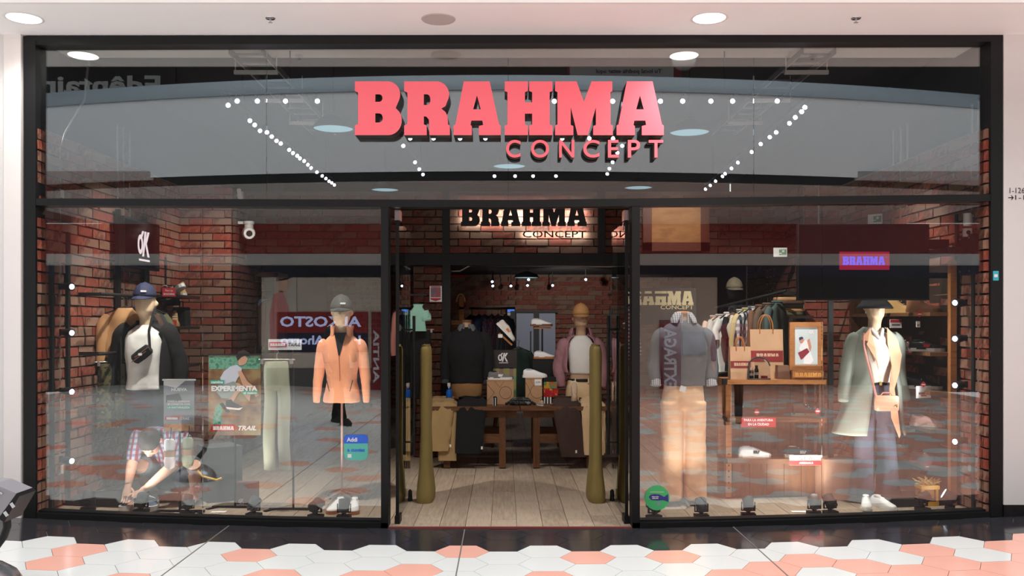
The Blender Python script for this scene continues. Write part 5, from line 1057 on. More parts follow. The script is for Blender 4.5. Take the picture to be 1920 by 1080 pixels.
# second low table and stool behind
t = thing('low_bench', 'dark wooden bench with slanted legs behind the display tables', 'bench', (PX(985, 4.6), 4.6, 0)); q = MB(); q.box((0, 0, .47), (.95, .4, .05)); q.build('seat', M_woodh, t)
for sx in (-1, 1):
    for s_ in (-1, 1): q = MB(); q.tube([(sx*.36, s_*.15, .45), (sx*.42, s_*.18, 0)], [.028, .02], 8); q.build('leg', M_wood, t)
def draped(label, px, wpx, m, drop_py, back=.28, extra=None, th=.035, seed=0, twist=0, wr=.008):
    x = PX(px, TY-.05); w_ = wpx/ST; zd = PZ(drop_py, TY-.06); t = thing('folded_trousers', label, 'trousers', (x, 0, 0), 0, 'trousers folded over the front edge of the tables')
    yb_ = TY+back; top = TZ0+th/2+.006
    strip(t, 'leg', m, [(yb_, top+.02, .85, 0), (yb_-.12, top+.035, .95, 0), (TY+.08, top+.012, 1, 0), (TY+.0, top, 1, 0), (TY-.035, TZ0-.05, 1, twist*.1), (TY-.05, (TZ0+zd)/2, .98, twist*.5), (TY-.055, zd, .94, twist)], w_, th, wr, seed=seed)
    if extra:
        dx, wp, dp = extra; z2 = PZ(dp, TY-.03)
        strip(t, 'leg', m, [(yb_, top+.0, .85, dx), (TY+.08, top-.004, 1, dx), (TY+.0, top-.012, 1, dx), (TY-.018, TZ0-.06, 1, dx), (TY-.022, (TZ0+z2)/2, .98, dx), (TY-.022, z2, .94, dx)], wp/ST, .02, wr, seed=seed+3)
    strip(t, 'waistband', m, [(yb_+.0, top+.012, 1, 0), (yb_-.03, top+.05, 1, 0), (yb_-.06, top+.055, 1, 0)], w_*.98, .02, .004, seed=seed+5)
    q = MB(); q.box((w_*.36, TY-.075, zd+.06), (.018, .003, .03)); q.build('label', M_whit, t)
    return t
M_khaki = mat('khaki_twill', (176, 146, 100), .9, var=.04, scale=10); M_choc = mat('chocolate_twill', (72, 52, 46), .9, var=.06, scale=10); M_ecru = mat('ecru_twill', (226, 194, 150), .9, var=.03, scale=10)
draped('khaki trousers folded over the left end of the left table', 828, 46, M_khaki, 846, extra=(.06, 36, 864), seed=1, twist=-.05)
draped('black trousers folded over the left table next to the khaki pair', 884, 54, M_blk, 850, seed=2, twist=-.03)
draped('chocolate brown trousers folded over the right table', 1062, 50, M_choc, 857, seed=3, twist=.08)
draped('cream trousers folded over the right table beside the khaki gate cover', 1110, 40, M_ecru, 853, seed=4, twist=.02, extra=(.09, 20, 850))
# half figures standing on the tables
def half(label, px, yy): return thing('mannequin', label, 'mannequin', (PX(px, yy), yy, TZ0+.002))
yy = TY+.42
t = half('headless half mannequin in a black sweater with grey collar on the left table', 875, yy)
b0 = .02
garment(t, 'trousers', mat('tan_trousers', (150, 112, 70), .9, var=.05), [[(0, 0, .04, .16, .12), (0, 0, .16, .178, .125), (0, 0, .3, .16, .11)]], [], .006)
garment(t, 'sweater', M_blk, [[(0, 0, .22, .19, .13), (0, 0, .34, .185, .125), (0, -.01, .56, .215, .14), (0, 0, .68, .215, .13), (0, 0, .76, .19, .11), (0, 0, .82, .11, .08), (0, .01, .845, .07, .065)]], [], .006)
for sx in (-1, 1):
    garment(t, 'sleeve', M_blk, [], [[(sx*.15, 0, .73, .07), (sx*.195, 0, .7, .078), (sx*.235, .02, .5, .068), (sx*.24, .0, .38, .06), (sx*.235, -.03, .25, .05)]], .006)
    q = MB(); q.tube([(sx*.236, -.028, .26), (sx*.238, -.035, .215)], [.044, .046], 12); q.build('cuff', mat('dark_check', (60, 66, 70), .9), t)
shell(t, 'collar', mat('grey_collar', (104, 106, 108), .9), [(0, 0, .82, .084, .074, 12), (0, .0, .875, .074, .07, 14), (0, .0, .84, .096, .088, 26), (0, -.01, .80, .104, .096, 34)], -90, 270, .001, .004)
q = MB(); q.lathe([(.052, .8), (.05, .86), (.055, .9)], 18); q.build('neck', M_skin2, t); q = MB(); q.lathe([(.058, .895), (.06, .915), (.05, .925), (.0005, .927)], 18); q.build('neck_cap', M_wood, t)
t = half('half mannequin in a mauve hooded jacket and tan cap on the right table', 1089, yy)
M_mauve = mat('mauve_nylon', (158, 112, 118), .7, var=.05, scale=9)
head(t, M_skin2, .72, 0); cap(t, mat('tan_cap', (190, 140, 88), .85), .985, 0, s=1.02)
garment(t, 'shirt', M_offw, [[(0, -.01, .32, .125, .1), (0, -.015, .45, .14, .11), (0, -.01, .6, .15, .11), (0, 0, .7, .12, .085), (0, 0, .75, .066, .062)]], [], .004)
shell(t, 'jacket', M_mauve, [(0, 0, .34, .2, .145, 8), (0, 0, .40, .215, .155, 8), (0, 0, .52, .205, .15, 8), (0, 0, .62, .2, .14, 10), (0, .005, .71, .165, .105, 8), (0, .01, .76, .1, .085, -4)], -90+38, 270-38, .008)
shell(t, 'hood', M_mauve, [(0, .02, .73, .13, .1, 10), (0, .03, .79, .125, .1, 2), (0, .04, .83, .1, .085, 10)], -90+44, 270-44, .01, .014)
for sx in (-1, 1): garment(t, 'sleeve', M_mauve, [], [[(sx*.14, 0, .67, .07), (sx*.185, 0, .63, .08), (sx*.235, .02, .45, .074), (sx*.24, .0, .33, .07), (sx*.225, -.03, .17, .052)]], .01)
garment(t, 'trousers', M_ecru, [[(0, 0, .0, .17, .115), (0, 0, .12, .172, .12), (0, 0, .22, .15, .11), (0, 0, .27, .14, .105)]], [], .005)
garment(t, 'waist', M_skin2, [[(0, 0, .25, .128, .092), (0, 0, .3, .122, .09), (0, -.005, .37, .118, .09)]], [], 0)
q = MB(); q.loft([oval(0, 0, z, .147, .112, 24) for z in (.235, .268)]); q.build('belt', M_blackm, t); q = MB(); [q.box((k, -.108, .25), (.014, .014, .05)) for k in (-.07, .075)]; q.build('belt_loop', M_ecru, t)
# boxes and goods on the tables
def kraft(label, px, py0, py1, yy, w_px, d=.2):
    k = S(yy); t = thing('shoe_box', label, 'box', (PX(px, yy), yy+d/2, TZ0+.001)); h = (py1-py0)/k; w_ = w_px/k
    q = MB(); q.box((0, 0, h/2), (w_, d, h)); q.build('carton', M_kraft, t); q = MB(); q.box((0, 0, h+.003), (w_+.008, d+.008, .006)); q.build('lid', M_kraft, t)
    M_l = mat('printed_brown', (120, 86, 62), .8)
    for cx, cz, rr in ((w_*.2, h*.5, h*.26),):
        q = MB(); q.tube([(cx+rr*cos(a), -d/2-.001, cz+rr*sin(a)) for a in [2*pi*i/20 for i in range(21)]], .0022, 4); q.build('printed_ring', M_l, t)
    q = MB(); q.tube([(-w_*.48, -d/2-.001, h*.85), (-w_*.22, -d/2-.001, h*.5), (-w_*.48, -d/2-.001, h*.15)], .0022, 4); q.tube([(-w_*.2, -d/2-.001, h*.97), (-w_*.02, -d/2-.001, h*.72), (w_*.14, -d/2-.001, h*.97)], .0022, 4); q.build('printed_line', M_l, t)
    return t, h
yk = TY+.2
k1, h1 = kraft('kraft shoe box with printed ring left of the dark cap, under a grey sneaker', 938, 713, 757, yk, 50); k2, h2 = kraft('kraft shoe box with a white price label, under a white sneaker', 1001, 709, 757, yk, 31)
q = MB(); q.box((.045, -.102, h2-.04), (.075, .002, .07)); pl = q.build('price_label', M_whit, k2); text('4,99', .02, M_blackm, pl, (.045, -.104, h2-.04), width=.05)
shoe('sneaker', 'grey suede sneaker on the kraft box below the black lidded crate', (PX(937, yk), yk+.09, TZ0+h1+.009), 0, M_grey, M_wsole, logo=M_whit, L=.26)
shoe('sneaker', 'white sneaker on the narrow kraft box', (PX(1003, yk), yk+.09, TZ0+h2+.009), 0, M_wleather, M_wsole, L=.26, accent=mat('pale_lilac', (190, 190, 206), .8))
yc = TY+.52; k = S(yc)
t = thing('display_crate', 'black crate with a white ring and letter mark behind the grey sneaker', 'crate', (PX(944, yc), yc+.12, TZ0+.002)); zc0 = PZ(730, yc)-TZ0
h = PZ(690, yc)-TZ0; q = MB(); q.box((0, 0, h/2), (48/k, .22, h)); q.build('patterned_carton', stripes_mat('purple_pattern', (84, 54, 130), (120, 160, 110), (180, 150, 90), 9, 7, duty=.6), t)
q = MB(); q.box((0, 0, h+.1), (50/k, .24, PZ(657, yc)-PZ(690, yc))); q.build('crate', mat('crate_brown', (52, 44, 42), .7), t); ok_mark(t, (0, -.1215, h+.115), .125, M_whit)
t = thing('display_crate', 'plain black box under a white sneaker right of centre', 'crate', (PX(1021, yc), yc+.12, TZ0+.002)); h3 = PZ(675, yc)-TZ0; q = MB(); q.box((0, 0, h3/2), (45/k, .24, h3)); q.build('carton', M_blackm, t); q = MB(); q.box((0, 0, h3+.003), (46/k, .25, .008)); q.build('lid', M_blackm, t)
shoe('sneaker', 'white gum soled sneaker on the plain black box', (PX(1021, yc), yc+.08, TZ0+h3+.012), 0, M_wleather, M_gum, L=.24, accent=M_wleather)
# printed carton stack
yz = TY+.25; k = S(yz)
for i, (m, l, dx) in enumerate(((stripes_mat('zebra', (20, 20, 22), (232, 230, 226), (20, 20, 22), 30, 12, kind='stripe', duty=.5), 'zebra striped carton at the bottom of the bright carton stack', 0), (ramp_mat('red_pattern', [(.4, (176, 34, 40)), (.55, (200, 60, 50)), (.62, (214, 170, 70))], .7, 'steps', 18, bump=0), 'red patterned carton in the bright carton stack', .0),
     (ramp_mat('yellow_pattern', [(.4, (204, 150, 50)), (.5, (90, 140, 96)), (.6, (200, 90, 50))], .7, 'steps', 14, bump=0), 'yellow and green carton in the bright carton stack', -.004), (M_blackm, 'black topped carton crowning the bright carton stack', -.01))):
    hh = (.075, .09, .075, .05)[i]; z = TZ0+.002+(0, .076, .167, .243)[i]; o = tag(MB().box((0, 0, hh/2), (.17-.01*i, .18, hh-.002), Matrix.Rotation(.12, 3, 'Z')).build('carton', m, None, (PX(1031, yz)+dx, yz+.1, z)), l, 'box', 'bright cartons on the right table')
# spray bottle
t = thing('spray_bottle', 'blue spray bottle with white trigger head on the left table', 'bottle', (PX(842, TY+.22), TY+.22, TZ0+.001))
q = MB(); q.lathe([(.0005, .002), (.034, .0), (.036, .02), (.036, .12), (.03, .15), (.014, .17), (.013, .19)], 18); q.build('body', mat('blue_liquid', (24, 96, 190), .15), t)
q = MB(); q.box((0, -.01, .215), (.03, .06, .035)); q.cyl((0, 0, .185), (0, 0, .21), .014); q.box((0, -.04, .225), (.014, .04, .014)); q.tube([(0, -.025, .205), (0, -.045, .18)], .006, 6); q.build('trigger_head', M_whitep, t)
# small things
t = thing('shoe_care_tin', 'small black and white striped cylinder on the left table edge', 'tin', (PX(928, TY+.06), TY+.06, TZ0+.001)); q = MB(); q.cyl((0, 0, 0), (0, 0, .085), .024); q.build('body', stripes_mat('tin_stripe', (24, 24, 26), (226, 224, 220), None, 40, 1, kind='stripe', duty=.4), t); q = MB(); q.lathe([(.024, .085), (.015, .098), (.0005, .1)], 16); q.build('cap', M_blackm, t)
M_camog = ramp_mat('grey_camouflage', [(0, (38, 40, 38)), (.45, (84, 86, 82)), (.53, (52, 54, 50)), (.62, (150, 152, 148))], .8, 'steps', 16, bump=0)
t = thing('belt_bag', 'grey camouflage belt bag lying between the two tables', 'bag', (PX(976, TY+.1), TY+.12, TZ0+.002)); q = MB(); q.loft([[Vector((p.x, p.y, p.z)) for p in oval(0, 0, z, a, b_, 22, pw=3)] for z, a, b_ in ((.0, .1, .04), (.012, .128, .058), (.05, .12, .055), (.075, .09, .04), (.085, .05, .02))]); q.build('body', M_camog, t)
q = MB(); q.tube([(-.1, -.045, .05), (0, -.062, .06), (.1, -.045, .05)], .005, 6); q.build('zip', M_blackm, t); q = MB(); q.tube([(-.12, 0, .03), (-.16, -.02, .01)], .014, 8); q.tube([(.12, 0, .03), (.16, -.02, .01)], .014, 8); q.build('strap', M_blackm, t)
shoe('slip_on', 'beige sandal standing upright on its heel against the half mannequin', (PX(1076, TY+.12), TY+.10, TZ0+.14), 0, mat('beige_suede', (206, 176, 148), .9), M_wsole, L=.23, tilt=(0, -pi/2+.25, pi/2), accent=mat('beige_suede', (206, 176, 148), .9))
t = thing('folded_headwear', 'folded salmon pink cap beside the chocolate trousers', 'cap', (PX(1050, TY+.2), TY+.2, TZ0+.002)); q = MB(); q.loft([oval(0, 0, z, a, b_, 20) for z, a, b_ in ((0, .075, .07), (.02, .08, .075), (.05, .06, .055), (.062, .02, .02))]); q.build('crown', mat('salmon', (222, 118, 110), .8), t); q = MB(); q.box((-.06, -.05, .008), (.09, .07, .006), Matrix.Rotation(.5, 3, 'Z')); q.build('brim', mat('salmon', (222, 118, 110), .8), t)
shoe('small_shoe', 'small beige boot beside the narrow kraft box', (PX(1013, TY+.05), TY+.06, TZ0+.001), pi/2+.4, mat('beige_suede', (206, 176, 148), .9), M_wsole, L=.12, boot=.05, cat='boot')
# shoes on raised wooden stands behind
def riser(label, px, py, yy, tz=None, tilt=0, m=M_oak, w_=.2):
    t = thing('shoe_riser', label, 'stand', (PX(px, yy), yy, TZ0+.001)); z = PZ(py, yy)-TZ0; q = MB(); q.box((0, 0, z-.012), (w_, .1, .02), Matrix.Rotation(tilt, 3, 'Y')); q.build('plate', m, t); q = MB(); q.cyl((0, 0, .01), (0, 0, z-.02), .008, n=8); q.build('pole', M_blackm, t); q = MB(); q.box((0, 0, .006), (.12, .1, .012)); q.build('base', M_blackm, t)
riser('thin riser holding the white sneaker high left of the grey doors', 948, 634, yc+.12, tilt=.75); riser('thin riser holding a white sneaker in front of the grey doors', 1017, 613, yc+.16)
shoe('sneaker', 'white and orange sneaker tilted steeply on a riser', (PX(946, yc), yc+.1, PZ(624, yc)), 0, mat('white_mesh', (230, 222, 210), .8), M_wsole, logo=mat('orange_print', (214, 120, 70), .7), L=.27, tilt=(0, .8, 0))
shoe('sneaker', 'white sneaker with brown sole on a riser in front of the grey doors', (PX(1016, yc), yc+.12, PZ(612, yc)+.002), 0, M_wleather, mat('brown_sole', (120, 72, 48), .6), L=.24, accent=M_wleather)
t = thing('price_card', 'small white price card below the tilted sneaker', 'card', at(938, 630, yc-.02)); q = MB(); q.box((0, 0, 0), (.05, .003, .04)); q.build('card', M_whit, t)
# fabric covered security gates
M_gate = mat('khaki_gate_cover', (132, 114, 62), .85, var=.08, scale=7)
for px, l in ((796, 'khaki fabric covered security gate left of the doorway'), (1120, 'khaki fabric covered security gate right of the doorway')):
    yg = .98; x = PX(px, yg); t = thing('security_gate', l, 'security gate', (x, yg+.16, zf(x)+.006), 0, 'covered security gates'); sx = -1 if px < 900 else 1
    b = MB(); b.loft([oval(0, 0, z, a, c, 26, pw=3.2) for z, a, c in cr([(.0, .075, .235), (.06, .078, .24), (.16, .068, .225), (.32, .052, .21), (.6, .047, .2), (1.0, .046, .195), (1.25, .046, .19), (1.33, .044, .185), (1.36, .036, .17)], 4)])
    cloth_mods(b.build('fabric_cover', M_gate, t), 0, 0, .005, .2)
    q = MB(); q.loft([oval(0, 0, z, .07, .23, 26, pw=3.2) for z in (-.001, .012)]); q.build('foot_plate', M_blackm, t)
    for s_ in (-1, 1): q = MB(); q.cyl((0, s_*.1, 1.34), (0, s_*.1, 1.375), .03, n=10); q.build('corner_peak', M_gate, t)
# notice on the portal pilaster
t = thing('wall_notice', 'small pale notice with red foot on the brick pier by the doorway', 'notice', at(817, 551, PY-.05)); q = MB(); q.box((0, 0, 0), (.142, .006, .185)); q.build('sheet', M_whit, t)
q = MB(); q.box((0, -.004, .015), (.115, .002, .11)); q.build('printed_picture', ramp_mat('notice_print', [(.35, (120, 130, 140)), (.5, (190, 96, 96)), (.6, (120, 150, 176)), (.7, (200, 200, 196))], .6, 'steps', 24, bump=0), t)
q = MB(); q.prism([(-.06, -.05), (.06, -.05), (.06, -.065), (0, -.085), (-.06, -.065)], -.005, -.004); q.build('red_foot', M_redp, t); q = MB(); q.box((0, -.004, .08), (.11, .002, .012)); q.build('red_head', M_redp, t)
# garments seen through the doorway
rail_thing('black clothes rail behind the left glass door', (PX(748, 3.0), 3.0, PZ(553, 3.0)), (PX(800, 3.0), 3.0, PZ(553, 3.0)), PX(748, 3.0)-.05)
GB = 'garments behind the left glass door'
hang_top('sleeveless_shirt', 'mint green sleeveless top behind the left glass door', (PX(783, 3.0), 3.0, PZ(556, 3)), .25, mat('mint_cloth', (150, 200, 180), .9), .2, .28, .1, GB, 'top')
hang_top('pink_shirt', 'dusty pink top behind the left glass door', (PX(752, 3.05), 3.05, PZ(562, 3)), 1.2, mat('dusty_pink', (170, 110, 100), .9), .3, .5, .45, GB, 'top')
hang_pants('hanging_trousers', 'black trousers hanging below the mint green top', (PX(788, 3.1), 3.12, PZ(610, 3.1)), .2, M_blk, .24, .8, GB)
# back room goods
t = thing('grey_door', 'pair of blue grey doors on the back room wall', 'door', (PX(1006, 9.2), 9.3, 0))
for s_, w_ in ((-1, .34), (1, .3)):
    q = MB(); q.box((s_*.19, 0, .86), (w_, .05, 1.72)); dd = q.build('door_leaf', mat('door_bluegrey', (98, 104, 120), .6), t); q = MB(); q.box((s_*.1, -.04, .95), (.02, .03, .9)); q.build('handle', M_blackm, dd)
q = MB(); q.box((0, -.01, .86), (.1, .07, 1.74)); q.box((0, -.01, 1.75), (.76, .07, .04)); q.box((-.42, -.01, .87), (.09, .07, 1.78)); q.build('frame', M_blackm, t)
t = thing('screen_panel', 'small bright blue and white screen left of the grey doors', 'screen', at(958, 594, 9.3)); q = MB(); q.box((0, 0, 0), (.14, .03, .36)); q.build('casing', M_blackm, t)
for dz, m in ((.11, glow('scr_blue', (80, 130, 220), .9)), (.05, glow('scr_pale', (170, 160, 150), .5)), (-.06, glow('scr_lilac', (150, 170, 240), .9))): q = MB(); q.box((0, -.017, dz), (.125, .004, .05 if dz > 0 else .09)); q.build('picture', m, t)
t = thing('shelf_unit', 'brown wooden shelf post left of the black sweater, in the back room', 'shelf', (PX(862, 5), 5, 0)); q = MB(); q.box((.03, 0, .95), (.06, .3, 1.9)); q.build('post', M_oak, t)
for py in (578, 612, 660): q = MB(); q.box((-.1, 0, PZ(py, 5)), (.34, .3, .03)); q.build('shelf', M_woodh, t)
t = thing('tote_bag', 'bag with pale arched handle on the top shelf of the back room', 'bag', (PX(864, 4.95), 4.95, PZ(578, 5)+.016)); q = MB(); q.box((0, 0, .03), (.13, .1, .06)); q.build('body', M_wood, t); q = MB(); q.tube([(.055*cos(a), 0, .05+.12*sin(a)) for a in [pi*i/10 for i in range(11)]], .011, 8); q.build('handle', M_ecru, t)
t = thing('folded_shirt', 'stack of beige folded cloth on the second shelf of the back room', 'clothes', (PX(853, 4.95), 4.95, PZ(612, 5)+.016)); [MB().box((0, 0, .02+.03*i), (.2, .16, .026)).build('fold', M_tan, t) for i in range(2)]
G2 = 'garments on the back room rail'
rail_thing('black clothes rail in the back room behind the sweater', (PX(880, 5.4), 5.4, PZ(578, 5.4)), (PX(966, 5.4), 5.4, PZ(578, 5.4)), PX(880, 5.4)-.05)
M_chkp = stripes_mat('check_plum', (50, 34, 46), (92, 60, 70), (40, 44, 70), 30, 26)
for px, m, l in ((884, M_blk, 'black jacket at the left of the back room rail'), (898, M_navy, 'navy jacket on the back room rail'), (909, M_denim, 'blue denim shirt on the back room rail'), (922, M_chkp, 'plum check shirt on the back room rail'), (934, M_chkb, 'dark red check shirt on the back room rail'), (948, M_char, 'charcoal shirt at the right of the back room rail')):
    hang_top('hanging_shirt', l, (PX(px, 5.4), 5.4, PZ(580, 5.4)), 1.0+R.uniform(-.1, .1), m, .4, .6, .5, G2)
hang_top('hanging_vest', 'dark green vest hanging right of the marked black crate', (PX(972, 4.7), 4.7, PZ(640, 4.7)), .5, M_dgreen, .4, .75, .4, None, 'vest')
# check shirts right of the doorway
rail_thing('black clothes rail behind the right glass door', (PX(1140, 3.2), 3.2, PZ(553, 3.2)), (PX(1196, 3.2), 3.2, PZ(553, 3.2)), PX(1196, 3.2)+.05)
for px, m, l in ((1160, M_char, 'charcoal jacket behind the right glass door'), (1172, M_chkb, 'dark check shirt behind the right glass door'), (1184, stripes_mat('check_red_blue', (150, 44, 50), (40, 46, 90), (200, 196, 196), 26, 24), 'red, blue and white check shirt behind the right glass door')):
    hang_top('hanging_shirt', l, (PX(px, 3.2), 3.2, PZ(556, 3.2)), 1.05, m, .36, .6, .5, 'garments behind the right glass door')
# ------------------------------------------------------------------ right display
# gold lettered sign panel behind the grey sweater
yg = 3.45; t = thing('wall_sign', 'black wall panel with pale gold store name letters, right of the doorway', 'sign', (PX(1240, yg), yg, PZ(566, yg)))
q = MB(); q.box((-.03, .02, -.05), (.86, .03, .42)); q.build('panel', M_blackm, t); M_gold = mat('pale_gold', (226, 206, 160), .35, metal=.3, emit=.12)
x0 = PX(1160, yg)-PX(1240, yg); brahma(t, x0, -.02, PZ(572, yg)-PZ(566, yg), 26/S(yg), M_gold, .012, kx=(1299-1160)/(5.744*26))
text('CONCEPT', 8/S(yg), M_gold, t, (PX(1269, yg)-PX(1240, yg), -.01, PZ(576, yg)-PZ(566, yg)), bold=.02, width=62/S(yg), extrude=.004, name='letter')
# framed mural on the header brick
yh_ = PY-.05; kh = S(yh_); t = thing('framed_picture', 'brown framed tan picture on the brick above the shirt rack', 'picture', (PX(1267, yh_), yh_-.02, PZ(425, yh_))); fw, fh = 124/kh, 92/kh
for c, d in (((-fw/2+.05, 0, 0), (.1, .04, fh)), ((fw/2-.05, 0, 0), (.1, .04, fh)), ((0, 0, -fh/2+.05), (fw, .04, .1)), ((0, 0, fh/2-.03), (fw, .04, .06))): q = MB(); q.box(c, d); q.build('frame_bar', mat('redwood', (110, 56, 36), .5, var=.1), t)
q = MB(); q.box((0, .005, 0), (fw-.15, .02, fh-.1)); q.build('picture', ramp_mat('tan_mural', [(.3, (168, 116, 72)), (.55, (200, 146, 96)), (.75, (150, 104, 70))], .7, 'noise', 3, (1, 1, 3), 0), t)
spot('track_light', (1.9, 2.4, 3.3), (1.95, 3.55, 2.65), 45, 50, .9, (1, .9, .8), .03)
# shirt rack
yr = 2.75
rk = rail_thing('grey clothes rail carrying shirts right of the grey sweater', (PX(1338, yr+.5), yr+.5, PZ(578, yr+.5)), (PX(1474, yr-.15), yr-.15, PZ(545, yr-.15)), PX(1474, yr)+.12)
GR = 'shirts on the right hand rack'
p0, p1 = Vector((PX(1338, yr+.5), yr+.5, PZ(578, yr+.5))), Vector((PX(1474, yr-.15), yr-.15, PZ(545, yr-.15)))
SH = [(mat('blush_cloth', (226, 190, 170), .9, var=.03), 'blush shirt at the left end of the rack', .02), (mat('pale_stripe', (206, 196, 190), .9), 'pale pinkish shirt second on the rack', .1), (M_offw, 'white short sleeved shirt on the rack', .22), (M_blk, 'black shirt on the rack beside the white one', .3),
      (mat('stone_cloth', (196, 190, 172), .9, var=.03), 'stone coloured shirt on the rack', .4), (mat('pale_yellow', (206, 186, 136), .9), 'pale yellow shirt on the rack', .48), (stripes_mat('check_black_white', (40, 42, 48), (214, 210, 204), (90, 96, 110), 18, 14), 'black and white check shirt on the rack', .56),
      (mat('russet_cloth', (122, 84, 62), .9, var=.06), 'russet brown shirt on the rack', .66), (mat('taupe_cloth', (104, 86, 72), .9, var=.06), 'taupe jacket on the rack', .76), (mat('teal_cloth', (78, 96, 92), .9, var=.06), 'grey teal shirt at the right end of the rack', .88)]
for m, l, f in SH:
    p = p0.lerp(p1, f); hang_top('hanging_shirt', l, (p.x, p.y, p.z-.02), .75+R.uniform(-.12, .12), m, .44, .62, .5, GR, 'shirt', short=(f in (.22, .3, .4)), coll=m)
# folded stack on a shelf
t = thing('wall_shelf', 'dark shelf of folded clothes left of the big wall screen', 'shelf', at(1480, 592, 2.9)); q = MB(); q.box((0, .05, -.015), (.46, .32, .03)); q.build('board', M_shelf, t)
for s_ in (-.18, .18): q = MB(); q.box((s_, .12, -.06), (.02, .16, .08)); q.build('bracket', M_blackm, t)
zf0 = PZ(592, 2.9)+.001
for i, (m, l) in enumerate(((M_olive, 'olive folded garment at the bottom of the stack'), (M_tan, 'first tan folded garment above the olive one'), (M_olive, 'second olive folded garment, in the middle of the stack'), (M_brown, 'brown folded garment above the middle of the stack'), (M_tan, 'crumpled tan garment on top of the stack'))):
    x = PX(1478, 2.9)+R.uniform(-.01, .01); b = MB(); b.loft([oval(0, 0, z, .15*a, .11*a, 24, pw=4) for z, a in ((0, .94), (.008, 1), (.03, 1), (.038, .95))]); o = tag(cloth_mods(b.build('folded_garment', m, None, (x, 2.9, zf0+.04*i)), 0, 0, .004), l, 'clothes', 'folded clothes on the right shelf')
t = thing('hat_stand', 'dark hat stand with a khaki cap above the shirt rack', 'hat stand', at(1377, 560, 3.4)); q = MB(); q.cyl((0, 0, -1.9), (0, 0, 0), .014); q.lathe([(.0005, -.0), (.06, .0), (.085, .06), (.09, .13), (.07, .2), (.02, .23)], 18); q.build('dummy_head', M_blackm, t)
h_ = thing('khaki_cap', 'khaki cap on the dark hat stand above the shirt rack', 'cap', at(1377, 560, 3.4)); cap(h_, mat('khaki_cap', (112, 102, 82), .9), .12, 0, s=1.0)
# big wall screen on swing arms
ys = .52; xs0, xs1 = PX(1496, ys), PX(1742, ys); zs0, zs1 = PZ(563, ys), PZ(420, ys)
t = thing('wall_screen', 'big black screen showing a red name panel above the right window display', 'screen', ((xs0+xs1)/2, ys, (zs0+zs1)/2)); w_, h = xs1-xs0, zs1-zs0
q = MB(); q.box((0, .02, 0), (w_, .05, h)); q.build('casing', M_black, t); q = MB(); q.box((0, -.006, .004), (w_-.014, .003, h-.02)); q.build('screen', mat('screen_black', (8, 8, 10), .12, spec=.4), t)
px_, pz_ = PX(1620, ys)-(xs0+xs1)/2, PZ(489, ys)-(zs0+zs1)/2; q = MB(); q.box((px_, -.0085, pz_), (94/S(ys), .001, 34/S(ys))); q.build('picture', glow('screen_crimson', (176, 36, 70), .8), t)
brahma_flat(t, px_-41/S(ys), px_+38/S(ys), -.0105, pz_-8/S(ys), glow('screen_violet', (128, 96, 255), 1.1), 16/S(ys))
text('°', 2/S(ys), glow('screen_violet', (128, 96, 255), 1.1), t, (px_+41/S(ys), -.0105, pz_+7/S(ys)))
q = MB(); q.span((w_/2-.02, .03, .11), (3.68-(xs0+xs1)/2, .06, .19)); q.span((w_/2-.02, .03, -.13), (3.68-(xs0+xs1)/2, .06, -.085)); q.build('arm', M_black, t)
q = MB(); q.span((3.66-(xs0+xs1)/2, -.37, -.12), (3.72-(xs0+xs1)/2, -.17, .2)); q.span((3.5-(xs0+xs1)/2, -.3, .05), (3.68-(xs0+xs1)/2, .06, .1)); q.build('wall_plate', M_black, t)
for a, c in ((-.2, .17), (-.34, .17), (-.2, -.09), (-.34, -.09)): q = MB(); q.cyl((3.655-(xs0+xs1)/2, a, c), (3.65-(xs0+xs1)/2, a, c), .008, n=8); q.build('bolt', M_steel, t)
# wooden display unit with bags
yu = .95; ku = S(yu); ux0, ux1 = PX(1364, yu), PX(1553, yu)
t = thing('display_shelf', 'brown wooden shelf unit holding bags and shoes in the right window', 'shelf', ((ux0+ux1)/2, yu+.2, zf(2.4)+.006)); uw = ux1-ux0; zb = zf(2.4)+.006
Z1, Z2, Z3 = PZ(712, yu)-zb, PZ(783, yu)-zb, PZ(861, yu)-zb
for z, l in ((Z1, 'board'), (Z2, 'board'), (Z3, 'board')): q = MB(); q.box((0, 0, z-.02), (uw, .4, .04)); q.build('shelf', M_oak if z == Z1 else M_woodh, t)
for sx in (-1, 1): q = MB(); q.box((sx*(uw/2-.03), -.1, Z1/2-.02), (.05, .05, Z1-.04)); q.box((sx*(uw/2-.03), .17, Z1/2-.02), (.05, .05, Z1-.04)); q.build('upright', M_oak if sx < 0 else M_wood, t)
for k in range(6): q = MB(); q.box((-uw/2+.09+(uw-.18)/6*(k+.5), .19, Z1/2), ((uw-.18)/6-.004, .02, Z1-.06)); q.build('back_board', M_wood, t)
for k in range(5): q = MB(); q.box((-uw/2+.06+(uw-.12)/5*(k+.5), -.12, Z3/2-.02), ((uw-.12)/5-.004, .02, Z3-.06)); q.build('front_board', M_wood, t)
q = MB(); [q.cyl((-uw/2+.03, -.127, .08+.05*k), (-uw/2+.03, -.13, .08+.05*k), .008, n=6) for k in range(7)]; stuff(q.build('peg_holes', M_blackm, t))
q = MB(); q.box((-uw/2+.0, -.15, Z1-.02), (.06, .06, .05)); q.build('clamp', M_blackm, t)
spot('shelf_floor_light', (PX(1512, .45), .5, .12), (PX(1500, .9), .9, .3), 30, 70, .8, (1, .95, .8), .03)
zt1 = zb+Z1+.001
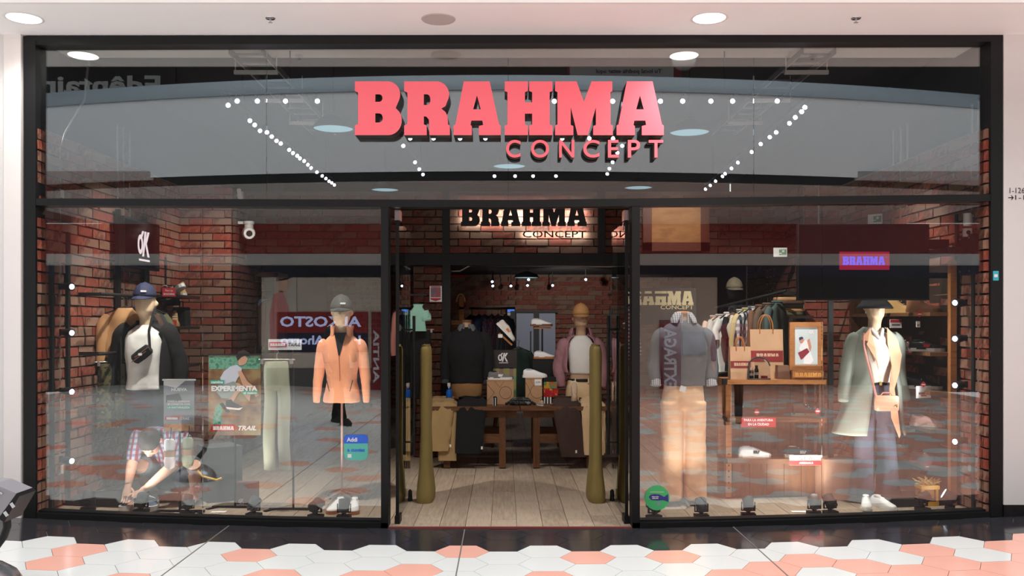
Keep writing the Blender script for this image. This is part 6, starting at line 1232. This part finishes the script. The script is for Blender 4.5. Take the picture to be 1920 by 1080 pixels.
def paper_bag(label, px0, px1, py0, py1, yy, d=.12, band=None):
    k = S(yy); x0, x1 = PX(px0, yy), PX(px1, yy); w_ = x1-x0; h = (py1-py0)/k; t = thing('paper_bag', label, 'bag', ((x0+x1)/2, yy+d/2, zt1), 0, 'kraft paper bags on the wooden unit')
    b = MB(); V = [(-w_/2, -d/2, 0), (w_/2, -d/2, 0), (w_/2, d/2, 0), (-w_/2, d/2, 0), (-w_/2, -d/2*.5, h), (w_/2, -d/2*.5, h), (w_/2, d/2*.5, h), (-w_/2, d/2*.5, h), (-w_/2*.93, 0, h*.5), (w_/2*.93, 0, h*.5)]
    b.add(V, [(0, 1, 2, 3), (0, 4, 5, 1), (2, 6, 7, 3), (0, 3, 8), (3, 7, 8), (7, 4, 8), (4, 0, 8), (1, 5, 9), (5, 6, 9), (6, 2, 9), (2, 1, 9)]); b.build('paper', mat('kraft_bag', (206, 164, 128), .85, var=.03, scale=8), t)
    for s_ in (-1, 1): q = MB(); q.tube([(-w_*.2, s_*d*.25, h-.04)]+[(w_*.2*cos(a), s_*d*.24, h+.11*h*3*sin(a)*.9) for a in [pi-pi*i/10 for i in range(11)]]+[(w_*.2, s_*d*.25, h-.04)], .006, 6); q.build('handle', M_oak, t)
    a, c = band; zb_, ze = (py1-c)/k, (py1-a)/k; yf = lambda z: -d/2+d/4*z/h-.0015
    q = MB(); q.add([(-w_/2*.98, yf(zb_), zb_), (w_/2*.98, yf(zb_), zb_), (w_/2*.98, yf(ze), ze), (-w_/2*.98, yf(ze), ze)], [(0, 1, 2, 3)]); q.build('printed_band', mat('bag_red', (140, 44, 44), .7), t)
    brahma_flat(t, -w_*.32, w_*.36, yf(ze)-.004, (zb_+ze)/2-(ze-zb_)*.2, mat('band_pale', (226, 190, 160), .7), (ze-zb_)*.45, rot=(pi/2-.12*d/h, 0, 0))
paper_bag('small kraft paper bag with red band at the left of the wooden unit', 1370, 1409, 648, 709, yu+.05, .1, (675, 688))
paper_bag('large kraft paper bag with red band on the wooden unit', 1408, 1470, 614, 706, yu+.16, .14, (654, 675))
# clear backpack with bottles
t = thing('clear_backpack', 'clear arched shoe care pouch holding black bottles in front of the bags', 'bag', (PX(1424, yu), yu+.05, zt1))
M_clear = glass_mat('clear_plastic', .09, (.95, .95, .95))
q = MB(); P = [(-.095, 0), (.1, 0), (.095, .12)]+[(.09*cos(a), .12+.075*sin(a)) for a in [pi*i/8 for i in range(1, 8)]]+[(-.09, .12)]; q.prism(P, -.04, .05); q.build('pouch', M_clear, t)
q = MB(); q.tube([(x_, -.04, z_) for x_, z_ in P[2:]]+[(-.095, -.04, 0)], .006, 6); q.tube([(-.095, -.04, .004), (.1, -.04, .004)], .006, 6); q.build('piping', M_char, t)
for dx, hh, cc in ((-.055, .1, M_whit), (-.012, .12, M_blackm)):
    b_ = thing('care_bottle', ('black care bottle with white cap inside the clear pouch' if dx < -.03 else 'black care bottle with black cap inside the clear pouch'), 'bottle', (PX(1424, yu)+dx, yu+.05, zt1+.002)); q = MB(); q.lathe([(.0005, 0), (.018, 0), (.018, hh*.7), (.012, hh*.78)], 14); q.build('body', M_blackm, b_); q = MB(); q.cyl((0, 0, hh*.76), (0, 0, hh), .012); q.build('cap', cc, b_); q = MB(); q.lathe([(.0185, hh*.3), (.0185, hh*.5)], 14); q.build('label', M_whit, b_)
tag(MB().box((0, 0, .015), (.05, .03, .03)).build('care_tin', M_redp, None, (PX(1436, yu), yu+.05, zt1+.002)), 'small red tin inside the clear pouch', 'tin')
tag(MB().box((0, 0, .06), (.11, .08, .12)).build('small_box', mat('dark_kraft', (120, 84, 66), .8), None, (PX(1471, yu+.05), yu+.1, zt1)), 'small dark kraft box between the large bag and the picture', 'box')
# framed picture on a block
yf_ = yu+.06; kf = S(yf_); t = thing('framed_picture', 'oak framed picture of a crouching dancer in red and white', 'picture', (PX(1511, yf_), yf_, PZ(694, yf_)))
fw, fh = 62/kf, 90/kf
for a, c in (((-fw/2, 0), (-fw/2+.045, fh)), ((fw/2-.045, 0), (fw/2, fh))): q = MB(); q.span((a[0], -.015, a[1]), (c[0], .015, c[1])); q.build('side_bar', M_oak, t)
for a, c in ((0, .045), (fh-.045, fh)): q = MB(); q.span((-fw/2+.045, -.015, a), (fw/2-.045, .015, c)); q.build('cross_bar', M_oak, t)
q = MB(); q.span((-fw/2+.04, -.008, .04), (fw/2-.04, .0, fh-.04)); q.build('print', mat('pale_blue_print', (202, 210, 212), .6), t)
ok_mark(t, (.05, -.009, fh-.085), .045, M_whit, bar=False)
def poly(name, pts, m, d): q = MB(); q.prism([(x_*fw, z_*fh) for x_, z_ in pts], -.0085-.0005*d, -.0081-.0005*d); q.build(name, m, t)
poly('printed_torso', [(-.22, .45), (-.1, .62), (.08, .64), (.12, .52), (.02, .42), (-.12, .36)], mat('print_white', (236, 232, 234), .7), 2); poly('printed_trousers', [(-.04, .42), (.12, .4), (.22, .2), (.12, .12), (-.08, .14)], mat('print_white', (236, 232, 234), .7), 2)
poly('printed_jacket', [(-.25, .36), (.02, .46), (.1, .38), (-.1, .24), (-.16, .22)], mat('print_red', (140, 44, 54), .7), 3); poly('printed_arm', [(.02, .62), (.1, .66), (.16, .48), (.12, .38), (.08, .46)], mat('print_skin', (204, 140, 116), .7), 4)
poly('printed_head', [(-.2, .58), (-.12, .56), (-.06, .62), (-.1, .66), (-.18, .66)], mat('print_skin', (204, 140, 116), .7), 4); poly('printed_cap', [(-.21, .62), (-.22, .68), (-.12, .7), (-.08, .66)], mat('print_navy', (50, 52, 90), .7), 5)
t = thing('name_block', 'oak block with amber store name letters under the picture', 'sign', (PX(1512, yf_), yf_, zt1)); q = MB(); q.box((0, 0, (PZ(694, yf_)-zt1-.002)/2), (58/kf, .09, PZ(694, yf_)-zt1-.002)); q.build('block', M_oak, t)
brahma_flat(t, -25/kf, 25/kf, -.049, (PZ(706, yf_)-zt1), mat('amber_letters', (222, 158, 84), .5), 8/kf, ex=.004)
# shoes on the unit
shoe('sneaker', 'dark grey trainer on the middle shelf above the red slogan card', (PX(1403, yu), yu+.12, zb+Z2+.001), 0, M_char, M_blackm, L=.27)
shoe('boot', 'brown ankle boot with pale sole on the middle shelf', (PX(1522, yu), yu+.12, zb+Z2+.001), 0, M_brown, mat('pale_sole', (214, 196, 160), .6), L=.27, boot=.03, cat='boot')
shoe('sneaker', 'white sneaker with black side mark on the low shelf', (PX(1420, yu), yu+.1, zb+Z3+.001), 0, M_wleather, M_wsole, logo=M_blackm, L=.28, accent=M_wleather)
shoe('sneaker', 'black and white sneaker with white side mark on the low shelf', (PX(1508, yu), yu+.1, zb+Z3+.001), 0, M_bleather, M_wsole, logo=M_whit, L=.28, accent=M_wleather)
htag('red diamond tag on the dark grey trainer', at(1419, 773, yu-.01), .04); htag('red diamond tag on the brown ankle boot', at(1533, 771, yu-.01), .04)
c = card('slogan_card', 'red card with white two line slogan on the wooden unit', at(1422, 792, yu-.08), 65/S(yu-.08), 18/S(yu-.08), M_redp, 0)
text('PARA LA AVENTURA', .022, M_whit, c, (0, -.0045, .02), width=.25, bold=.03); text('EN LA CIUDAD', .022, M_whit, c, (0, -.0045, -.016), width=.18, bold=.03)
c = card('arrivals_card', 'white and red card announcing new goods below the black sneaker', at(1511, 863, yu-.08), 62/S(yu-.08), 19/S(yu-.08), M_whit, 0)
q = MB(); q.box((0, -.004, -.022), (62/S(yu-.08), .001, .042)); q.build('red_band', M_redp, c); text('N E W', .032, M_char, c, (0, -.0045, .018), width=.12); text('ARRIVALS', .018, M_whit, c, (0, -.006, -.022), width=.12, bold=.03)
# trunk and black post
t = thing('storage_trunk', 'plain beige storage trunk behind the sage coat', 'trunk', (PX(1578, .8), .95, zf(2.9)+.006)); q = MB(); q.box((0, 0, .16), (.30, .3, .32)); q.build('body', mat('trunk_beige', (178, 140, 118), .8, var=.03), t); q = MB(); q.box((0, 0, .335), (.31, .31, .03)); q.build('lid', mat('trunk_beige', (178, 140, 118), .8, var=.03), t)
upright('black freestanding post between the picture and the sage coat', PX(1557, .9), .9, zf(2.6)+.006, PZ(560, .9))
# wall shoe shelves behind the sage coat
t = thing('wall_shelving', 'dark wooden shoe shelving along the right brick wall', 'shelf', (3.6, 1.3, zf(3.5)+.006)); zw = zf(3.5)+.006
q = MB(); q.box((.05, -.86, 1.0), (.05, .05, 2.0)); q.build('post', M_oak, t)
q = MB(); q.box((.0, .86, 1.0), (.24, .05, 2.0)); q.build('side_panel', M_wood, t)
ZS = [1.58, 1.25, .93, .62, .31]
for z in ZS: q = MB(); q.box((0, 0, z-.015), (.24, 1.68, .03)); q.build('shelf', M_woodh, t)
q = MB(); q.box((.115, 0, 1.0), (.015, 1.68, 1.98)); q.build('back_panel', mat('dark_walnut', (58, 40, 32), .7, var=.1), t)
GS = None
def ws(label, yy, zi, up, sole, boot=0, cat='sneaker', **k): shoe(cat, label, (3.43, yy, zw+ZS[zi]+.001), pi-.5, up, sole, boot=boot, L=.26, cat='boot' if boot else 'shoe', **k)
def ws2(label, px, zi, up, sole, boot=0, **k):      # toe towards the glass side
    y_ = F*3.58/(px-945)+CAMY; shoe('boot' if boot > .03 else 'sneaker', label, (3.565, y_, zw+ZS[zi]+.001), -.55, up, sole, boot=boot, L=.27, cat='boot' if boot > .03 else 'shoe', **k)
ws2('tan lace-up boot on the top right wall shelf', 1692, 0, M_tanb, M_tanb, .08); ws2('brown boot next to the tan boot on the top right wall shelf', 1735, 0, M_brownb, M_brownb, .09)
ws2('black sneaker with white mark on the top right wall shelf', 1655, 0, M_bleather, M_wsole, logo=M_whit)
ws2('brown low boot on the second right wall shelf', 1700, 1, M_brown, M_char, .04); ws2('black and white sneaker on the second right wall shelf', 1740, 1, M_bleather, M_wsole, logo=M_redp)
ws2('black sneaker with white sole on the third right wall shelf', 1736, 2, M_bleather, M_wsole); ws2('black trainer deeper on the third right wall shelf', 1702, 2, M_char, M_char)
ws2('pale pink trainer on the fourth right wall shelf', 1742, 3, mat('pale_pink_mesh', (214, 180, 176), .8), M_wsole); ws2('grey trainer deeper on the fourth right wall shelf', 1700, 3, M_grey, M_char)
ws2('grey shoe with red trim on the lowest right wall shelf', 1742, 4, M_grey, M_redp); ws2('brown shoe deeper on the lowest right wall shelf', 1696, 4, M_brownb, M_char)
def shelf_card(label, px, py, w_, h, red=True):
    y_ = F*3.47/(px-945)+CAMY; c = card('shelf_card', label, (3.472, y_, PZ(py, y_)), w_, h, M_whit, .25)
    q = MB(); q.box((0, -.004, h*.32 if red else -h*.3), (w_*(1 if red else .4), .001, h*.3 if red else h*.1)); q.build('red_band', M_redp, c); q = MB(); q.box((0, -.004, -h*.12), (w_*.7, .001, h*.2)); q.build('print', mat('print_grey', (120, 112, 112), .7), c)
shelf_card('white and red card under the tan boot', 1679, 607, .12, .075); shelf_card('white card under the third shelf sneaker, right wall', 1731, 735, .14, .1, False); shelf_card('white and red card beside the pale pink trainer', 1703, 801, .13, .09)
shelf_card('small white price tag under the brown boot', 1721, 608, .035, .05, False)
for px, py, l in ((1724, 589, 'red diamond tag on the brown boot'), (1706, 660, 'red diamond tag on the brown low boot'), (1731, 721, 'red diamond tag on the third shelf sneaker'), (1698, 776, 'red diamond tag hanging below the third wall shelf'), (1738, 875, 'red diamond tag on the lowest wall shelf')):
    y_ = F*3.465/(px-945)+CAMY; htag(l, (3.467, y_, PZ(py, y_)), .035)
# lantern-like yellow planter and small yellow car-like shoe block
M_yel = mat('yellow_enamel', (222, 166, 44), .45); M_straw = mat('straw', (206, 178, 108), .9)
t = thing('yellow_lantern', 'yellow box lantern topped with straw on the floor, right window', 'lantern', (PX(1738, .5), .5, zf(3.4)+.006))
q = MB(); q.box((0, 0, .02), (.14, .12, .04)); q.box((0, 0, .155), (.15, .13, .03)); [q.box((a*.058, c*.048, .09), (.02, .02, .11)) for a in (-1, 1) for c in (-1, 1)]; q.build('frame', M_yel, t); q = MB(); q.box((0, 0, .09), (.09, .07, .1)); q.build('core', mat('yellow_dark', (170, 116, 30), .6), t)
q = MB(); 
for _ in range(46): a = R.uniform(0, 2*pi); r_ = R.uniform(.02, .12); q.tube([(R.uniform(-.05, .05), R.uniform(-.04, .04), .165), (r_*cos(a), r_*sin(a)*.7, .185+R.uniform(0, .045))], .004, 4)
stuff(q.build('straw_topping', M_straw, t))
t = thing('yellow_clip', 'small yellow angular object beside the slate trousers', 'ornament', at(1673, 905, .75)); q = MB(); q.box((0, 0, 0), (.09, .05, .04), Matrix.Rotation(-.4, 3, 'Y')); q.build('body', M_yel, t); q = MB(); q.box((.03, 0, .035), (.03, .045, .04), Matrix.Rotation(-.4, 3, 'Y')); q.build('tip', M_yel, t)
tag(MB().box((0, 0, .03), (.5, .35, .06)).build('low_platform', mat('base_dark', (44, 40, 38), .7), None, (3.38, .62, zf(3.4)+.006)), 'low dark platform in the right window corner', 'platform')
tag(MB().box((0, 0, .03), (.55, .35, .06)).build('low_platform', mat('base_dark', (44, 40, 38), .7), None, (-3.3, .62, zf(-3.4)+.006)), 'low dark platform in the left window corner', 'platform')
floor_spot('black floor spotlight behind the round green sticker', 1226, .3, .5, .3); floor_spot('grey headed floor spotlight at the foot of the cream trousers', 1315, .3, 0, .9, M_lg)
floor_spot('grey headed floor spotlight before the wooden unit', 1403, .3, -.1, .9, M_lg); floor_spot('black floor spotlight right of the white floor card', 1527, .3, 0, .8, M_lg); floor_spot('black floor spotlight before the beige trunk', 1556, .3, .2, .7)
floor_spot('black floor spotlight before the yellow lantern', 1730, .3, -1.4, .3); floor_spot('lit floor spotlight in the right window corner', 1781, .3, 1.1, .5, None, True)
# ------------------------------------------------------------------ kiosk device in the hall, lower left corner
yk_ = -1.7; kk = S(yk_); kx = PX(0, yk_); t = thing('payment_kiosk', 'dark grey tilted device on a curved black arm, lower left in the hall', 'kiosk', (kx-.08, yk_, zf(-3)))
P = [(-60, 900), (0, 904), (42, 922), (10, 968), (-60, 958)]
zk = zf(-3)
hz = lambda py: PZ(py, yk_)-zk
hx_ = lambda px: (px)/kk+.08
q = MB(); q.prism([(hx_(a), hz(b_)) for a, b_ in P], -.06, .12); q.build('head', mat('kiosk_grey', (150, 148, 154), .4), t)
q = MB(); q.prism([(hx_(a), hz(b_)) for a, b_ in ((42, 921), (47, 927), (19, 975), (8, 968))], -.062, .122); q.build('edge', M_black, t)
for a, b_ in ((35, 943), (23, 959)): q = MB(); q.box((hx_(a), -.064, hz(b_)), (.02, .006, .03), Matrix.Rotation(-.6, 3, 'Y')); q.build('port', M_chrome, t)
q = MB(); q.box((hx_(8), -.063, hz(918)), (.055, .006, .012), Matrix.Rotation(.45, 3, 'Y')); q.build('slot', M_chrome, t)
q = MB(); q.tube([(hx_(6), .03, hz(962)), (hx_(8), .03, hz(990)), (hx_(2), .03, hz(1008)), (hx_(-16), .03, hz(1030)), (hx_(-34), .03, hz(1062))], [.024, .022, .022, .026, .03], 12); q.build('arm', M_black, t)
q = MB(); q.lathe([(.2, .0), (.2, .03), (.17, .08), (.1, .13), (.03, .15), (.0005, .15)], 28, (hx_(-30), .0, 0)); q.build('foot', mat('brushed_metal', (186, 186, 192), .25, metal=.9), t)
# ------------------------------------------------------------------ people
def hand(t, base, d, m, curl=.5, s=1.0, side=1, pal=None):
    """palm with five bent fingers; d points from wrist to knuckles"""
    d = Vector(d).normalized(); up = (pal if pal is not None else Vector((0, -1, 0))); up = (up-d*up.dot(d)).normalized(); sd = d.cross(up)*side; b = Vector(base); q = MB()
    q.tube([b-d*.03*s, b, b+d*.045*s, b+d*.085*s], [.026*s, .03*s, .038*s, .034*s], 12, squash=.55)
    for i, (o_, ln) in enumerate(((-.028, .068), (-.009, .078), (.010, .073), (.027, .058))):
        k = b+d*.08*s+sd*o_*s; a = d*ln*.45*s; e = (d*cos(curl)-up*-sin(curl)).normalized()*ln*.33*s; f = (d*cos(curl*2)-up*-sin(curl*2)).normalized()*ln*.3*s
        q.tube([k-d*.02*s, k+a, k+a+e, k+a+e+f], [.0095*s, .009*s, .008*s, .006*s], 8)
    k = b+d*.02*s-sd*.03*s; q.tube([k, k+(d*.6-sd*.6)*.035*s, k+(d*.95-sd*.5+up*.3)*.06*s, k+(d*1.1-sd*.35+up*.4)*.075*s], [.013*s, .011*s, .0095*s, .007*s], 8)
    return cloth_mods(q.build('hand', m, t), 0, 0, 0)
M_flesh = mat('skin', (206, 158, 132), .55, var=.02); M_hair = mat('dark_hair', (48, 38, 34), .7, var=.2, scale=40, bump=.3)
def face_head(t, c, pitch=0, yaw=0, s=1.0, hairm=M_hair, long=0):
    h = D.objects.new('head', None); b = MB()
    rg = cr([(0, .0, -.13, .05, .052), (0, .0, -.07, .05, .054), (0, -.022, -.05, .052, .07), (0, -.022, -.02, .066, .085), (0, -.01, .04, .075, .095), (0, .005, .09, .07, .09), (0, .01, .12, .04, .055), (0, .01, .128, .01, .015)], 4)
    b.loft([oval(*r, 24) for r in rg]); b.tube([(0, -.1, .03), (0, -.118, -.005), (0, -.1, -.016)], [.008, .015, .01], 8)
    for sx in (-1, 1): b.tube([(sx*.072, .015, .03), (sx*.084, .02, .005), (sx*.07, .01, -.025)], [.011, .017, .009], 8)
    o = cloth_mods(b.build('head', M_flesh, t, c), .007, 3, 0); o.rotation_euler = (pitch, 0, yaw)
    q = MB(); [q.tube([(sx*.03-.012, -.098, .024), (sx*.03+.012, -.098, .024)], .006, 6) for sx in (-1, 1)]; q.build('eyes', M_blackm, o)
    q = MB(); q.tube([(-.022, -.101, -.04), (0, -.107, -.041), (.022, -.101, -.04)], .005, 6); q.build('mouth', mat('lips', (160, 90, 84), .5), o)
    q = MB(); q.lathe([(.088*cos(a), .035+.108*sin(a)) for a in [i*pi/2/8 for i in range(8)]]+[(.003, .144)], 22); q.v = [(v[0], v[1]*1.22+.004, v[2]-(.08 if v[1] > .03 and v[2] < .05 else 0)) for v in q.v]
    hr = q.build('hair', hairm, o); hr.modifiers.new('t', 'SOLIDIFY').thickness = .012
    if long: q = MB(); q.loft([oval(0, .07, z, w_, .04, 16) for z, w_ in ((-.24, .07), (-.12, .085), (.02, .08))]); q.build('hair', hairm, o)
    return o
# crouching person lacing the trail shoes
M_plaid = stripes_mat('plaid_shirt', (150, 152, 166), (136, 46, 58), (50, 60, 96), 24, 22, duty=.45)
yp = .68; xp = PX(300, yp); t = thing('person', 'crouching person in a plaid shirt and grey shorts lacing the trail shoes', 'person', (xp, yp, zf(-2.9)+.006))
b = MB()      # plaid shirt: back bowed forward
b.loft([[Vector((p.x, p.y, p.z)) for p in oval(cx, cy, z, rx, ry, 26)] for cx, cy, z, rx, ry in cr([(.04, .22, .24, .17, .13), (.03, .2, .36, .175, .14), (.02, .13, .48, .2, .15), (.0, .04, .56, .2, .13), (-.01, -.02, .62, .13, .1), (-.01, -.05, .645, .07, .07)], 4)])
for sh, el, w_ in (((-.19, .02, .58), (-.2, -.08, .36), None), ((.2, .02, .56), (.17, -.14, .33), None)):
    q4 = cr([(sh[0]*.8, sh[1], sh[2], .075), (sh[0], sh[1]-.01, sh[2]-.05, .072), ((sh[0]+el[0])/2, (sh[1]+el[1])/2, (sh[2]+el[2])/2, .064), (*el, .056)], 4); b.tube([p[:3] for p in q4], [p[3] for p in q4], 14)
cloth_mods(b.build('shirt', M_plaid, t), .011, 5, .006)
for el, wr_2, sd in (((-.2, -.07, .38), (-.175, -.22, .20), 1), ((.17, -.13, .35), (-.02, -.26, .17), -1)):
    q = MB(); q4 = cr([(*el, .044), ((el[0]*.6+wr_2[0]*.4), (el[1]*.6+wr_2[1]*.4), (el[2]*.6+wr_2[2]*.4), .042), (*wr_2, .027)], 4); q.tube([p[:3] for p in q4], [p[3] for p in q4], 14); q.build('forearm', M_flesh, t)
    d = Vector(wr_2)-Vector(el); hand(t, Vector(wr_2)+d.normalized()*.025, d+Vector((0, -.02, -.1)), M_flesh, .45, 1.0, sd, Vector((0, -.6, .8)))
q = MB(); q.tube([(-.165, -.27, .13), (-.12, -.28, .11), (-.1, -.27, .1)], .003, 6); q.tube([(-.03, -.29, .1), (.03, -.3, .12), (.07, -.29, .1)], .003, 6); tag(q.build('shoe_lace', M_whit, None, (xp, yp, zf(-2.9)+.006)), 'white laces held by the crouching person', 'lace')
face_head(t, (-.03, -.13, .53), 1.0, .1)
b = MB()      # shorts with folded thighs
for sx, kn in ((-1, (-.16, -.02, .34)), (1, (.3, -.02, .33))):
    q4 = cr([(sx*.08, .24, .2, .11), ((sx*.08+kn[0])/2, .12, .27, .1), (kn[0]*.92, .0, .32, .088)], 4); b.tube([p[:3] for p in q4], [p[3] for p in q4], 16)
b.loft([oval(.03, .24, z, rx, .13, 24) for z, rx in ((.08, .13), (.16, .175), (.28, .17))])
cloth_mods(b.build('shorts', mat('grey_shorts', (100, 104, 108), .9, var=.05), t), .012, 5, .006)
for kn, an in (((-.15, -.02, .33), (-.17, .12, .1)), ((.29, -.03, .33), (.27, .06, .1))):
    q = MB(); q4 = cr([(*kn, .06), ((kn[0]*.65+an[0]*.35), kn[1]*.65+an[1]*.35+.02, kn[2]*.65+an[2]*.35, .058), (*an, .036), (an[0], an[1], .05, .034)], 4); q.tube([p[:3] for p in q4], [p[3] for p in q4], 14); q.build('shin', M_flesh, t)
for px_, l in ((-.17, 'left'), (.27, 'right')):
    q = MB(); q.tube([(px_, .14, .05), (px_, .04, .045), (px_, -.07, .036), (px_, -.12, .03)], [.04, .045, .046, .03], 14, squash=1); q.build('shoe', mat('pale_pink_shoe', (216, 184, 178), .8), t)
# two passers-by in the hall (they show in the panes)
def walker(label, x, y, rz, top, trou, hgt=1.0, longhair=0, stride=.1, cap_m=None):
    t = thing('person', label, 'person', (x, y, zf(x)), rz)
    garment(t, 'jacket', top, [torso_rings(.86, 1.0, .19)], [arm(-1), arm(1)], .007)
    face_head(t, (0, 0, 1.6), 0, 0, 1, long=longhair)
    for sx in (-1, 1): hand(t, (sx*.277, -.06, .89), (0, -.02, -1), M_flesh, .3, 1, sx, Vector((-sx, 0, 0)))
    L_ = [[(0, 0, .96, .16, .11), (0, 0, .86, .175, .12), (0, 0, .76, .165, .11)]]; tb = [[(sx*.088, 0, .84, .092), (sx*.09, -sx*stride*.5, .5, .068), (sx*.09, -sx*stride, .07, .056)] for sx in (-1, 1)]
    garment(t, 'trousers', trou, L_, tb, .006)
    for sx in (-1, 1): q = MB(); q.loft([oval(sx*.09, -sx*stride-.05, z, a, c, 18) for z, a, c in ((0, .045, .13), (.03, .048, .135), (.07, .042, .11), (.1, .03, .06))]); q.build('shoe', M_blackm, t)
    return t
walker('passer-by with long dark hair in a maroon jacket, mirrored in the right pane', 3.4, -6.35, pi+.2, mat('maroon_fleece', (120, 24, 34), .9), M_blk, longhair=1, stride=.05)
walker('passer-by in a charcoal top and black trousers, mirrored behind the peach jacket', -2.5, -6.6, pi-.9, M_char, M_blk, stride=.2)
